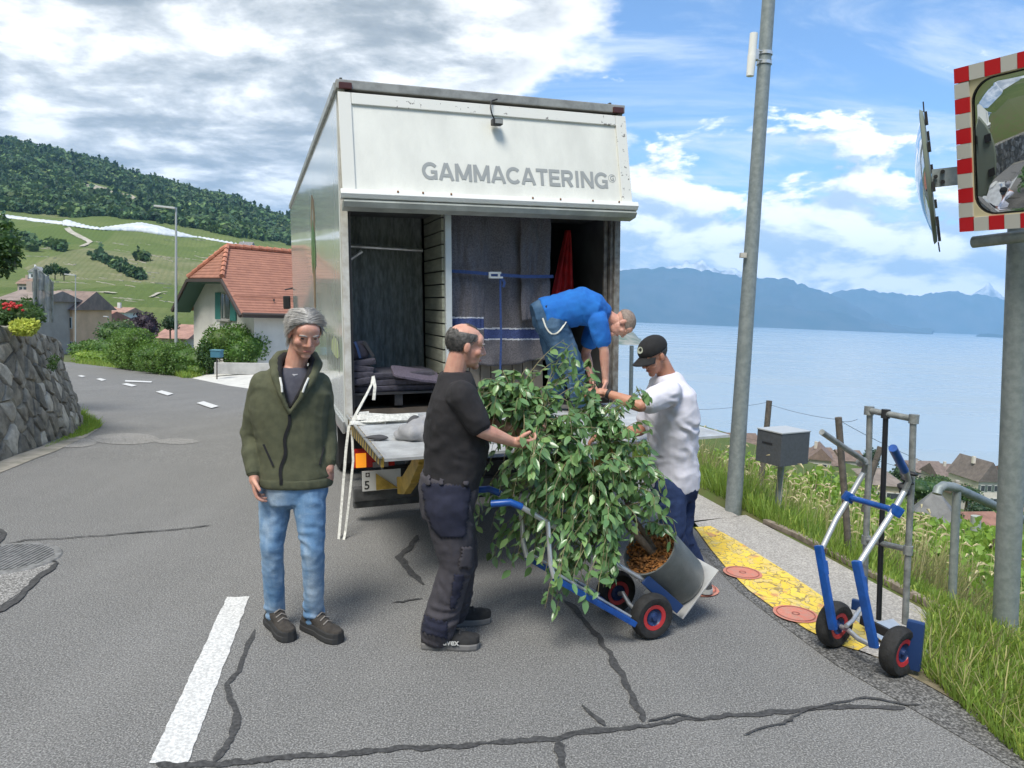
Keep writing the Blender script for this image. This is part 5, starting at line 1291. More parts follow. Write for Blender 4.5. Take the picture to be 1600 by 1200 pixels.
# reinforcement panels, cargo pocket, belt: pieces lying on the trouser surface
def patch_on(o, poly, dirv, m, name, res=.012, off=.004, th=.004, parent=None):
    """poly in world points; fills their outline (seen along dirv) with a sheet lying on the surface of o"""
    dirv = dirv.normalized(); sx = dirv.orthogonal().normalized(); sy = dirv.cross(sx); c = sum(poly, Vector()) / len(poly)
    q2 = [((p - c).dot(sx), (p - c).dot(sy)) for p in poly]
    def inside(x, y):
        r = False
        for (x1, y1), (x2, y2) in zip(q2, q2[1:] + q2[:1]):
            if (y1 > y) != (y2 > y) and x < (x2 - x1) * (y - y1) / (y2 - y1) + x1: r = not r
        return r
    x0, x1 = min(p[0] for p in q2), max(p[0] for p in q2); y0, y1 = min(p[1] for p in q2), max(p[1] for p in q2)
    nx_, ny_ = int((x1 - x0) / res) + 1, int((y1 - y0) / res) + 1; Mo = WM[o.name]; Mi = Mo.inverted(); idx = {}; V = []
    bpy.context.view_layer.update()
    for j in range(ny_ + 1):
        for i in range(nx_ + 1):
            x, y = x0 + i * res, y0 + j * res
            if not inside(x, y): continue
            ok, loc, nor, _ = o.ray_cast(Mi @ (c + sx * x + sy * y - dirv * .7), (Mi.to_3x3() @ dirv).normalized())
            if ok and abs((Mo @ loc - c).dot(dirv)) < .3: idx[i, j] = len(V); V.append(Mo @ loc + (Mo.to_3x3() @ nor).normalized() * off)
    F = []
    for (i, j) in idx:
        k = [(i, j), (i + 1, j), (i + 1, j + 1), (i, j + 1)]
        if all(q in idx for q in k):
            ps = [V[idx[q]] for q in k]
            if max((a - ps[0]).length for a in ps) < res * 5: F.append(tuple(idx[q] for q in k))
    if not F: return None
    r = np_obj(name, [tuple(v) for v in V], F, m, parent or o, smooth=True); md = r.modifiers.new('thickness', 'SOLIDIFY'); md.thickness = th; md.offset = 0
    return r
vd = ray(705, 800).normalized()
def PW(pts, Y): return [W(u, v, Y) for u, v in pts]
patch_on(tr, PW([(657, 752), (738, 760), (728, 840), (690, 842), (676, 830), (664, 800)], D - .1), vd, m_navy, 'reinforcement_patch')
patch_on(tr, PW([(708, 892), (728, 894), (722, 925), (712, 950), (700, 950), (703, 925)], D - .1), vd, m_navy, 'reinforcement_patch')
patch_on(tr, PW([(655, 955), (700, 968), (700, 1000), (655, 985)], D - .1), vd, m_navy, 'reinforcement_patch')
patch_on(tr, PW([(718, 850), (738, 851), (736, 888), (714, 886)], D - .1), vd, m_wt, 'cargo_pocket', off=.012, th=.012)
patch_on(tr, PW([(655, 728), (752, 742), (752, 755), (655, 741)], D - .1), vd, fabric('belt_cloth', (.05, .048, .055), (.035, .034, .04)), 'belt', off=.008, th=.006)
for u in (668, 686, 722): patch_on(tr, PW([(u, 724), (u + 8, 725), (u + 8, 760), (u, 759)], D - .1), vd, m_wt, 'belt_loop', res=.006, off=.014, th=.004)
m_bs = fabric('black_shoe_leather', (.016, .016, .018), (.03, .03, .03), 25)
m_gsole = mat('grey_sole', (.16, .155, .15), .8)
sh1 = shoe(pb, P['anR'], P['toeR'], .002, m_bs, m_gsole, False, 1.03); sh2 = shoe(pb, P['anL'], P['toeL'], .002, m_bs, m_gsole, False, 1.03)
g0 = Vector((P['anR'].x, P['anR'].y, .0)) + Vector((.035, -.060, .040))
text_mesh('shoe_lettering', 'uvex', Matrix.Translation(g0) @ Matrix.Rotation(R(3), 4, 'Z') @ Matrix.Rotation(R(72), 4, 'X'), sh1, .042, .085, .001, mat('pale_print', (.4, .4, .38), .6), ext=.004, local=False)
m_hair2 = mat('dark_grey_hair', (.15, .14, .13), .6, vscale=60, color2=(.05, .05, .05))
hair_cap(P, pb, m_hair2, .004, lambda p: p.y < .045 - max(0, .045 - p.z) * .9 and -.048 < p.z < .088 and not (p.y > -.02 and p.z < .01) and not (p.z > .075 and p.y > -.06), lambda p: Vector((p.x * 5, -.7, -.6)), 1600, .018, grav=.3, r=.0012)
hair_cap(P, pb, m_hair2, .0015, lambda p: p.z > .10 and .0 < p.y < .075 and abs(p.x) < .03, lambda p: Vector((p.x * 5, -.9, .1)), 120, .03, grav=.1, r=.001)

# ---------------------------------------------------------------- man in the white tee shirt and black cap
D = 4.82
P = dict(pelvis=W(1052, 745, D + .06), chest=W(1050, 650, D), neck=W(1040, 585, D), headc=W(1022, 556, D - .04))
P['hip_side'] = unit(-.45, -.89, 0); P['sh_side'] = unit(-.42, -.90, .03); P['fwd'] = unit(-.90, .40, 0)
P['fwd'] = unit(-.88, -.47, 0); P['hip_side'] = unit(-.47, .88, 0); P['sh_side'] = unit(-.45, .88, 0)
P['HR'] = head_rot(unit(-.74, -.42, -.52), Z_ + unit(-.8, -.4, 0) * .1)
P.update(shL=W(1046, 614, D - .20), elL=W(1000, 634, D - .30), wrL=W(946, 614, D - .16), shR=W(1036, 618, D + .16), elR=W(1000, 672, D + .14), wrR=W(950, 682, D + .06))
P['handL'] = (unit(-1, .1, .12), unit(-.2, .3, -1), unit(-.2, .9, .1), .75); P['handR'] = (unit(-1, .0, -.1), unit(0, .2, -1), unit(-.3, -.8, .1), .7)
P.update(hipL=W(1048, 765, D - .03), knL=W(1052, 838, D - .12), anL=W(1078, 880, D + .16), hipR=W(1062, 765, D + .12), knR=W(1064, 836, D + .02), anR=W(1088, 892, D + .06))
P['anL'] = G(1074, 880, .12); P['anR'] = G(1089, 888, .12); P['toeL'] = unit(-.75, -.4, 0); P['toeR'] = unit(.1, -1, 0); P['hs'] = .98
pw = person('man in a white tee shirt, black cap and navy jeans leaning over the tail lift', P, m_sk=m_skin2)
m_wt2 = fabric('white_cotton', (.70, .69, .76), (.62, .61, .68), 8)
tm = MB(); torso(tm, P, .020, hem=-.04, top=False, neckw=1.02)
for sd in 'LR':
    sh, el = P['sh' + sd], P['el' + sd]; tm.capsule(P['chest'].lerp(P['neck'], .45), sh, .085, .080, 16); tm.capsule(sh, sh.lerp(el, .66), .080, .074, 16)
zn = [(P['shL'], .16, .009, unit(.3, 0, 1), 70), (P['pelvis'] + Z_ * .1, .2, .009, unit(.5, .3, 1), 55), (P['chest'] + unit(.6, -.8, -.6) * .15, .22, .009, unit(.7, 0, .7), 60)]
ws = garment('tshirt', tm, .007, m_wt2, pw, noise_disp((8, 8, 9), .008, zn))
trousers(pw, P, mat_denim('navy_denim', (.016, .028, .075), (.03, .05, .12), (.008, .014, .04)), off=.016, cuff=.006, amp=.005)
shoe(pw, P['anL'], P['toeL'], .02, m_bs, mat('pale_sole', (.4, .4, .38), .7), False); shoe(pw, P['anR'], P['toeR'], .02, fabric('grey_trainer', (.10, .10, .10), (.05, .05, .05)), mat('pale_sole', ()), False)
m_cap = fabric('black_cap_cloth', (.010, .010, .011), (.016, .016, .017), 40)
c, Rm = P['headc'], P['HR']; f = lambda p: c + Rm @ (Vector(p) * P['hs'])
cp = MB().ellipsoid(f((0, -.010, .052)), (.086, .106, .080), Rm, 40, 28)
inv = Rm.transposed(); kp = [(inv @ (Vector(v) - c)).z > .030 for v in cp.v]
capo = np_obj('cap', [tuple(v) for v in cp.v], [q for q in cp.f if len(q) == 4 and all(kp[i] for i in q)], m_cap, pw, smooth=True); capo.modifiers.new('t', 'SOLIDIFY').thickness = .008
bl = []
for j in range(7):
    r = []
    for i in range(13):
        a = R(-68 + 136 * i / 12); L = .0 + .078 * j / 6 * (math.cos(a * 1.05)) ** .7
        r.append(f((math.sin(a) * (.080 + .02 * j / 6), .078 * math.cos(a) + L + .012, .040 + .004 - .020 * (j / 6) - .028 * (math.sin(a)) ** 2)))
    bl.append(r)
V = [tuple(p) for r in bl for p in r]; F = [(j * 13 + i, j * 13 + i + 1, (j + 1) * 13 + i + 1, (j + 1) * 13 + i) for j in range(6) for i in range(12)]
o_ = np_obj('brim', V, F, m_cap, capo, smooth=True); o_.modifiers.new('t', 'SOLIDIFY').thickness = .006
V = []; 
for i in range(14):
    a = 6.2832 * i / 14; x, z = .030 * math.cos(a) * (1.1 if math.cos(a) > 0 else .9), .022 * math.sin(a) * (1.0 if math.sin(a) > 0 else .6)
    q = Vector((x, 0, z)); yy = .106 * math.sqrt(max(0, 1 - (x / .086) ** 2 - ((z + .036) / .080) ** 2)); V.append(f((x, yy - .010 + .006, z + .052 + .036)))
mesh_obj('cap_badge', [tuple(v) for v in V], [tuple(range(14))], mat('pale_badge', (.42, .45, .36), .6), capo)
capo.data.update()
hair_cap(P, pw, m_hair2, .001, lambda p: p.y < -.01 and -.03 < p.z < .035, lambda p: Vector((p.x * 5, -.4, -.8)), 500, .010, r=.001)
# watch
wr, el = P['wrL'], P['elL']; a = wr.lerp(el, .10)
wt = MB().tube([wr.lerp(el, .07), wr.lerp(el, .15)], .034, 18).build('watch', m_dark, pw, smooth=True)

# ---------------------------------------------------------------- man in blue bending over in the load bay
D = 6.25
FZ = 1.0
P = dict(pelvis=W(858, 492, D), chest=W(908, 478, D + .02), neck=W(950, 494, D + .02), headc=W(972, 505, D))
P['hip_side'] = unit(.12, -.99, 0); P['sh_side'] = unit(.10, -.99, -.04); P['fwd'] = unit(.15, 0, -1)
P['HR'] = head_rot(unit(.25, -.12, -.95), unit(1, 0, .2))
P.update(shR=W(935, 503, D - .17), elR=W(944, 548, D - .18), wrR=W(946, 592, D - .14), shL=W(930, 505, D + .19), elL=W(915, 552, D + .18), wrL=W(925, 592, D + .05))
P['handR'] = (unit(.0, .0, -1), unit(-1, 0, 0), unit(.1, -1, 0), .4); P['handL'] = (unit(.1, 0, -1), unit(1, 0, 0), unit(.1, -1, 0), .5)
P.update(hipR=W(862, 505, D - .09), knR=W(896, 572, D - .09), anR=W(905, 640, D - .06), hipL=W(860, 507, D + .09), knL=W(872, 572, D + .11), anL=W(868, 640, D + .12))
P['anR'].z = FZ + .10; P['anL'].z = FZ + .10; P['toeR'] = unit(.95, -.2, 0); P['toeL'] = unit(.95, .1, 0)
pu = person('man in a blue tee shirt and jeans bending down in the load bay', P, ground=FZ)
m_bl = fabric('bright_blue_cotton', (.012, .155, .52), (.010, .12, .44), 10)
tm = MB(); torso(tm, P, .036, hem=-.05, top=False, neckw=1.0)
for sd in 'LR':
    sh, el = P['sh' + sd], P['el' + sd]; tm.capsule(P['chest'].lerp(P['neck'], .5), sh, .085, .078, 16); tm.capsule(sh, sh.lerp(el, .60), .080, .074, 16)
zn = [(P['shR'], .14, .008, unit(1, 0, .4), 70), (P['chest'] - X_ * .12, .2, .008, unit(1, 0, .2), 55)]
garment('tshirt', tm, .0075, m_bl, pu, noise_disp((9, 9, 9), .008, zn))
tj = trousers(pu, P, mat_denim('mid_blue_denim', (.03, .075, .145), (.09, .16, .25), (.014, .035, .08)), off=.022, wide=1.1, amp=.006)
vd = ray(870, 510).normalized()
drape(tj, [W(848 + i * 4.6, 497 + 26 * math.sin(math.pi * (i / 9) ** .8) - .2 * i, D - .2) for i in range(10)], vd, mat('pale_stitch', (.62, .62, .55), .8), 'pocket_stitching', w=.012, off=.006)
MB().tube([W(838, 478, D - .02), W(846, 483, D - .14), W(856, 480, D - .18)], .02, 8).build('belt', m_dark, pu, smooth=True)
for sd in 'LR': shoe(pu, P['an' + sd], P['toe' + sd], FZ, m_bs, m_gsole, False)
hair_cap(P, pu, mat('cropped_grey_hair', (.30, .24, .20), .7, vscale=60, color2=(.20, .15, .12)), .0012, lambda p: p.z > .0 and p.y < .07, lambda p: Vector((p.x * 6, -.4, .6)), 900, .006, r=.0009)
# ================================================================== HAND TRUCKS AND THE POTTED TREE
W_far = W
def W(u, v, Y): return W_far(u, v, Y - .13)
m_tyre = mat('pneumatic_tyre', (.018, .018, .018), .8, var=.3, vscale=30, bump=.4, bscale=120)
m_redrim = mat('red_rim', (.42, .03, .035), .4)
m_bluep = mat('blue_powder_coat', (.008, .07, .30), .35, var=.2, vscale=20)
m_bhub = mat('dark_blue_hub', (.02, .04, .12), .4)
m_silver = mat('silver_tube', (.62, .63, .64), .35, .7, var=.1, vscale=15)
m_galv = mat('galvanised_steel', (.30, .335, .335), .55, .35, vscale=22, color2=(.22, .255, .255), bump=.15, bscale=60)
m_galv2 = mat('worn_grey_pipe', (.36, .37, .36), .5, .5, vscale=20, color2=(.22, .23, .22), bump=.3, bscale=80)
def wheel(t, c, axis, r=.13, w=.085):
    axis = Vector(axis).normalized(); M = Matrix.Translation(c) @ axis.to_track_quat('Z', 'Y').to_matrix().to_4x4()
    k = w / 2; pr = [(r * .56, -k * .75), (r * .72, -k), (r * .88, -k * .95), (r * .97, -k * .6), (r, -k * .2), (r, k * .2), (r * .97, k * .6), (r * .88, k * .95), (r * .72, k), (r * .56, k * .75)]
    o = MB().lathe(pr, M, 36).build('wheel', m_tyre, t, smooth=True)
    gr = MB()
    for z in (-.4, -.13, .13, .4): gr.lathe([(r * .985 + (.002 if abs(z) < .3 else -.003), k * z - .002), (r * 1.004 - (.0 if abs(z) < .3 else .005), k * z), (r * .985, k * z + .002)], M, 36)
    gr.build('tread', m_tyre, o)['kind'] = 'stuff'
    for s in (-1, 1):
        MB().lathe([(r * .36, s * k * .45), (r * .40, s * k * .72), (r * .56, s * k * .80), (r * .60, s * k * .62)], M, 30).build('rim_ring', m_redrim, o, smooth=True)
        MB().lathe([(.001, s * k * .9), (r * .12, s * k * .9), (r * .14, s * k * .5), (r * .26, s * k * .35), (r * .34, s * k * .55), (r * .37, s * k * .68)], M, 24).build('hub', m_bhub, o, smooth=True)
    return o
ht = thing('tilted_hand_truck', 'blue and silver hand truck tipped back low under the potted tree', 'hand truck', G(1000, 985))
wA, wB = G(1018, 962, .13), G(962, 924, .13)
axv = (wB - wA).normalized()
wheel(ht, wA, axv); wheel(ht, wB, axv)
MB().tube([wA + axv * .05, wA + axv * .11 + Z_ * .02, wA + axv * .16 - Z_ * .03, wA.lerp(wB, .6) - Z_ * .02, wB - axv * .08 + Z_ * .02, wB - axv * .04], .013, 10).build('axle', m_silver, ht, smooth=True)
A0, A1 = W(1003, 905, 4.28), W(815, 792, 3.98); B0, B1 = A0 + axv * .30, A1 + axv * .30
for a, b in ((A0, A1), (B0, B1)):
    MB().tube([a + (a - b).normalized() * .10, a, a.lerp(b, .5), b], .0145, 12).build('side_tube', m_silver, ht, smooth=True)
    MB().tube([b, b + (b - a).normalized() * .05 - X_ * .02, b - X_ * .16 + Z_ * .01], .019, 12).build('hand_grip', m_bluep, ht, smooth=True)
for k in (.35, .7): MB().tube([A0.lerp(A1, k), B0.lerp(B1, k)], .012, 8).build('cross_bar', m_bluep, ht, smooth=True)
def flat_bar(a, b, w, h, up=Z_):
    d = (b - a); dn = d.normalized(); s = dn.cross(up).normalized(); u = s.cross(dn); m = Matrix((s, dn, u)).transposed(); return MB().box((a + b) / 2, (w, d.length, h), m)
for off in (Vector(), axv * .34):
    flat_bar(W(992, 975, 4.10) + off, W(866, 903, 3.92) + off, .035, .032).build('skid_rail', m_bluep, ht, bevel=.006)
    MB().tube([W(985, 966, 4.10) + off + Z_ * .01, W(874, 902, 3.92) + off + Z_ * .012], .008, 8).build('skid_edge', m_silver, ht, smooth=True)
    MB().tube([W(866, 903, 3.92) + off, W(860, 880, 3.93) + off, W(856, 815, 3.98) + off], .0135, 10).build('strut', m_silver, ht, smooth=True)
# pot and toe plate
Bc = W(1062, 908, 4.52); paxis = unit(-.62, -.40, .66); PM = Matrix.Translation(Bc) @ paxis.to_track_quat('Z', 'Y').to_matrix().to_4x4()
sidev = (axv - paxis * axv.dot(paxis)).normalized(); fwv = paxis.cross(sidev)
prm = Matrix((sidev, fwv, paxis)).transposed()
MB().box(Bc - paxis * .010 - fwv * .0, (.36, .36, .010), prm).build('toe_plate', mat('bright_aluminium', (.66, .66, .65), .35, .6, var=.08, vscale=8), ht, bevel=.003)
flat_bar(W(1008, 905, 4.25), W(1062, 952, 4.28), .02, .06).build('bracket', mat('dark_blue_steel', (.01, .035, .12), .4), ht, bevel=.004)

fic = thing('potted_ficus', 'tall leafy weeping fig in a grey cylindrical pot lying tipped on the hand truck', 'potted tree', Bc)
PR, PL = .172, .36
pot = MB().lathe([(.001, 0), (PR * .93, 0), (PR * .96, .004), (PR, .03), (PR * 1.01, PL - .01), (PR * 1.01, PL), (PR * .95, PL), (PR * .94, PL - .06), (PR * .92, .15), (.001, .15)], PM, 48)
pot.build('pot', mat('grey_stone_pot', (.12, .13, .125), .5, vscale=8, color2=(.085, .095, .09), bump=.25, bscale=300), fic, smooth=True)
MB().lathe([(.001, PL - .055), (PR * .6, PL - .05), (PR * .93, PL - .062)], PM, 30).build('soil', mat('brown_bark_soil', (.20, .09, .03), .95, vscale=30, color2=(.07, .035, .015), bump=1, bscale=90), fic)
chips = MB()
for i in range(260):
    a, r = random.uniform(0, 6.28), PR * .9 * math.sqrt(random.random()); c = PM @ Vector((r * math.cos(a), r * math.sin(a), PL - .048 + random.uniform(0, .014)))
    chips.box(c, (.022, .012, .005), Euler((random.uniform(-1, 1), random.uniform(-1, 1), random.uniform(0, 3))).to_matrix())
for i in range(110):
    a = random.uniform(0, 6.28); c = PM @ Vector((PR * .93 * math.cos(a), PR * .93 * math.sin(a), PL - random.uniform(.0, .055)))
    chips.box(c, (.02, .012, .005), Euler((random.uniform(-1, 1), random.uniform(-1, 1), random.uniform(0, 3))).to_matrix())
chips.build('bark_chips', mat('orange_bark', (.36, .15, .035), .9, vscale=40, color2=(.17, .075, .025)), fic)['kind'] = 'stuff'
# trunk : from the soil to the upper left
T0 = PM @ Vector((0, 0, PL - .06))
trk = [T0, W(975, 815, 4.30), W(940, 770, 4.25), W(900, 720, 4.22), W(860, 672, 4.22), W(825, 640, 4.24), W(790, 615, 4.26)]
trk = [trk[0]] + trk[1:]
MB().tube(trk, [.022, .021, .019, .016, .013, .010, .006], 12).build('trunk', mat('grey_brown_bark', (.20, .155, .11), .85, vscale=30, color2=(.11, .085, .06), bump=.6, bscale=90), fic, smooth=True)
trk2 = [T0 + Vector((.02, .02, 0)), W(985, 800, 4.36), W(965, 745, 4.36), W(945, 700, 4.38), W(930, 660, 4.40)]
MB().tube(trk2, [.016, .014, .012, .009, .006], 10).build('trunk', MATS['grey_brown_bark'], fic, smooth=True)
# crown volumes (u, v, Y, ru, rv, rY, weight)
vols = [(790, 630, 4.22, 62, 42, .20, 9), (862, 640, 4.24, 75, 52, .24, 12), (935, 640, 4.38, 52, 42, .20, 5), (840, 715, 4.20, 88, 62, .24, 14), (935, 715, 4.22, 82, 66, .26, 15), (1000, 730, 4.30, 46, 60, .22, 8),
        (880, 790, 4.12, 84, 60, .26, 14), (960, 800, 4.14, 66, 50, .22, 9), (905, 860, 4.04, 66, 42, .20, 9), (785, 790, 4.36, 44, 72, .20, 7), (868, 905, 3.98, 20, 30, .10, 2), (910, 905, 3.98, 32, 28, .12, 2.5),
        (738, 645, 3.98, 26, 30, .10, 2.6), (762, 610, 4.06, 34, 24, .12, 2.2), (735, 700, 4.2, 20, 30, .1, 1.0), (885, 535, 4.32, 12, 36, .03, 1.2), (1012, 604, 4.4, 24, 14, .05, 1.0), (824, 692, 3.86, 30, 26, .05, 2.4), (700, 632, 3.96, 12, 14, .04, .8), (905, 565, 4.4, 40, 22, .1, 1.6), (975, 672, 4.34, 48, 36, .16, 4), (905, 590, 4.36, 30, 16, .1, 1.5), (955, 890, 4.0, 25, 20, .08, 1), (800, 585, 4.28, 60, 20, .12, 2.2), (1045, 815, 4.3, 10, 20, .06, .35), (820, 850, 4.3, 44, 36, .15, 3.5), (812, 700, 3.97, 30, 26, .08, 2.2), (1030, 770, 4.15, 22, 40, .1, 1.6), (780, 850, 4.45, 26, 22, .1, 1)]
skel = []
for tr_ in (trk, trk2):
    for a, b in zip(tr_, tr_[1:]): skel += [a.lerp(b, k / 6) for k in range(6)]
skel = skel[7:]
# leaf template : folded pointed oval, 1 long, hanging tip towards +z
def leaf_template(fold=.22, wid=.22, curve=.12):
    st = [0, .18, .42, .68, .88, 1.0]; wv = [.0, .75, 1.0, .74, .30, 0.]; V = []; F = []
    for s, w in zip(st, wv):
        c = curve * s * s
        V += [(-wid * w, fold * wid * w + c, s), (0, c, s), (wid * w, fold * wid * w + c, s)]
    for i in range(5): F += [(i * 3, i * 3 + 1, i * 3 + 4, i * 3 + 3), (i * 3 + 1, i * 3 + 2, i * 3 + 5, i * 3 + 4)]
    return V, F
LT = [leaf_template(.25, .23, .12), leaf_template(.5, .20, .22), leaf_template(.1, .25, -.05)]
def mat_leaf(name, c, c2, isl=.45, rough=.38, sub=.25):
    m = bpy.data.materials.new(name); m.use_nodes = True; q = N(m.node_tree); nt = m.node_tree; b = nt.nodes['Principled BSDF']
    geo = q.n('ShaderNodeNewGeometry'); oi = q.n('ShaderNodeObjectInfo')
    rnd = q.math('FRACT', q.math('ADD', geo.outputs['Random Per Island'], oi.outputs['Random']))
    cc = q.mix(q.smooth(rnd, .55, 1.0), c, c2); k = q.math('ADD', q.math('MULTIPLY', q.math('FRACT', q.math('MULTIPLY', rnd, 7.3)), 2 * isl), 1 - isl)
    hs = q.n('ShaderNodeHueSaturation'); q.l(k, hs.inputs['Value']); q.l(cc, hs.inputs['Color'])
    under = q.mix(q.math('MULTIPLY', geo.outputs['Backfacing'], .55), hs.outputs[0], tuple(min(1, x * 1.8 + .05) for x in c))
    q.l(under, b.inputs['Base Color']); b.inputs['Roughness'].default_value = rough
    tr = q.n('ShaderNodeBsdfTranslucent'); q.l(q.mix(.5, hs.outputs[0], tuple(min(1, x * 2.2) for x in c2)), tr.inputs[0]); mx = q.n('ShaderNodeMixShader'); mx.inputs[0].default_value = sub
    q.l(b.outputs[0], mx.inputs[1]); q.l(tr.outputs[0], mx.inputs[2]); q.l(mx.outputs[0], nt.nodes['Material Output'].inputs[0]); return m
m_leaf = mat_leaf('ficus_leaf', (.072, .155, .052), (.24, .34, .10), .6, .24)
leafM, twigs = [], MB()
cn = Vector((0, 0, EYE))
tot = sum(v[6] for v in vols); NT = 370
for vol in vols:
    u, v, Y, ru, rv, rY, w = vol
    for _ in range(max(3, int(NT * w / tot))):
        while True:
            e = Vector([random.uniform(-1, 1) for _ in range(3)])
            if .25 < e.length < 1: break
        tip = W(u + e.x * ru, v + e.y * rv, Y + e.z * rY); root = min(skel, key=lambda p: (p - tip).length + random.uniform(0, .12))
        if (root - tip).length > .42: root = root.lerp(tip, 1 - .42 / (root - tip).length)
        mid = root.lerp(tip, .55) + Z_ * .07 + Vector([random.uniform(-.03, .03) for _ in range(3)])
        pts = arc(root, mid, tip, 6); pts.append(tip + (pts[-1] - pts[-2]).normalized() * .03 - Z_ * .08)
        twigs.tube(pts, [.0035 * (1 - .09 * i) for i in range(len(pts))], 4)
        L = 0
        for i in range(2, len(pts)):
            for r_ in range(2):
                a = pts[i - 1].lerp(pts[i], random.random()); tv = (pts[i] - pts[i - 1]).normalized()
                out = (tv * random.uniform(.1, .7) + Vector([random.uniform(-1, 1), random.uniform(-1, 1), random.uniform(-.7, .35)]) * .95 - Z_ * random.uniform(.1, 1.1)).normalized()
                # blades face up and outwards
                nrm = (Z_ * .9 + Vector([random.uniform(-.7, .7), random.uniform(-1.1, .3), random.uniform(-.2, .3)])).normalized()
                xx = out.cross(nrm).normalized(); yy = out.cross(xx) * -1; yy = out.cross(xx); s = random.uniform(.042, .084)
                if yy.dot(nrm) < 0: xx = -xx; yy = -yy
                leafM.append((Matrix(((xx.x * s, yy.x * s, out.x * s, a.x), (xx.y * s, yy.y * s, out.y * s, a.y), (xx.z * s, yy.z * s, out.z * s, a.z), (0, 0, 0, 1))), (a - cn).length + random.uniform(0, .1)))
twigs.build('twigs', mat('twig_bark', (.22, .19, .10), .8), fic)['kind'] = 'stuff'
leafM.sort(key=lambda q: q[1])
lmesh = []
for V, F in LT:
    me = bpy.data.meshes.new('leaf'); me.from_pydata(V, [], F); me.materials.append(m_leaf); me.polygons.foreach_set('use_smooth', [True] * len(F)); lmesh.append(me)
inv = WM[fic.name].inverted()
pick = leafM[:560]; random.shuffle(pick); single = pick[:300]; rest = pick[300:] + leafM[560:]
for i, (M, _) in enumerate(single):
    o = bpy.data.objects.new('leaf', lmesh[i % 3]); col.objects.link(o); o.parent = fic; o.matrix_local = inv @ M
VV, FF, n0 = [], [], 0
for k, (V, F) in enumerate(LT):
    Ms = np.array([np.array(M)[:3, :] for i, (M, _) in enumerate(rest) if i % 3 == k]); a, b = scatter(V, F, Ms); VV.append(a); FF.append(b + n0); n0 += len(a)
np_obj('leaves', np.concatenate(VV), np.concatenate(FF), m_leaf, fic, smooth=True)['kind'] = 'stuff'

# standing hand truck
hs_ = thing('standing_hand_truck', 'empty blue and silver hand truck with tall grey pipe frame standing upright on the pavement', 'hand truck', G(1360, 1020))
wl, wr_ = G(1304, 975, .132), G(1404, 1017, .132); ax2 = (wr_ - wl).normalized()
wheel(hs_, wl, ax2); wheel(hs_, wr_, ax2)
MB().tube([wl + ax2 * .02, wl + ax2 * .08, W(1342, 996, 4.02) - Z_ * .01, W(1362, 1008, 3.93), wr_ - ax2 * .03], .014, 12).build('axle', m_silver, hs_, smooth=True)
MB().tube([W(1322, 978, 4.10), W(1332, 970, 4.15), W(1346, 948, 4.25)], .012, 10).build('stay', m_silver, hs_, smooth=True)
for pts, rail in (([(1285, 856, 4.14), (1306, 812, 4.18), (1328, 776, 4.22), (1350, 738, 4.24)], ((1279, 852, 4.13), (1302, 984, 4.05))), ([(1343, 880, 3.80), (1370, 838, 3.84), (1398, 795, 3.88), (1413, 768, 3.90)], ((1338, 876, 3.79), (1366, 1012, 3.74)))):
    MB().tube([W(*p) for p in pts], .0155, 14).build('side_tube', m_silver, hs_, smooth=True)
    a, b = W(*rail[0]), W(*rail[1]); flat_bar(a, b, .045, .030, (ax2).cross(Z_)).build('skid_rail', m_bluep, hs_, bevel=.010, smooth=True)
    c = a.lerp(b, .18) + X_ * .022; flat_bar(c, c.lerp(b, .2), .018, .02, ax2.cross(Z_)).build('rail_block', m_bluep, hs_, bevel=.004)
    c = a.lerp(b, .88) + X_ * .02; flat_bar(c, c.lerp(b, .9), .018, .022, ax2.cross(Z_)).build('rail_block', m_bluep, hs_, bevel=.004)
MB().tube([W(1350, 738, 4.24), W(1352, 726, 4.22), W(1345, 716, 4.18), W(1320, 700, 4.05), W(1284, 675, 3.92)], .0155, 14).build('handle', m_galv2, hs_, smooth=True)
MB().tube([W(1413, 768, 3.90), W(1420, 752, 3.90), W(1416, 738, 3.88), W(1408, 725, 3.85)], .0155, 14).build('handle', m_galv2, hs_, smooth=True)
MB().tube([W(1413, 735, 3.86), W(1395, 700, 3.74)], .021, 14).build('hand_grip', m_bluep, hs_, smooth=True)
MB().tube([W(1326, 777, 4.22), W(1400, 798, 3.88)], .0165, 14).build('cross_bar', m_bluep, hs_, smooth=True)
for u, v, Y in ((1326, 777, 4.22), (1400, 798, 3.88)): MB().box(W(u, v, Y), (.055, .05, .055), Matrix.Rotation(.5, 3, 'Y')).build('joint', m_bluep, hs_, bevel=.012)
MB().tube([W(1342, 724, 4.24), W(1352, 720, 4.2)], .022, 10).build('clamp', m_galv2, hs_, smooth=True)
fl, frr = [(1359, 645, 4.26), (1357, 740, 4.26), (1353, 845, 4.26), (1350, 955, 4.26)], [(1427, 655, 4.0), (1424, 760, 4.0), (1419, 860, 4.0), (1414, 975, 4.0)]
for p in (fl, frr): MB().tube([W(*q) for q in p], .0165, 14).build('frame_pipe', m_galv2, hs_, smooth=True)
MB().tube([W(1384, 650, 4.16), W(1380, 760, 4.16), W(1376, 870, 4.16), W(1373, 968, 4.16)], .0145, 12).build('centre_post', mat('black_pipe', (.015, .016, .02), .35), hs_, smooth=True)
MB().tube([W(1357, 641, 4.26), W(1430, 655, 4.0)], .0175, 14).build('top_bar', m_galv2, hs_, smooth=True)
MB().tube([W(1352, 843, 4.26), W(1420, 859, 4.0)], .0155, 12).build('lower_bar', m_galv2, hs_, smooth=True)
for p, r in (((1358, 641, 4.26), .026), ((1428, 654, 4.0), .025), ((1384, 646, 4.16), .023), ((1353, 843, 4.26), .024), ((1419, 859, 4.0), .023)):
    c = W(*p); MB().tube([c - Z_ * .026, c + Z_ * .022], r, 14).build('pipe_fitting', m_galv2 if r != .023 or p[0] == 1419 else m_dark, hs_, smooth=True)
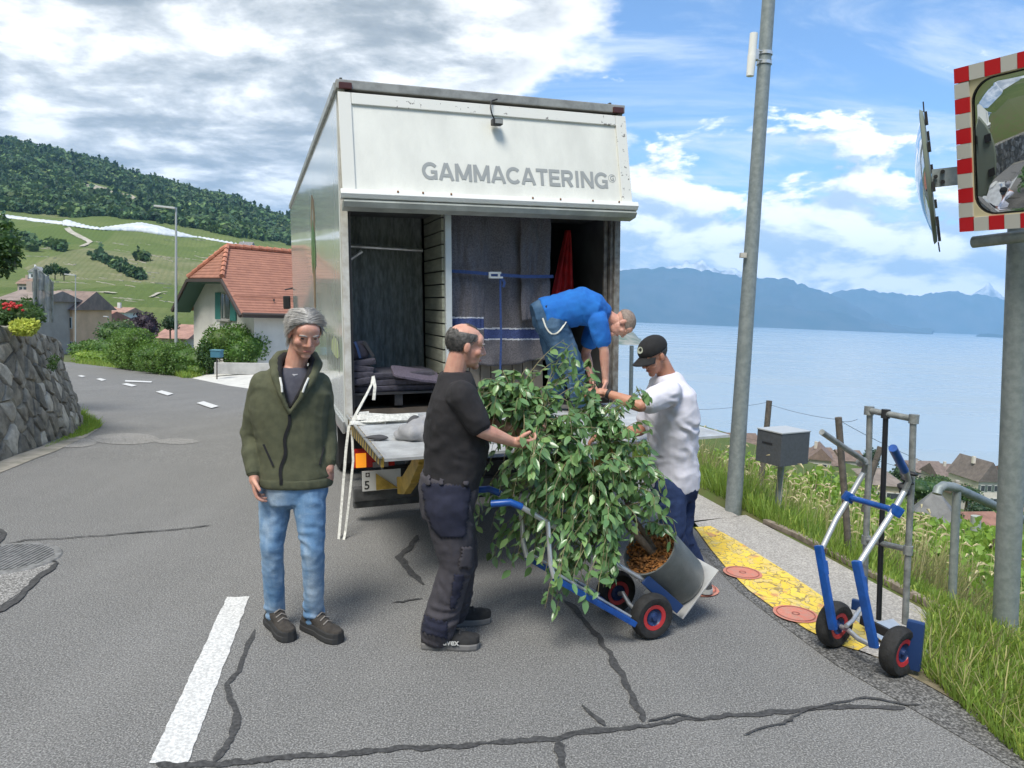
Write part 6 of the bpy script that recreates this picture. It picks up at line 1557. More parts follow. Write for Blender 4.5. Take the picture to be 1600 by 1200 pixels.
kc = W(1418, 754, 3.97); kn_ = MB()
for i in range(7): kn_.ellipsoid(kc + Vector((random.uniform(-.02, .015), random.uniform(-.02, .02), -.05 + i * .017)), (.030, .030, .012), Euler((random.uniform(-.4, .4), random.uniform(-.4, .4), 0)).to_matrix(), 10, 6)
V, F = voxel(kn_, .005, 2); np_obj('strap_knot', V, F, m_dark, hs_, smooth=True)
pc = [G(1348, 978, .03), G(1412, 1030, .03), G(1455, 1022, .015), G(1395, 968, .015)]
MB().prism([tuple(p) for p in pc], (0, 0, .006)).build('toe_plate', MATS['bright_aluminium'], hs_)
MB().hexa([G(1320, 985, .05), G(1392, 1040, .05), G(1398, 1036, .05), G(1326, 981, .05)], [p + Z_ * .09 for p in (G(1320, 985, .05), G(1392, 1040, .05), G(1398, 1036, .05), G(1326, 981, .05))]) if False else None
flat_bar(W(1345, 968, 4.22), W(1412, 1002, 3.98), .02, .05).build('base_bar', m_steel, hs_, bevel=.004)
bx = W(1428, 1008, 3.88); MB().box(bx, (.085, .05, .26), Matrix.Rotation(R(-35), 3, 'Z')).build('corner_bracket', mat('dark_blue_steel', ()), hs_, bevel=.018, smooth=True)
bx = W(1338, 945, 4.26); MB().box(bx, (.05, .03, .06), Matrix.Rotation(R(-35), 3, 'Z')).build('corner_bracket', mat('dark_blue_steel', ()), hs_, bevel=.008)

W = W_far
# ================================================================== POLES, MIRRORS, BOXES
pole = thing('lamp_pole', 'tall galvanised street pole leaning slightly right beside the tail lift', 'pole', G(1145, 803))
p0, p1 = W(1145, 806, 6.95), W(1201, 0, 6.85); p1e = p0 + (p1 - p0) * 1.35
MB().tube([p0 - Z_ * .1, p0, p0.lerp(p1, .5), p1, p1e], [.078, .077, .064, .056, .050], 28).build('shaft', m_galv, pole, smooth=True)
def onp(v, off=Vector()): return p0.lerp(p1, (806 - v) / 806) + off
an = MB().tube([W(1178, 52, 6.80), W(1175, 86, 6.80)], .036, 16).tube([W(1176, 86, 6.80), W(1172, 118, 6.80)], .030, 16); 
ant = thing('antenna', 'small white cylinder antenna clamped high on the leaning street pole', 'antenna', W(1175, 86, 6.80))
MB().tube([W(1178, 52, 6.80), W(1175, 87, 6.80)], [.034, .035], 18).build('antenna_tube', m_white, ant, smooth=True)
MB().tube([W(1175, 87, 6.80), W(1172, 119, 6.80)], [.038, .033], 18).build('antenna_tube', m_white, ant, smooth=True)
for v in (78, 92): MB().tube([W(1182, v + 2, 6.80), W(1205, v + 1, 6.84)], .009, 8).build('clamp_arm', m_silver, ant, smooth=True); MB().lathe([(.060, -.014), (.066, -.014), (.066, .014), (.060, .014)], Matrix.Translation(onp(v)), 24).build('pole_band', m_silver, ant)
MB().box(W(1181, 86, 6.80), (.04, .05, .09)).build('bracket', m_silver, ant, bevel=.004)
sb = thing('sensor_box', 'tiny grey box on a pin halfway up the leaning street pole', 'sensor', W(1162, 399, 6.8))
MB().box(W(1161, 399, 6.85), (.055, .05, .045)).build('box_body', m_dirtywhite, sb, bevel=.004); MB().tube([W(1163, 399, 6.85), W(1172, 399, 6.88)], .007, 8).build('pin', m_steel, sb)

mp = thing('traffic_mirror', 'convex traffic mirror with red and white border on a thick galvanised post', 'traffic mirror', G(1570, 985))
b0, b1 = W(1570, 990, 4.45), W(1597, 330, 4.35)
MB().tube([b0 - Z_ * .1, b0, b0.lerp(b1, .5), b1], .068, 28).build('post', m_galv, mp, smooth=True)
ml, mr = W(1497, 238, 4.36), W(1600, 221, 4.06); md_ = (mr - ml); md_.z = 0; md_.normalize(); SZ = .90; mup = Z_ * .995 + Vector((0, 0, 0)); mn = md_.cross(mup).normalized(); mn = mn if mn.y < 0 else -mn
mn = (mn - Z_ * .24).normalized(); mup = md_.cross(mn).normalized(); mup = mup if mup.z > 0 else -mup
MR = Matrix((md_, -mn, mup)).transposed()      # local x along the mirror, y away from the viewer, z up
mc = ml + md_ * (SZ / 2) ; 
def MP(x, y, z): return mc + MR @ Vector((x, y, z))
def mbox(x, y, z, sx, sy, sz): return MB().box(MP(x, y, z), (sx, sy, sz), MR)
m_mred, m_mwh = mat('reflective_red', (.55, .012, .02), .35), mat('reflective_white', (.55, .54, .50), .4)
m_mcream = mat('cream_plastic', (.62, .55, .36), .45)
bw = .078; n = 11; seg = SZ / n
for side in range(4):
    for i in range(n - 1):
        k = -SZ / 2 + seg * (i + .5); red = (i % 2 == 0)
        if side == 0: a = (k, 0, SZ / 2 - bw / 2, seg - .002, .03, bw)
        elif side == 1: a = (SZ / 2 - bw / 2, 0, -k, bw, .03, seg - .002)
        elif side == 2: a = (-k, 0, -SZ / 2 + bw / 2, seg - .002, .03, bw)
        else: a = (-SZ / 2 + bw / 2, 0, k, bw, .03, seg - .002)
        mbox(*a).build('border_block', m_mred if red else m_mwh, mp)
mbox(0, .022, 0, SZ - .01, .012, SZ - .01).build('back_plate', m_dirtywhite, mp)
# cream inner board with a rounded opening
inn = SZ / 2 - bw; op = inn - .006; rc_ = .115
def rrect(h, r, n=8):
    out = []
    for cx, cz, a0 in ((h - r, h - r, 0), (-h + r, h - r, 90), (-h + r, -h + r, 180), (h - r, -h + r, 270)):
        for k in range(n + 1): a = R(a0 + 90 * k / n); out.append((cx + r * math.cos(a), cz + r * math.sin(a)))
    return out
po, pi_ = rrect(inn, .002), rrect(op, rc_); V = []; F = []; n_ = len(po)
for (x, z), (x2, z2) in zip(po, pi_): V += [MP(x, -.004, z), MP(x2, -.004, z2), MP(x2, .012, z2)]
for i in range(n_): j = (i + 1) % n_; F += [(3 * i, 3 * j, 3 * j + 1, 3 * i + 1), (3 * i + 1, 3 * j + 1, 3 * j + 2, 3 * i + 2)]
mesh_obj('inner_board', [tuple(v) for v in V], F, m_mcream, mp)
V = []; F = []; n_ = 0; K = 20
pr_ = rrect(op + .002, rc_, 8); V.append(MP(0, -.055, 0)); L = len(pr_)
for k in range(1, K + 1):
    for x, z in pr_:
        s = k / K; xx, zz = x * s, z * s; V.append(MP(xx, .006 - .061 * (1 - min(1, (xx * xx + zz * zz) / (op * op * 1.35))), zz))
F = [(0, 1 + i, 1 + (i + 1) % L) for i in range(L)]; F4 = [(1 + (k - 1) * L + i, 1 + k * L + i, 1 + k * L + (i + 1) % L, 1 + (k - 1) * L + (i + 1) % L) for k in range(1, K) for i in range(L)]
mesh_obj('mirror_glass', [tuple(v) for v in V], F + F4, mat('mirror_surface', (.62, .64, .66), .02, 1.), mp, smooth=True)
rimm = MB(); 
for i in range(L): 
    a, b = pr_[i], pr_[(i + 1) % L]; rimm.add([MP(a[0], .0, a[1]), MP(b[0], .0, b[1]), MP(b[0] * .975, -.002, b[1] * .975), MP(a[0] * .975, -.002, a[1] * .975)], [(0, 1, 2, 3)])
rimm.build('mirror_seal', m_dark, mp)
MB().tube([MP(-SZ / 2 + .04, .05, -SZ / 2 - .07), MP(.15, .05, -SZ / 2 - .035), MP(.5, .05, -SZ / 2 - .02)], .034, 16).build('support_tube', m_galv, mp, smooth=True)
m2 = thing('second_traffic_mirror', 'round traffic mirror seen edge-on, bolted left of the red bordered mirror', 'traffic mirror', W(1452, 280, 4.5))
c2 = W(1452, 278, 4.62); tilt = (W(1441, 172, 4.62) - W(1463, 372, 4.62)).normalized(); sd2 = unit(.50, .86, 0); nn2 = sd2.cross(tilt).normalized(); nn2 = nn2 if nn2.x < 0 else -nn2
M2 = Matrix.Translation(c2) @ Matrix((sd2, tilt, nn2)).transposed().to_4x4()
MB().lathe([(.001, .075), (.12, .068), (.22, .050), (.30, .028), (.375, .0)], M2, 36).build('mirror_glass', MATS['mirror_surface'], m2, smooth=True)
MB().lathe([(.001, -.012), (.30, -.012), (.385, -.006), (.40, .012), (.375, .016)], M2, 36).build('mirror_back', mat('grey_green_shell', (.16, .19, .15), .6), m2, smooth=True)
for a in range(10): q_ = R(90 + a * 36); MB().box(M2 @ Vector((.36 * math.cos(q_), .36 * math.sin(q_), -.018)), (.05, .05, .016), M2.to_3x3()).build('edge_clip', m_steel, m2)
for s in (1, -1): MB().tube([M2 @ Vector((0, s * .39, -.01)), M2 @ Vector((0, s * .45, -.012))], .004, 6).build('spike', m_steel, m2)
brk = flat_bar(W(1456, 279, 4.52), W(1520, 272, 4.45), .012, .105).build('mounting_bracket', m_galv, m2)
for u, v in ((1473, 268), (1473, 284), (1462, 276)): MB().tube([W(u, v, 4.50), W(u, v, 4.46)], .012, 8).build('bolt', m_steel, m2)

gb = thing('grey_letter_box', 'dark grey metal letter box on a thin galvanised post in the long grass', 'letter box', W(1220, 812, 6.85))
Yb = 6.75
cA, cB, cC = (1184, 669, 717, 6.98), (1222, 680, 730, 6.70), (1266, 676, 727, 6.92)
tp = [W(c[0], c[1], c[3]) for c in (cA, cB, cC)]; h_ = .30
tp.append(tp[0] + tp[2] - tp[1]); zt = sum(p.z for p in tp[:3]) / 3
tp = [Vector((p.x, p.y, zt)) for p in tp]
MB().hexa([p - Z_ * h_ for p in tp], tp).build('box_body', mat('anthracite_metal', (.075, .082, .09), .55, var=.12, vscale=40, bump=.15, bscale=300), gb, bevel=.003)
MB().hexa([p + Z_ * .002 + (p - sum(tp, Vector()) / 4) * .03 for p in tp], [p + Z_ * .014 + (p - sum(tp, Vector()) / 4) * .03 for p in tp]).build('lid', mat('pale_lid', (.42, .44, .45), .5), gb, bevel=.002)
fcn = (tp[1] - tp[0]).normalized(); MB().add([tp[0] + fcn * .07 + Vector((-.003, -.004, -.10)), tp[0] + fcn * .20 + Vector((-.003, -.004, -.10)), tp[0] + fcn * .20 + Vector((-.003, -.004, -.115)), tp[0] + fcn * .07 + Vector((-.003, -.004, -.115))], [(0, 1, 2, 3)]).build('slot', m_dark, gb)
pc_ = sum(tp, Vector()) / 4; MB().tube([Vector((pc_.x, pc_.y, zt - h_)), Vector((pc_.x, pc_.y, -.6))], .030, 12).build('post', m_galv, gb, smooth=True)

def post(name, label, cat, pts, r, m, group=None, n=10):
    ws = [W(*p) for p in pts]; t = thing(name, label, cat, ws[-1], group=group); MB().tube(ws, r, n).build('stake' if 'stake' in name else 'shaft', m, t, smooth=True); return t
m_wood = mat('weathered_wood', (.16, .14, .12), .9, vscale=18, color2=(.09, .08, .07), bump=.6, bscale=70)
post('wooden_stake', 'weathered wooden vine stake just right of the grey letter box', 'stake', [(1310, 652, 5.8), (1315, 720, 5.8), (1322, 800, 5.8), (1327, 885, 5.8)], .026, m_wood, 'stakes in the vines')
post('wooden_stake', 'grey wooden vine stake standing up behind the grey letter box', 'stake', [(1202, 626, 9.), (1196, 690, 9), (1188, 760, 9)], .035, m_wood, 'stakes in the vines')
post('wooden_stake', 'short wooden stake leaning in the vines behind the standing hand truck', 'stake', [(1376, 698, 7.), (1360, 745, 7.), (1350, 800, 7)], .028, m_wood, 'stakes in the vines')
post('metal_stake', 'dark rusty stake at the right edge behind the mirror post', 'stake', [(1592, 797, 5.5), (1590, 860, 5.5), (1588, 930, 5.5)], .022, m_steel)
post('railing_post', 'slim grey post at the rear right corner of the truck', 'post', [(987, 540, 7.6), (986, 600, 7.6), (984, 760, 7.6)], .022, m_galv)
wt_ = thing('trellis_wires', 'thin trellis wires strung between the vine stakes', 'wires', W(1310, 655, 5.8))
for a, b in (((1085, 640, 9.), (1202, 628, 9.)), ((1085, 665, 9), (1200, 690, 9)), ((1310, 656, 5.8), (1440, 720, 6.6)), ((1202, 632, 9), (1312, 656, 5.8)), ((1312, 700, 5.8), (1520, 760, 6.2)), ((1310, 657, 5.8), (1340, 655, 5.75))):
    MB().tube(arc(W(*a), W((a[0] + b[0]) / 2, (a[1] + b[1]) / 2 + 6, (a[2] + b[2]) / 2), W(*b), 6), .0022, 4).build('wire', m_steel, wt_)
hr = thing('handrail', 'galvanised tube handrail beside the mirror post, dropping down the slope', 'handrail', G(1487, 940))
MB().tube([W(1464, 772, 4.75), W(1466, 764, 4.76), W(1474, 759, 4.78), W(1490, 761, 4.82), W(1530, 779, 5.0), W(1600, 812, 5.4), W(1680, 850, 5.9)], .030, 16).build('rail', m_galv, hr, smooth=True)
MB().tube([W(1495, 768, 4.84), W(1487, 945, 4.84)], .026, 14).build('rail_post', m_galv, hr, smooth=True)
MB().tube([W(1640, 835, 5.7), W(1634, 960, 5.7)], .026, 14).build('rail_post', m_galv, hr, smooth=True)
post('concrete_post', 'pale short post far down in the vines', 'post', [(1525, 806, 14), (1524, 835, 14)], .09, mat('pale_post', (.34, .36, .33), .8))

# ------------------------------------------------------------------ left side : lamps, post, letter box
def GH(u, v, ymin=60):
    Y = ymin
    while Y < 2100:
        z = W(u, v, Y).z; x = (u - 800) / FPX * Y
        if H(x, Y) > z: return Vector((W(u, v, Y).x, Y, z))
        Y *= 1.004
    return W(u, v, 2100)
m_lamp = mat('lamp_grey', (.42, .45, .45), .5, .2)
def street_lamp(u, vt, vb, Y, label, arm=.8, r=.065):
    a, b = W(u, vb, Y), W(u, vt, Y); t = thing('street_lamp', label, 'street lamp', a, group='street lamps down the lane')
    MB().tube([a - Z_ * 1.2, a, b], [r, r, r * .6], 12).build('lamp_post', m_lamp, t, smooth=True)
    MB().box(b + Vector((-arm / 2, 0, .02)), (arm, .28, .09), Matrix.Rotation(R(4), 3, 'Y')).build('lamp_head', mat('lamp_head_grey', (.50, .52, .52), .4), t, bevel=.02)
street_lamp(275, 325, 560, 36, 'tall grey street lamp rising behind the hedge, in front of the white house', 1.0, .075)
street_lamp(118, 430, 567, 64, 'slim street lamp at the road edge beyond the stone wall', .9)
street_lamp(169, 495, 535, 84, 'small far street lamp in front of the round green tree', .5)
street_lamp(241, 502, 530, 100, 'small far street lamp right of the purple tree', .5)
street_lamp(230, 509, 527, 118, 'tiniest far street lamp in front of the purple tree', .5)
dp = thing('marker_post', 'white roadside marker post with a black band in front of the hedge', 'marker post', G(208, 577))
a = G(208, 577); a.z -= .05
MB().box(a + Z_ * .45, (.13, .10, .9), taper=.8).build('post_body', m_white, dp, bevel=.02); MB().box(a + Z_ * .62, (.135, .108, .22), taper=.95).build('black_band', m_dark, dp)
MB().box(a + Z_ * .64 - Y_ * .056, (.05, .004, .12)).build('reflector', MATS['reflective_white'], dp)
lb = thing('blue_letter_box', 'small blue-grey letter box on a post by the driveway', 'letter box', W(338, 577, 31))
c = W(339, 553, 31); MB().box(c, (.40, .40, .28)).build('box_body', mat('teal_metal', (.05, .16, .22), .5), lb, bevel=.02); MB().box(c + Vector((0, -.0, .16)), (.44, .44, .04)).build('lid', mat('teal_lid', (.10, .24, .30), .5), lb, bevel=.01)
MB().tube([c - Z_ * .14, Vector((c.x, c.y, zroad(31) - .2))], .03, 8).build('post', m_wood, lb)
lw = thing('low_garden_wall', 'low pale concrete wall between the shrub and the driveway', 'wall', W(370, 577, 33))
a, b = W(335, 572, 32.4), W(455, 580, 33.5); a.z = b.z = -1.44; flat_bar(a + Z_ * .22, b + Z_ * .22, .25, .5).build('wall_body', mat('pale_render', (.42, .41, .38), .9, var=.15, vscale=2), lw, bevel=.02)
# ================================================================== STONE WALL
base_pts = [(-5.22, 3.4), (-5.28, 5.5), (-5.38, 7.4), (-5.55, 8.6), (-5.95, 9.9), (-6.5, 11.2), (-7.6, 12.4), (-9.2, 13.8)]
cum = [0]
for a, b in zip(base_pts, base_pts[1:]): cum.append(cum[-1] + math.hypot(b[0] - a[0], b[1] - a[1]))
WH = 1.48
def wallP(s, t, off=0.):
    i = min(len(cum) - 2, max(0, int(np.searchsorted(cum, s)) - 1)); k = (s - cum[i]) / (cum[i + 1] - cum[i]); a, b = base_pts[i], base_pts[i + 1]
    def nrm(i):
        i = min(max(i, 0), len(base_pts) - 2); d = Vector((base_pts[i + 1][0] - base_pts[i][0], base_pts[i + 1][1] - base_pts[i][1], 0)).normalized(); return Vector((d.y, -d.x, 0))
    nn = nrm(i).lerp(nrm(i + (1 if k > .5 else -1)), abs(k - .5)).normalized()
    x, y = a[0] + (b[0] - a[0]) * k, a[1] + (b[1] - a[1]) * k
    hh = WH - .04 * max(0, y - 8)
    bulge = .05 * noise.noise(Vector((s * .8, t * 2, 0)))
    return Vector((x, y, zroad(y) - .03 + t * hh)) + nn * (off + bulge - .30 * t)
sw = thing('stone_wall', 'old rubble stone retaining wall at the left edge of the road', 'wall', (-5.5, 8.5, 0))
TOT = cum[-1]; ns, nt_ = 90, 12
V = [tuple(wallP(TOT * i / ns, j / nt_, -.012 + .02 * noise.noise(Vector((i * .7, j * .7, 2))))) for j in range(nt_ + 1) for i in range(ns + 1)]
F = [(j * (ns + 1) + i, j * (ns + 1) + i + 1, (j + 1) * (ns + 1) + i + 1, (j + 1) * (ns + 1) + i) for j in range(nt_) for i in range(ns)]
b0_ = len(V)
for i in range(ns + 1):
    p = wallP(TOT * i / ns, 1, -.055); V.append((p.x - .5, p.y + .3, p.z - .03))
F += [(nt_ * (ns + 1) + i, nt_ * (ns + 1) + i + 1, b0_ + i + 1, b0_ + i) for i in range(ns)]
np_obj('mortar', V, F, mat('old_mortar', (.32, .30, .25), .95, vscale=6, color2=(.11, .105, .09), bump=1, bscale=40), sw, smooth=True)
def stone_mats():
    out = []
    for i, (c, c2) in enumerate((((.33, .305, .25), (.14, .13, .11)), ((.42, .395, .34), (.20, .19, .16)), ((.25, .235, .20), (.12, .115, .10)), ((.58, .55, .48), (.32, .30, .26)), ((.36, .335, .28), (.16, .15, .13)))):
        out.append(mat('wall_stone_%s' % 'abcde'[i], c, .9, vscale=7, color2=c2, bump=.9, bscale=45))
    return out
smats = stone_mats()
sites = []; cw, ch = .27, .205
for j in range(8):
    for i in range(int(TOT / cw) + 1): sites.append((i * cw + (j % 2) * cw / 2 + random.uniform(-.15, .15), (j + .5) * ch * .98 + random.uniform(-.10, .10)))
def clip(poly, n, d):   # keep n.p <= d
    out = []
    for a, b in zip(poly, poly[1:] + poly[:1]):
        fa, fb = n[0] * a[0] + n[1] * a[1] - d, n[0] * b[0] + n[1] * b[1] - d
        if fa <= 0: out.append(a)
        if (fa < 0) != (fb < 0): t = fa / (fa - fb); out.append((a[0] + (b[0] - a[0]) * t, a[1] + (b[1] - a[1]) * t))
    return out
cells = []
for k, s in enumerate(sites):
    poly = [(s[0] - .4, 0), (s[0] + .4, 0), (s[0] + .4, WH), (s[0] - .4, WH)]
    for o in sites:
        if o is s or abs(o[0] - s[0]) > .8 or abs(o[1] - s[1]) > .8: continue
        mx, my = (s[0] + o[0]) / 2, (s[1] + o[1]) / 2; n = (o[0] - s[0], o[1] - s[1]); poly = clip(poly, n, n[0] * mx + n[1] * my)
        if len(poly) < 3: break
    if len(poly) >= 3 and .3 < s[0] < TOT - .1: cells.append((s, poly))
cells.sort(key=lambda c: abs(c[0][0] - 5.8)); 
def stone(s, poly, k, joined=None):
    cx, cz = sum(p[0] for p in poly) / len(poly), sum(p[1] for p in poly) / len(poly); n = len(poly)
    # round off the outline: subdivide and pull in
    ring = []
    for a, b in zip(poly, poly[1:] + poly[:1]): ring += [a, ((a[0] + b[0]) / 2, (a[1] + b[1]) / 2)]
    ring = [((p[0] - cx) * f_ + cx, (p[1] - cz) * f_ + cz) for p in ring for f_ in [(.97 if ring.index(p) % 2 else .93) + random.uniform(-.07, .03)]]
    pr = random.uniform(.0, .030); rings = []
    for f_, off in ((1.0, -.07), (.99, -.01 + pr * .4), (.86, pr + random.uniform(-.004, .004)), (.45, pr + random.uniform(-.003, .016))):
        rings.append([wallP((p[0] - cx) * f_ + cx, ((p[1] - cz) * f_ + cz) / WH, off + random.uniform(-.009, .009)) for p in ring])
    mb = joined or MB(); mb.loft(rings); return mb
far = MB()
for k, (s, poly) in enumerate(cells):
    if k < 290:
        o = stone(s, poly, k).build('stone', smats[random.choice((0, 0, 1, 2, 2, 4, 4, 3)) if random.random() > .08 else 3], sw, smooth=True)
    else: stone(s, poly, k, far)
if far.v: far.build('stones', smats[0], sw, smooth=True)['kind'] = 'stuff'
# gravelly gutter strip at the wall foot
A = [(p[0] + .02, p[1]) for p in base_pts]; B = [(p[0] + .32, p[1] - .12) for p in base_pts]
strip('wall_foot', A, B, .006, mat('pale_gutter', (.36, .33, .28), .9, vscale=5, color2=(.22, .21, .17), bump=.7, bscale=50), n=2)

# ================================================================== VEGETATION TOOLS
m_grassA = mat_leaf('grass_blade', (.14, .23, .03), (.32, .38, .07), .35, .6, .35)
m_grassB = mat_leaf('dry_grass_blade', (.20, .20, .07), (.40, .36, .16), .35, .7, .3)
m_vine = mat_leaf('vine_leaf', (.14, .24, .028), (.28, .38, .06), .35, .5, .4)
m_hedge = mat_leaf('hedge_leaf', (.055, .125, .018), (.13, .22, .035), .4, .5, .3)
m_tree = mat_leaf('tree_leaf', (.035, .085, .018), (.085, .15, .03), .4, .55, .25)
m_dktree = mat_leaf('dark_tree_leaf', (.022, .055, .020), (.045, .09, .025), .4, .6, .2)
m_purp = mat_leaf('purple_leaf', (.022, .012, .022), (.045, .02, .035), .4, .6, .1)
m_trunk = MATS['grey_brown_bark']
BV = [(-.5, 0, 0), (.5, 0, 0), (-.42, .10, .35), (.42, .10, .35), (-.25, .30, .7), (.25, .30, .7), (0, .60, 1)]
BF = [(0, 1, 3, 2), (2, 3, 5, 4), (4, 5, 6, 6)]
def blades(P, hmin, hmax, w, lean=.3, flop=1.):
    n = len(P); az = rng.uniform(0, 6.283, n); h = rng.uniform(hmin, hmax, n) if np.isscalar(hmin) else hmin * rng.uniform(.6, 1.15, n)
    X = np.stack([np.cos(az), np.sin(az), 0 * az], 1); Yv = np.stack([-np.sin(az), np.cos(az), 0 * az], 1)
    Zv = np.stack([rng.normal(0, lean, n), rng.normal(0, lean, n), np.ones(n)], 1); Zv /= np.linalg.norm(Zv, axis=1, keepdims=True)
    return np.stack([X * w * rng.uniform(.6, 1.3, n)[:, None], Yv * (h * flop * rng.uniform(.1, .9, n))[:, None], Zv * h[:, None], P], axis=2)
def stuff_obj(name, V, F, m, label=None, cat=None, parent=None):
    o = np_obj(name, V, F, m, parent, smooth=True); tag(o, label, cat, None, 'stuff'); return o
# long grass on the bank
N_ = 52000
Yg = 1.4 + 12.5 * rng.random(N_) ** 1.5; ee = .10 + rng.random(N_) ** 1.3 * (1.0 + .42 * Yg)
xg = np.array([edge(y) for y in Yg]) + ee - .02 
# nearer the viewer the verge reaches the shoulder
nearm = Yg < 4.4; xg[nearm] = 2.27 + np.maximum(0, Yg[nearm] - 3.8) * .62 + np.maximum(0, 3.1 - Yg[nearm]) * .12 + ee[nearm] - .10
P = np.stack([xg, Yg, np.array([max(0. if x < edge(y) else -99, nh2(x, y)) for x, y in zip(xg, Yg)])], 1)
patch = np.array([noise.noise(Vector((x * 1.3, y * 1.3, 0))) for x, y in zip(xg, Yg)])
tall = np.clip((Yg - 4.6) / 1.2, 0, 1)
hh = (.15 + .10 * tall) + np.clip(patch + .2, 0, 1) * (.16 + .30 * tall) + .22 * np.clip((Yg - 6.2) / 1.5, 0, 1) * np.clip(2.6 - ee, 0, 1); hh *= np.clip(.45 + ee * 1.1, .45, 1)
# keep blades below the line of sight to the lake
sel = patch < .28
V, F = scatter(BV, [f[:4] for f in BF], blades(P[sel], hh[sel], None, .011, .28)); stuff_obj('long_grass', V, F, m_grassA, 'long green grass growing on the bank beside the pavement', 'grass')
V, F = scatter(BV, [f[:4] for f in BF], blades(P[~sel], hh[~sel] * 1.15, None, .009, .33)); stuff_obj('dry_grass', V, F, m_grassB, 'pale seeding grass mixed into the bank', 'grass')
# fine short grass right beside the asphalt in the near corner
n = 9000; y = 1.6 + 3.2 * rng.random(n); e = rng.random(n) ** 1.6 * 1.0; x = 2.23 + e + np.maximum(0, y - 3.8) * .62 + np.maximum(0, 3.1 - y) * .12
P = np.stack([x, y, np.array([max(-.0 if a < edge(b) else -9, nh2(a, b)) for a, b in zip(x, y)])], 1); V, F = scatter(BV, BF, blades(P, .06, .17, .008, .35)); stuff_obj('short_grass', V, F, m_grassA, 'short grass at the edge of the asphalt', 'grass')
n = 1800; y = 1.6 + 3.0 * rng.random(n); x = 2.24 + rng.random(n) ** 1.3 * 1.0 + np.maximum(0, y - 3.8) * .62 + np.maximum(0, 3.1 - y) * .12
P = np.stack([x, y, np.array([max(-.0 if a < edge(b) else -9, nh2(a, b)) for a, b in zip(x, y)])], 1); V, F = scatter(BV, BF, blades(P, .08, .30, .007, .55)); stuff_obj('dead_grass', V, F, m_grassB, 'dry bent blades among the short grass', 'grass')
# seed heads and white flowers
n = 420; y = 5.2 + 5 * rng.random(n); e = .25 + 2.6 * rng.random(n); x = np.array([edge(q_) for q_ in y]) + e; z = np.array([nh2(a, b) for a, b in zip(x, y)])
mbs = MB()
for i in range(n):
    hgt_ = random.uniform(.35, .75); b = Vector((x[i], y[i], z[i])); tp_ = b + Vector((random.uniform(-.12, .12), random.uniform(-.12, .12), hgt_)); mbs.tube([b, b.lerp(tp_, .6) + Vector((0, 0, .03)), tp_], .0015, 3)
    d = Vector((random.uniform(-.6, .6), random.uniform(-.6, .6), .2)).normalized(); mbs.tube([tp_, tp_ + d * .05, tp_ + d * .10 - Z_ * .03], [.004, .010, .002], 4)
tag(mbs.build('seed_heads', mat('straw', (.52, .46, .26), .8)), 'pale grass seed heads standing above the bank', 'seed heads', None, 'stuff')
lv, lf = leaf_template(.2, .30, .1)
def leafy(P, nrm, s, up=.5, jit=.6):
    Z = nrm * .55 + rng.normal(0, jit, P.shape) + np.array([0, 0, -.15]); return frames(P, Z, rng.normal(0, 1, P.shape), s * rng.uniform(.6, 1.3, len(P)))
def crown_points(blobs, n, shell=.55):
    """points spread through the outer part of several ellipsoids (cx,cy,cz,rx,ry,rz)"""
    w = np.array([b[3] * b[4] + b[4] * b[5] + b[3] * b[5] for b in blobs]) ** 1.0; idx = rng.choice(len(blobs), n, p=w / w.sum()); B = np.array(blobs)[idx]
    d = rng.normal(size=(n, 3)); d /= np.linalg.norm(d, axis=1, keepdims=True); r = shell + (1.02 - shell) * rng.random(n) ** .45
    lump = np.array([1 + .16 * noise.noise(Vector(q_ * 2.7 + B[i, :3] * .37)) + .08 * noise.noise(Vector(q_ * 7)) for i, q_ in enumerate(d)])
    return B[:, :3] + d * B[:, 3:] * (r * lump)[:, None], d
def plant(name, label, cat, base, blobs, n, s, m, trunk=None, group=None, core=True, part='foliage', coremat=None, shell=.55):
    t = thing(name, label, cat, base, group=group)
    P, d = crown_points(blobs, n, shell); V, F = scatter(lv, lf, leafy(P, d, s)); o = np_obj(part, V, F, m, t, smooth=True); o['kind'] = 'stuff'
    if trunk:
        mb = MB()
        for pts, rr in trunk: mb.tube(pts, rr, 7)
        mb.build('trunk' if 'tree' in name or 'vine' in name else 'stem', m_trunk, t, smooth=True)
    if core:
        mb = MB()
        for b in blobs: mb.ellipsoid(b[:3], [q_ * .72 for q_ in b[3:]], None, 12, 8)
        c = mb.build('inner_foliage', coremat or m, t, smooth=True); c['kind'] = 'stuff'
    return t
# vines on the slope : one plant each
rows = []
vid = 0
vw = ['beside the grey letter box', 'under the long grass', 'behind the standing hand truck', 'beside the handrail', 'at the mirror post']
for e0, ys_ in ((1.7, np.arange(5.2, 8.0, 1.0)), (3.3, np.arange(3.9, 15, 1.15)), (5.6, np.arange(4.5, 19, 1.5)), (8.5, np.arange(6, 24, 2.0))):
    for y in ys_:
        y += random.uniform(-.15, .15); x = edge(y) + e0 + random.uniform(-.15, .15); z = nh2(x, y); hV = .8 + random.uniform(-.1, .15)
        u = 800 + FPX * x / y
        if u > 1750: continue
        if e0 < 4 and u > 1300: z -= .36
        k = .85 if e0 < 2 else 1.05
        b = Vector((x, y, z)); tr_ = [([b - Z_ * .05, b + Vector((.05, .02, .25)), b + Vector((-.03, .05, .5)), b + Vector((.02, 0, .8))], [.035, .03, .026, .015])]
        bl_ = [(x + random.uniform(-.2, .2), y + random.uniform(-.35, .35), z + .40 * k + random.uniform(.0, .42) * k, .28, .36, .22) for _ in range(4)]
        rows.append((b, plant('grape_vine', 'bushy green grape vine on the slope %s' % ('directly below the pavement edge' if e0 < 2 else 'in the second row down' if e0 < 4 else 'in the third row down' if e0 < 7 else 'in the lowest row'), 'vine', b, bl_, 480 if e0 < 4 else 300, .085 if e0 < 4 else .11, m_vine, tr_, 'grape vines on the slope', core=False)))
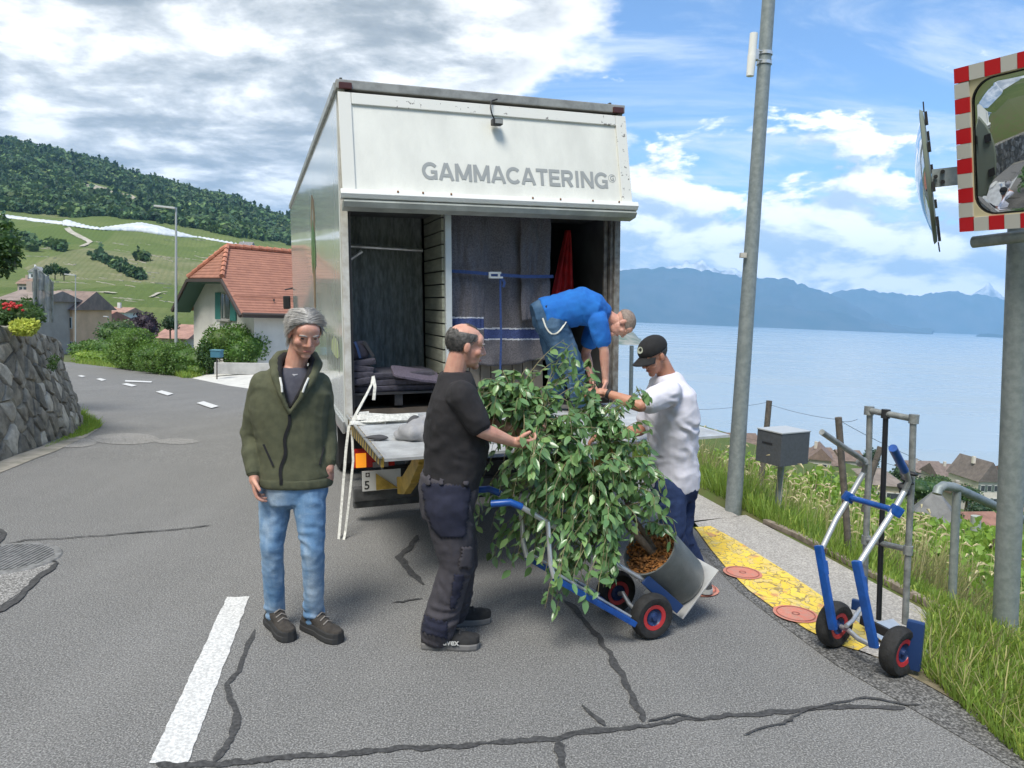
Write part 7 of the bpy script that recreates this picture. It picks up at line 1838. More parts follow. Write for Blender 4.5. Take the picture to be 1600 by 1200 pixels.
# broad low cover further down the slope
n = 16000; y = 12 + 62 * rng.random(n) ** 1.4; u = 1080 + 640 * rng.random(n); x = (u - 800) / FPX * y; k = np.array([a - edge(b) for a, b in zip(x, y)]) > 2.5; x, y = x[k], y[k]
P = np.stack([x, y, np.array([base_h(a, b) for a, b in zip(x, y)]) + rng.random(len(x)) * (.5 + y * .006)], 1)
V, F = scatter(lv, lf, leafy(P, np.tile([0, 0, 1.], (len(P), 1)), .012 * np.maximum(12, y), jit=.8)); stuff_obj('vine_rows', V, F, m_vine, 'green vines and scrub covering the lower slope', 'vines')

# tree and shrub helper placed by picture column, foot row and depth
def tree_at(u, vtop, vfoot, Y, wpx, m, label, n=1500, group=None, name='tree', leafs=None, cat='tree', lobes=7, foot=None, flat=1.):
    a, b = W(u, vfoot, Y), W(u, vtop, Y); hgt_ = b.z - a.z; w = wpx / FPX * Y / 2; bl_ = []
    for i in range(lobes):
        an_ = 6.283 * i / lobes + random.random(); rr = w * .48; bl_.append((a.x + rr * math.cos(an_), a.y + rr * math.sin(an_) * .8, a.z + hgt_ * random.uniform(.42, .72), w * .55, w * .55, hgt_ * .26 * flat))
    bl_.append((a.x, a.y, b.z - hgt_ * .28, w * .62, w * .6, hgt_ * .27)); bl_.append((a.x, a.y, a.z + hgt_ * .45, w * .8, w * .7, hgt_ * .3))
    tr_ = [([Vector((a.x, a.y, a.z - 1.5)), a, a + Z_ * hgt_ * .4], [w * .12, w * .10, w * .05])] + [([a + Z_ * hgt_ * .35, Vector(q_[:3])], [w * .05, w * .02]) for q_ in bl_[:4]]
    return plant(name, label, cat, a, bl_, n, leafs or max(.09, Y * .0026), m, tr_, group)
tree_at(187, 498, 555, 62, 72, m_tree, 'round dark green tree left of the purple tree', 2600, leafs=.22)
tree_at(227, 487, 545, 66, 46, m_purp, 'dark purple leaved round tree behind the hedge', 1800, leafs=.2)
tree_at(266, 492, 520, 70, 26, m_dktree, 'small dark evergreen between the purple tree and the white house', 900)
tree_at(150, 505, 530, 90, 18, m_dktree, 'dark narrow tree beside the orange houses', 600)
tree_at(137, 530, 565, 60, 34, m_tree, 'mid green bush beside the slim street lamp', 900, leafs=.2, name='bush', cat='bush')
tree_at(75, 415, 432, 260, 14, m_dktree, 'leftmost of three dark trees up on the vineyard slope', 300)
tree_at(86, 410, 431, 262, 15, m_tree, 'middle of three dark trees up on the vineyard slope', 300)
tree_at(100, 418, 432, 264, 15, m_dktree, 'rightmost of three dark trees up on the vineyard slope', 300)
def hedge_box(name, label, cat, quad, n, s, m, group=None):
    """quad: list of (u,v_foot,v_top,Y) along the hedge front"""
    pts = [(W(u, vf, Y), W(u, vt, Y).z) for u, vf, vt, Y in quad]; bl_ = []
    for (a, za), (b, zb) in zip(pts, pts[1:]):
        k = max(1, int((b - a).length / .8))
        for i in range(k + 1):
            t = i / k; p = a.lerp(b, t); zt_ = za + (zb - za) * t; h = zt_ - p.z
            for f_ in (.3, .64): bl_.append((p.x, p.y + .9, p.z + h * f_, .8, .95, h * .33))
    return plant(name, label, cat, pts[0][0], bl_, n, s, m, None, group, shell=.82)
hedge_box('hedge', 'clipped dark green hedge at the road bend before the driveway', 'hedge', [(222, 582, 540, 36), (262, 588, 536, 34.5), (300, 594, 545, 33.2)], 9500, .085, m_hedge)
hedge_box('hedge', 'taller rounded bright hedge left of the clipped hedge', 'hedge', [(172, 568, 540, 42), (182, 575, 512, 41), (205, 580, 512, 39), (225, 584, 530, 38), (262, 580, 530, 38.5)], 10000, .10, mat_leaf('bright_hedge_leaf', (.075, .155, .02), (.15, .25, .04), .35, .5, .3))
hedge_box('hedge', 'long low light green hedge beyond the bend', 'hedge', [(112, 556, 536, 60), (140, 560, 531, 56), (172, 566, 532, 50)], 3000, .16, m_hedge)
hedge_box('flower_border', 'yellow-green low plants along the far road edge', 'plants', [(120, 568, 548, 54), (145, 571, 550, 51), (172, 575, 552, 47)], 2200, .12, m_vine)
tree_at(370, 506, 580, 34.5, 104, m_hedge, 'wide bushy green shrub beside the white house', 7500, leafs=.12, name='shrub', cat='shrub', lobes=9, flat=1.25)
tree_at(323, 530, 584, 33.6, 30, m_tree, 'dark ivy covered shrub at the corner of the white house', 2400, leafs=.11, name='shrub', cat='shrub')
n = 5000; t = rng.random(n); 
rp = np.array([(-14.4, 32.4), (-16.5, 35.8), (-21.3, 41.4), (-30, 50.8)]); seg_ = np.minimum((t * 3).astype(int), 2); fr = t * 3 - seg_
P2 = rp[seg_] * (1 - fr[:, None]) + rp[seg_ + 1] * fr[:, None] + np.array([.5, .9]) * rng.random((n, 1)) * 1.3
P = np.stack([P2[:, 0], P2[:, 1], np.array([zroad(v_) for v_ in P2[:, 1]])], 1); V, F = scatter(BV, BF, blades(P, .15, .5, .04, .4)); stuff_obj('verge_grass', V, F, m_grassA, 'grass verge below the hedge at the bend', 'grass')
# overhanging branch at the left edge
plant('garden_tree', 'leafy branches of a garden tree above the stone wall at the left edge', 'tree', W(-60, 470, 13), [(*W(8, 375, 13), .22, .3, .25), (*W(-20, 395, 13), .4, .5, .45), (*W(12, 410, 13), .16, .2, .16), (*W(-80, 380, 13.4), .7, .7, .7), (*W(18, 395, 13), .15, .2, .12), (*W(5, 350, 13), .12, .15, .1)], 3600, .075, m_tree, [([W(-70, 520, 13), W(-60, 450, 13), W(-30, 410, 13), W(5, 385, 13)], [.10, .08, .05, .02])])
# plants on and at the wall
plant('rose_bush', 'leafy bush with red flowers on top of the stone wall', 'bush', W(20, 510, 9.5), [(*W(10, 492, 9.6), .26, .3, .16), (*W(40, 494, 9.6), .18, .25, .15), (*W(-30, 490, 9.6), .3, .3, .2), (*W(45, 482, 10), .12, .2, .14)], 3000, .045, m_tree)
rb_ = bpy.data.objects['rose_bush']; fl_ = MB()
for i in range(26): fl_.ellipsoid(W(random.gauss(16, 8), random.gauss(478, 3), 9.3 + random.random() * .3), (.022, .022, .018), None, 6, 4)
fl_.build('flowers', mat('red_petals', (.45, .02, .02), .6), rb_, smooth=True)['kind'] = 'stuff'
plant('stonecrop', 'clump of yellow-green stonecrop hanging over the top of the wall', 'plant', W(38, 515, 8.7), [(*W(38, 513, 8.55), .12, .14, .07), (*W(30, 508, 8.6), .08, .1, .06), (*W(47, 508, 8.6), .08, .1, .06)], 1500, .038, mat_leaf('stonecrop_leaf', (.36, .42, .06), (.60, .62, .12), .3, .6, .3))
plant('wall_weed', 'small green and red weed growing out of the wall face', 'plant', W(84, 560, 9.7), [(*W(84, 562, 9.6), .05, .08, .06), (*W(82, 572, 9.5), .04, .06, .05)], 260, .03, m_tree, core=False)
n = 2600; t = rng.random(n) ** .8; V0 = np.array([tuple(wallP(5.0 + 4.6 * q_, 0, .05 + .20 * rng.random() * (.3 + q_))) for q_ in t]); V, F = scatter(BV, BF, blades(V0, (.05 + .30 * t ** 1.5), None, .012, .4)); stuff_obj('wall_foot_weeds', V, F, m_vine, 'yellow-green weeds along the foot of the stone wall', 'weeds')
# wire mesh screen on the wall
ms = thing('mesh_screen', 'upright panel of rusty corrugated wire mesh standing on the wall', 'screen', W(66, 508, 10.2))
m_mesh = mat('dull_wire', (.36, .40, .40), .5, .4, vscale=10, color2=(.20, .22, .21))
def SP(s, t): return W(53 + 29 * s, (421 + 16 * s * s + 4 * s) * (1 - t) + (505 - 2 * s) * t, 10.0 + .5 * s + .05 * math.sin(s * 16))
V = [tuple(SP(i / 40, j / 10)) for j in range(11) for i in range(41)]; F = [(j * 41 + i, j * 41 + i + 1, (j + 1) * 41 + i + 1, (j + 1) * 41 + i) for j in range(10) for i in range(40)]
mm_ = bpy.data.materials.new('wire_weave'); mm_.use_nodes = True; q = N(mm_.node_tree); b_ = mm_.node_tree.nodes['Principled BSDF']; b_.inputs['Base Color'].default_value = (.40, .44, .45, 1); b_.inputs['Roughness'].default_value = .45
P_ = q.n('ShaderNodeTexCoord').outputs['Object']; b_.inputs['Alpha'].default_value = .62
q.l(q.math('ADD', q.math('MULTIPLY', q.smooth(q.noise(q.mapping(P_, (9, 9, 2.2)), 2, 4), .35, .6), .4), .42), b_.inputs['Alpha'])
np_obj('mesh_sheet', V, F, mm_, ms, smooth=True)
for s in (0, .12, 1): MB().tube([SP(s, -.02), SP(s, 1.02)], .014, 8).build('upright', m_mesh, ms, smooth=True)
for t in (0, .35, .7): MB().tube([SP(i / 12, t) for i in range(13)], .006, 6).build('cross_wire', m_mesh, ms)
for k in range(14):
    s = (k + .5) / 14; MB().tube([SP(s, 0), SP(s, 1)], .0045, 4).build('mesh_wire', m_mesh, ms)

# ================================================================== HOUSES
m_glass = mat('window_glass', (.05, .06, .07), .12); m_wframe = mat('window_frame_white', (.6, .6, .57), .5)
def house(label, Y, ul, ur, v_eave, v_top, wallc, roofc, rot=0., depth=7., hwall=5., cat='house', wins=((.25, .3), (.55, .3), (.8, .3)), hip=False, chim=True, shutters=None, gable=False, rows=1, name='house'):
    a, b = W(ul, v_eave, Y), W(ur, v_eave, Y); w = (b - a).length; top = W((ul + ur) / 2, v_top, Y).z; ez = (a.z + b.z) / 2; rh = max(.6, top - ez)
    c = (a + b) / 2; gz = min(H(c.x, c.y + d_, False) for d_ in (0, depth)) - .5; gz = min(gz, ez - hwall)
    t = thing(name, label, cat, (c.x, c.y, gz), R(rot)); h = ez - gz
    wm = mat('render_' + '_'.join('%02d' % int(x * 99) for x in wallc), wallc, .9, var=.1, vscale=.6, bump=.2, bscale=8); rm = mat('roof_' + '_'.join('%02d' % int(x * 99) for x in roofc), roofc, .85, vscale=1.2, color2=tuple(x * .65 for x in roofc), bump=.8, bscale=6)
    d = depth; MB().box((0, d / 2, h / 2), (w, d, h)).build('wall', wm, t, local=True)
    o = .45; mb = MB()
    if hip: mb.add([(-w / 2 - o, -o, h - .1), (w / 2 + o, -o, h - .1), (w / 2 + o, d + o, h - .1), (-w / 2 - o, d + o, h - .1), (-w * .02 if w < d * 1.3 else -w / 2 + d / 2, d / 2, h + rh), (w * .02 if w < d * 1.3 else w / 2 - d / 2, d / 2, h + rh)], [(3, 2, 1, 0), (0, 1, 5, 4), (1, 2, 5), (2, 3, 4, 5), (3, 0, 4)])
    elif gable: mb.add([(-w / 2 - o, -o, h - .1), (w / 2 + o, -o, h - .1), (w / 2 + o, d + o, h - .1), (-w / 2 - o, d + o, h - .1), (0, -o, h + rh), (0, d + o, h + rh)], [(3, 2, 1, 0), (0, 4, 5, 3), (1, 2, 5, 4), (0, 1, 4), (2, 3, 5)])
    else: mb.add([(-w / 2 - o, -o, h - .1), (w / 2 + o, -o, h - .1), (w / 2 + o, d + o, h - .1), (-w / 2 - o, d + o, h - .1), (-w / 2 - o, d / 2, h + rh), (w / 2 + o, d / 2, h + rh)], [(3, 2, 1, 0), (0, 1, 5, 4), (1, 2, 5), (2, 3, 4, 5), (3, 0, 4)])
    rf = mb.build('roof', rm, t, local=True)
    if chim:
        for k in (-.22, .3)[:1 + (w > 12)]: MB().box((w * k, d * .42, h + rh * .85 + .3), (.6, .5, 1.5)).build('chimney', wm, rf, local=True)
    for r_ in range(rows):
        for fx, fz in wins:
            z = h - 1.5 - r_ * 2.7; x = (fx - .5) * w
            wo = MB().box((x, -.03, z), (1.0, .08, 1.3)).build('window', m_wframe, t, local=True)
            MB().box((x, -.075, z), (.82, .02, 1.12)).build('pane', m_glass, wo, local=True)
            if shutters:
                for s in (-1, 1): MB().box((x + s * .78, -.05, z), (.5, .06, 1.35)).build('shutter', shutters, wo, local=True)
    return t
TAN, BRN, RED, GRY = (.30, .20, .15), (.20, .145, .115), (.33, .13, .08), (.20, .19, .18)
house('salmon house with grey-brown roof above the stone wall at left', 82, 62, 113, 482, 453, (.62, .40, .25), (.26, .19, .16), 0, 8, 5.5, wins=((.25, 0), (.55, 0), (.85, 0)), rows=2, chim=False)
house('grey barn with tiled roof at the far left above the wall', 76, 0, 54, 468, 452, (.36, .31, .27), (.30, .24, .21), 0, 8, 4.5, wins=((.3, 0), (.7, 0)), chim=True)
house('orange walled house with a red-brown roof beside the salmon house', 92, 116, 143, 494, 478, (.58, .36, .20), (.34, .17, .12), 20, 8, 4, wins=((.3, 0), (.7, 0)), gable=True)
house('low orange house with reddish roof further along the lane', 104, 134, 152, 500, 486, (.52, .36, .24), (.36, .17, .13), -10, 7, 3)
house('small white house with pinkish roof on the lower slope', 150, 167, 194, 487, 480, (.62, .62, .60), (.42, .26, .20), 0, 7, 2.5)
house('long low building with reddish tile roof behind the hedge', 72, 249, 289, 527, 508, (.45, .42, .38), (.42, .24, .19), 0, 7, 2.4, chim=False)
house('white house high on the vineyard slope at left', 300, 46, 66, 425, 416, (.70, .70, .70), (.36, .36, .36), 15, 7, 2.5, gable=True)
house('brown roofed shed below the white slope house', 200, 28, 48, 443, 434, (.40, .33, .27), TAN, 10, 8, 2.5)
house('tiny white farm on the upper edge of the vineyards', 560, 372, 392, 385, 377, (.6, .6, .6), (.25, .24, .24), 0, 9, 3, wins=())
# village by the lake
SH = mat('grey_green_shutter', (.12, .16, .14), .7)
house('brown roofed house behind the grey letter box, left', 165, 1100, 1192, 694, 681, (.42, .38, .33), BRN, 6, 9, 6, wins=())
house('brown roofed houses right of the grey letter box', 150, 1266, 1298, 718, 700, (.48, .44, .38), (.24, .17, .14), -20, 9, 6, wins=((.3, 0), (.7, 0)), gable=True)
house('broad house with a brown tiled roof left of the wooden stake', 160, 1280, 1316, 727, 705, (.46, .42, .36), (.22, .16, .13), 12, 9, 6, wins=((.5, 0),))
house('brown roofed house behind the frame of the hand truck', 185, 1318, 1352, 720, 708, (.45, .42, .37), BRN, 0, 9, 6, wins=((.4, 0),))
house('beige house with grey hipped roof behind the hand truck', 80, 1366, 1411, 757, 742, (.56, .48, .36), (.25, .21, .18), -12, 8, 6, wins=((.3, 0), (.6, 0), (.85, 0)), rows=2, hip=True, chim=False, shutters=None)
house('long terrace with brown roofs along the lake shore', 200, 1428, 1480, 738, 725, (.45, .42, .37), (.22, .17, .145), 3, 9, 7, wins=((.2, 0), (.5, 0), (.8, 0)))
house('brown terrace house with roof windows on the shore', 185, 1470, 1534, 748, 731, (.50, .47, .41), (.20, .155, .135), -4, 10, 7, wins=((.15, 0), (.3, 0), (.5, 0), (.7, 0), (.85, 0)), rows=2)
t_ = house('tall pale house with a steep pointed roof near the mirror post', 150, 1528, 1566, 752, 722, (.60, .56, .49), (.17, .145, .13), 6, 9, 8, wins=((.2, 0), (.5, 0), (.8, 0)), rows=2, gable=True, shutters=SH)
house('orange house at the right edge behind the mirror post', 170, 1586, 1625, 745, 733, (.56, .38, .26), (.30, .19, .15), 0, 9, 7, wins=((.3, 0), (.7, 0)), rows=2)
house('grey pyramid roofed pavilion below the vines', 52, 1428, 1488, 818, 770, (.40, .38, .35), (.19, .19, .19), -30, 2.9, 2., hip=True, chim=False, wins=())
house('red-brown roof low between handrail and mirror post', 60, 1530, 1585, 836, 812, (.40, .36, .31), (.30, .16, .12), 10, 5, 2.5, wins=(), chim=False)
house('brown roofed cottage beneath the terrace houses', 120, 1500, 1528, 776, 764, (.42, .39, .34), BRN, 0, 6, 3, wins=((.5, 0),))
for i, (u, vt, vf, Y, w, m, lab) in enumerate(((1430, 745, 790, 92, 70, m_tree, 'round green tree left of the handrail end'), (1410, 728, 760, 120, 40, m_dktree, 'dark tree just right of the blue grip'), (1358, 700, 742, 100, 26, m_dktree, 'dark conifer shaped tree behind the hand truck frame'), (1510, 757, 790, 95, 46, m_tree, 'tree below the terrace houses'), (1462, 742, 775, 140, 40, m_tree, 'tree in front of the long terrace'),
        (1480, 790, 826, 62, 44, m_dktree, 'dark shrub behind the pavilion roof'), (1535, 785, 815, 75, 50, m_dktree, 'dark tree right of the handrail'), (1585, 765, 800, 90, 40, m_tree, 'tree behind the mirror post'), (1395, 780, 812, 60, 40, m_vine, 'bright bush below the beige house'), (1340, 745, 790, 70, 60, m_vine, 'light green bush left of the beige house'), (1290, 742, 775, 95, 60, m_tree, 'tree below the brown roofed houses'), (1440, 722, 742, 210, 34, m_tree, 'small tree at the left end of the long terrace'), (1560, 800, 826, 66, 40, m_vine, 'bright bush beside the red-brown roof'), (1505, 722, 740, 215, 26, m_tree, 'tree rising behind the terrace roofs'), (1230, 700, 735, 130, 50, m_tree, 'green tree below the grey letter box'))):
    tree_at(u, vt, vf, Y, w, m, lab, 1300, name='tree', group=None)

# main white house on the lane
C0 = Vector((-11.85, 34.0, -2.1)); ga = Vector((-.70, .714, 0)).normalized(); la = Vector((ga.y, -ga.x, 0)); la = la if la.x > 0 else -la
HM = Matrix((( ga.x, la.x, 0, C0.x), (ga.y, la.y, 0, C0.y), (0, 0, 1, 0), (0, 0, 0, 1)))   # local x across the gable, y along the ridge, z world height
wh = thing('white_house', 'white rendered house with green shutters and a red tiled half-hipped roof', 'house', M=HM)
m_rend = mat('white_render', (.62, .60, .56), .92, var=.08, vscale=.8, bump=.5, bscale=12)
m_tile = mat('red_roof_tile', (.36, .165, .11), .85, vscale=2.5, color2=(.29, .13, .09), bump=.4, bscale=20, island=.07)
m_fascia = mat('dark_brown_fascia', (.06, .045, .04), .7); m_soff = mat('green_soffit', (.10, .17, .14), .8); m_shut = mat('teal_shutter', (.03, .17, .15), .7)
WD, LN, ZG, ZE, ZH, ZR = 7.0, 14., -3.0, 1.30, 2.84, 4.30
wallp = [(0, ZG), (WD, ZG), (WD, ZE + .1), (5.4, ZH - .22), (1.6, ZH - .22), (0, ZE + .1)]
V = [(x, 0, z) for x, z in wallp] + [(x, LN, z) for x, z in wallp]; n = len(wallp)
mesh_obj('wall', V, [tuple(range(n)), tuple(range(2 * n - 1, n - 1, -1))] + [(i, i + n, (i + 1) % n + n, (i + 1) % n) for i in range(n)], m_rend, wh, local=True)
def slab(pts, th, m, name, parent=wh):
    c = [Vector(p) for p in pts]; nn = (c[1] - c[0]).cross(c[2] - c[0]).normalized(); nn = nn if nn.z > 0 else -nn
    return MB().prism([p - nn * th for p in c], nn * th).build(name, m, parent, local=True)
oh = .85
HX = WD / 2
def rz(x): return ZE - .10 + (ZR - ZE + .10) * (x + .55) / (HX + .55)
XA = 1.5; ZH = rz(XA) - .08; RY = .25
Rr = slab([(-.55, -oh, rz(-.55)), (XA, -oh, rz(XA)), (HX, RY, ZR), (HX, LN + .5, ZR), (-.55, LN + .5, rz(-.55))], .10, m_tile, 'roof')
slab([(WD + .55, -oh, rz(-.55)), (WD - XA, -oh, rz(XA)), (HX, RY, ZR), (HX, LN + .5, ZR), (WD + .55, LN + .5, rz(-.55))], .10, m_tile, 'roof', Rr)
slab([(XA, -oh, rz(XA)), (WD - XA, -oh, rz(XA)), (HX, RY, ZR)], .10, m_tile, 'roof_hip', Rr)
# tile courses as raised strips
crs = MB(); nC = 26
for i in range(nC):
    t0 = i / nC; x = -.55 + (HX + .5) * t0; z = rz(x) - .02; ys_ = -oh if x < XA else -oh + (x - XA) / (HX - XA) * (oh + RY)
    L_ = LN + .5 - ys_; k = int(L_ / .55)
    for j in range(k):
        y0 = ys_ + L_ * j / k + (.14 if i % 2 else 0); y1 = y0 + L_ / k - .012
        crs.add([(x, y0, z + .045), (x, y1, z + .045), (x + .16, y1, z + .135), (x + .16, y0, z + .135), (x, y0, z), (x, y1, z)], [(0, 1, 2, 3), (4, 5, 1, 0)])
crs.build('roof_tiles', m_tile, Rr, local=True)['kind'] = 'stuff'
hc = MB()
for i in range(10):
    t0 = i / 10; y0 = -oh + (oh + RY) * t0; hw = (HX - XA) * (1 - t0); z = rz(XA) + (ZR - rz(XA)) * t0; k = max(1, int(hw * 2 / .5))
    for j in range(k): x0 = HX - hw + 2 * hw * j / k; x1 = x0 + 2 * hw / k - .012; hc.add([(x0, y0, z + .04), (x1, y0, z + .04), (x1, y0 + .12, z + .165), (x0, y0 + .12, z + .165), (x0, y0, z - .01), (x1, y0, z - .01)], [(0, 1, 2, 3), (4, 5, 1, 0)])
hc.build('hip_tiles', m_tile, Rr, local=True)['kind'] = 'stuff'
def caps(a, b, n):
    a, b = Vector(a), Vector(b)
    for i in range(n):
        p, q_ = a.lerp(b, i / n), a.lerp(b, (i + .92) / n); MB().tube([p + Z_ * .10, q_ + Z_ * .075], [.13, .115], 8).build('ridge_tile', mat('ridge_tile_red', (.46, .19, .12), .85, var=.2, vscale=3), Rr, local=True, smooth=True)
caps((XA, -oh, ZH + .05), (HX, RY, ZR), 7); caps((WD - XA, -oh, ZH + .05), (HX, RY, ZR), 7); caps((HX, RY, ZR), (HX, LN, ZR), 34)
for a, b in (((-.55, -oh - .02, ZE - .22), (XA, -oh - .02, ZH - .04)), ((WD + .55, -oh - .02, ZE - .22), (WD - XA, -oh - .02, ZH - .04)), ((XA, -oh - .02, ZH - .04), (WD - XA, -oh - .02, ZH - .04)), ((-.60, -oh, ZE - .2), (-.60, LN + .5, ZE - .2))):
    a, b = Vector(a), Vector(b); d = (b - a).normalized(); MB().tube([a, b], .11, 4).build('fascia_board', m_fascia, wh, local=True)
slab([(XA - .1, -oh, ZH - .12), (WD - XA + .1, -oh, ZH - .12), (WD - XA + .1, 0, ZH - .12), (XA - .1, 0, ZH - .12)], .04, m_soff, 'soffit')
slab([(-.5, -oh, ZE - .25), (XA, -oh, ZH - .12), (XA, 0, ZH - .12), (-.5, 0, ZE - .25)], .04, m_soff, 'soffit'); slab([(WD + .5, -oh, ZE - .25), (WD - XA, -oh, ZH - .12), (WD - XA, 0, ZH - .12), (WD + .5, 0, ZE - .25)], .04, m_soff, 'soffit')
MB().tube([(-.68, -oh, ZE - .12), (-.68, LN, ZE - .12)], .07, 8).build('gutter', m_fascia, wh, local=True, smooth=True)
for i in range(12): MB().box((.1, 1.0 + i * 1.0, rz(.1) + .14), (.08, .05, .12)).build('snow_stop', m_fascia, Rr, local=True)
MB().tube([(.25, -oh, rz(.25) + .16), (.25, LN, rz(.25) + .16)], .02, 6).build('snow_rail', MATS['red_roof_tile'], Rr, local=True)
wo = MB().box((3.05, -.02, 1.45), (1.06, .08, 1.30)).build('window', mat('grey_stone_frame', (.34, .33, .31), .8), wh, local=True)
for s in (-1, 1):
    MB().box((2.95 + s * .23, -.07, 1.45), (.40, .02, 1.14)).build('pane', m_glass, wo, local=True)
    sh_ = MB().box((2.95 + s * .86, -.06, 1.45), (.62, .05, 1.32)).build('shutter', m_shut, wo, local=True)
MB().box((3.05, -.085, 1.45), (.05, .02, 1.16)).build('mullion', m_wframe, wo, local=True)
MB().box((3.05, -.08, .77), (1.3, .18, .07)).build('sill', MATS['grey_stone_frame'], wo, local=True)
MB().box((3.1, -.02, -.05), (.16, .06, .30)).build('vent', m_dark, wh, local=True)

# ================================================================== HILL DETAIL
# forest above the vineyards
top_line = [(-300, 318), (0, 333), (60, 341), (100, 345), (180, 352), (240, 356), (300, 362), (340, 372), (380, 378), (460, 384), (520, 400)]
pts_ = []
def hillP(u, Y): x = (u - 800) / FPX * Y; return Vector((x, Y, H(x, Y)))
cnt = 0
while cnt < 7200:
    u = random.uniform(-330, 520); Y = random.uniform(600, 1600)
    p = hillP(u, Y); v = hor(u) - (p.z - EYE) * FPX / Y
    tl = np.interp(u, [q_[0] for q_ in top_line], [q_[1] for q_ in top_line])
    if v > tl - 3: continue
    if 400 < u < 460 and 350 < v < 378 and noise.noise(Vector((u * .05, v * .1, 0))) < .15: 
        if random.random() < .8: continue
    if (135 < u < 232 and abs(v - (294 + (u - 135) * .30)) < 8) or (u < 22 and 288 < v < 298): 
        if random.random() < .99: continue
    pts_.append(p); cnt += 1
# lone groves and hedges inside the vineyards
for (u0, v0, u1, v1, n, w) in ((-60, 345, 55, 392, 40, 6), (0, 350, 55, 385, 14, 4), (140, 398, 225, 438, 22, 2), (175, 415, 228, 442, 16, 2), (420, 365, 462, 385, 30, 6), (330, 420, 360, 426, 5, 2), (60, 380, 110, 398, 12, 2), (215, 402, 228, 410, 4, 2)):
    for i in range(n):
        t = random.random(); pts_.append(GH(u0 + (u1 - u0) * t + random.uniform(-w, w), v0 + (v1 - v0) * t + random.uniform(-w, w) * .4, 140))
CT = []; CFt = []
crn = np.random.default_rng(3)
def clump(nq, sx, sz, pointed=False):
    V = []; F = []
    for i in range(nq):
        d = crn.normal(size=3); d /= np.linalg.norm(d); z = d[2] * .5 + .5
        r = (1 - z) ** .8 * 1.1 if pointed else 1
        c = np.array([d[0] * sx * r, d[1] * sx * r, z * sz]) * crn.uniform(.7, 1.05); n_ = d + crn.normal(0, .5, 3); n_ /= np.linalg.norm(n_); a = np.cross(n_, crn.normal(size=3)); a /= np.linalg.norm(a); b = np.cross(n_, a); s = crn.uniform(.13, .30)
        k = len(V); V += [tuple(c + a * s), tuple(c + b * s), tuple(c - a * s), tuple(c - b * s * .8)]; F.append((k, k + 1, k + 2, k + 3))
    return V, F
kinds = [clump(46, .5, 1.0), clump(40, .55, .85), clump(40, .34, 1.5, True)]
VV = [[], []]; FF = [[], []]; nn_ = [0, 0]
for k, (tv, tf) in enumerate(kinds):
    sel_ = [p for i, p in enumerate(pts_) if (i * 7919) % 10 in ((0, 1, 2, 3), (4, 5, 6, 7, 8), (9,))[k]]
    A = np.zeros((len(sel_), 3, 4))
    for i, p in enumerate(sel_):
        s = random.uniform(5, 15) * (min(1, p.y / 800) if p.y < 800 else 1); a_ = random.uniform(0, 6.28); c, s_ = math.cos(a_) * s, math.sin(a_) * s
        A[i] = [[c, -s_, 0, p.x], [s_, c, 0, p.y], [0, 0, s, p.z - s * .15]]
    V, F = scatter(tv, tf, A); g = 0 if k == 0 else 1; VV[g].append(V); FF[g].append(F + nn_[g]); nn_[g] += len(V)
stuff_obj('forest', np.concatenate(VV[0]), np.concatenate(FF[0]), mat_leaf('forest_leaf', (.055, .11, .035), (.12, .18, .05), .55, .8, .1), 'dark wood covering the top of the hill', 'forest')
stuff_obj('forest', np.concatenate(VV[1]), np.concatenate(FF[1]), mat_leaf('dark_forest_leaf', (.028, .070, .030), (.06, .11, .04), .5, .8, .1), 'darker trees mixed through the hilltop wood', 'forest')
# pale rock face in the wood
m_rock = mat('pale_cliff', (.42, .38, .31), .95, vscale=.06, color2=(.22, .21, .17), bump=1, bscale=.4)
for (u0, v0, u1, v1, hpx) in ((135, 290, 185, 305, 8), (185, 303, 230, 322, 9), (-5, 287, 22, 294, 8), (232, 322, 262, 342, 3), (0, 300, 30, 306, 3)):
    V = []; k = 16; rows_ = 5
    for j in range(rows_ + 1):
        for i in range(k + 1):
            t = i / k; u = u0 + (u1 - u0) * t; v = v0 + (v1 - v0) * t + hpx * (j / rows_ - .5) * (.5 + math.sin(math.pi * t)) + random.uniform(-1, 1); p = GH(u, v0 + (v1 - v0) * t + hpx, 500); q_ = W(u, v, p.y - 9 + 3 * noise.noise(Vector((u * .1, v * .2, 0))) + 6 * (1 - j / rows_)); V.append(tuple(q_))
    F = [(j * (k + 1) + i, j * (k + 1) + i + 1, (j + 1) * (k + 1) + i + 1, (j + 1) * (k + 1) + i) for j in range(rows_) for i in range(k)]
    o = np_obj('rock_face', V, F, m_rock, smooth=False); tag(o, kind='structure')
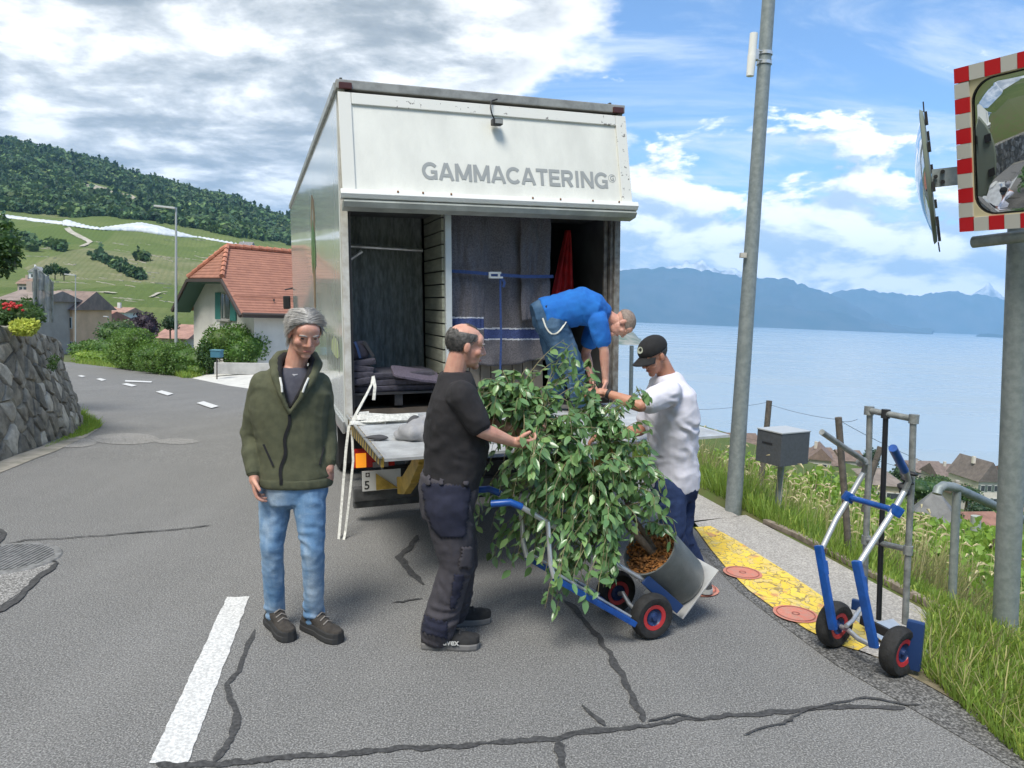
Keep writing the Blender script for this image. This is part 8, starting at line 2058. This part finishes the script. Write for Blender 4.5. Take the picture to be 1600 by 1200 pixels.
# white protective netting along the upper vineyard edge
m_net = mat('white_netting', (.62, .65, .68), .7, vscale=.15, color2=(.42, .46, .48))
nets = [('long thin white netting along the upper vineyard edge at left', [(-60, 327, 329), (0, 334, 338), (60, 342, 346), (100, 346, 350)]), ('peaked white netting over the upper vines, left of the larger one', [(98, 344, 351), (106, 343, 352), (118, 347, 353), (140, 352, 356), (162, 355, 358)]), ('largest domed white netting over the upper vines', [(158, 354, 358), (185, 351, 359), (220, 347, 361), (250, 353, 366), (280, 362, 369), (308, 368, 371)]), ('thin white netting strip running down right towards the roof', [(306, 367, 370), (340, 373, 376), (380, 380, 383)])]
for lab, ln_ in nets:
    V = []; k = 40; us_ = np.linspace(ln_[0][0], ln_[-1][0], k + 1)
    for r_ in range(6):
        for u in us_:
            vt = np.interp(u, [a[0] for a in ln_], [a[1] for a in ln_]); vb = np.interp(u, [a[0] for a in ln_], [a[2] for a in ln_]) + 1; Yb_ = GH(u, vb, 300).y - 2
            t = r_ / 5; q_ = W(u, vb + (vt - vb) * math.sin(t * 1.5708) + .4 * math.sin(u * .9), Yb_ + 26 * (1 - math.cos(t * 1.5708))); V.append(tuple(q_))
    F = [(j * (k + 1) + i, j * (k + 1) + i + 1, (j + 1) * (k + 1) + i + 1, (j + 1) * (k + 1) + i) for j in range(5) for i in range(k)]
    o = np_obj('vine_netting', V, F, m_net, smooth=True); o.modifiers.new('t', 'SOLIDIFY').thickness = .3; tag(o, lab, 'netting')
# terrace walls and tracks
m_tw = mat('terrace_stone', (.46, .43, .36), .9, vscale=.3, color2=(.30, .28, .22))
tw = [(40, 400, 75, 402), (70, 412, 95, 415), (100, 423, 120, 425), (176, 380, 200, 384), (190, 470, 214, 472), (128, 455, 170, 458), (112, 462, 160, 465), (170, 428, 195, 432), (240, 458, 262, 460), (232, 464, 252, 466), (200, 405, 228, 411), (285, 390, 310, 395), (255, 405, 270, 408), (150, 440, 180, 446), (60, 385, 100, 392), (235, 442, 275, 446), (215, 425, 235, 430), (75, 440, 110, 443), (120, 435, 140, 437), (300, 405, 330, 409), (240, 380, 262, 383), (155, 398, 170, 400), (95, 452, 118, 456), (205, 440, 222, 442), (260, 425, 285, 429), (330, 392, 360, 397)]
for _ in range(38):
    u_, v_ = random.uniform(40, 330), random.uniform(372, 470); L_ = random.uniform(12, 40); tw.append((u_, v_, u_ + L_, v_ + L_ * random.uniform(.02, .22)))
for i, (u0, v0, u1, v1) in enumerate(tw):
    mb = MB(); k = 6; P_l = [GH(u0 + (u1 - u0) * j / k, v0 + (v1 - v0) * j / k + random.uniform(-.4, .4), 120) for j in range(k + 1)]
    for a, b in zip(P_l, P_l[1:]):
        hh_ = a.y / 1164 * random.uniform(.5, 1.6); mb.hexa([a - Z_ * 1, b - Z_ * 1, b + Vector((0, .8, -1)), a + Vector((0, .8, -1))], [a + Z_ * hh_, b + Z_ * hh_, b + Vector((0, .8, hh_)), a + Vector((0, .8, hh_))])
    tag(mb.build('terrace_wall', m_tw), kind='structure')
for pts2 in ([(105, 358), (112, 365), (124, 371), (138, 377), (141, 380), (132, 384), (126, 387)], [(110, 463), (140, 459), (165, 458), (185, 461)], [(236, 466), (250, 459), (262, 458)]):
    P_l = []; 
    for (a, b) in zip(pts2, pts2[1:]): P_l += [GH(a[0] + (b[0] - a[0]) * j / 4, a[1] + (b[1] - a[1]) * j / 4, 120) + Z_ * .8 for j in range(4)]
    V = []; 
    for p in P_l: w = p.y * .0011; V += [(p.x - w, p.y - w * 4, H(p.x - w, p.y - w * 4) + .5), (p.x + w, p.y + w * 4, H(p.x + w, p.y + w * 4) + .5)]
    tag(mesh_obj('vineyard_track', V, [(2 * i, 2 * i + 1, 2 * i + 3, 2 * i + 2) for i in range(len(P_l) - 1)], m_tw), kind='structure')
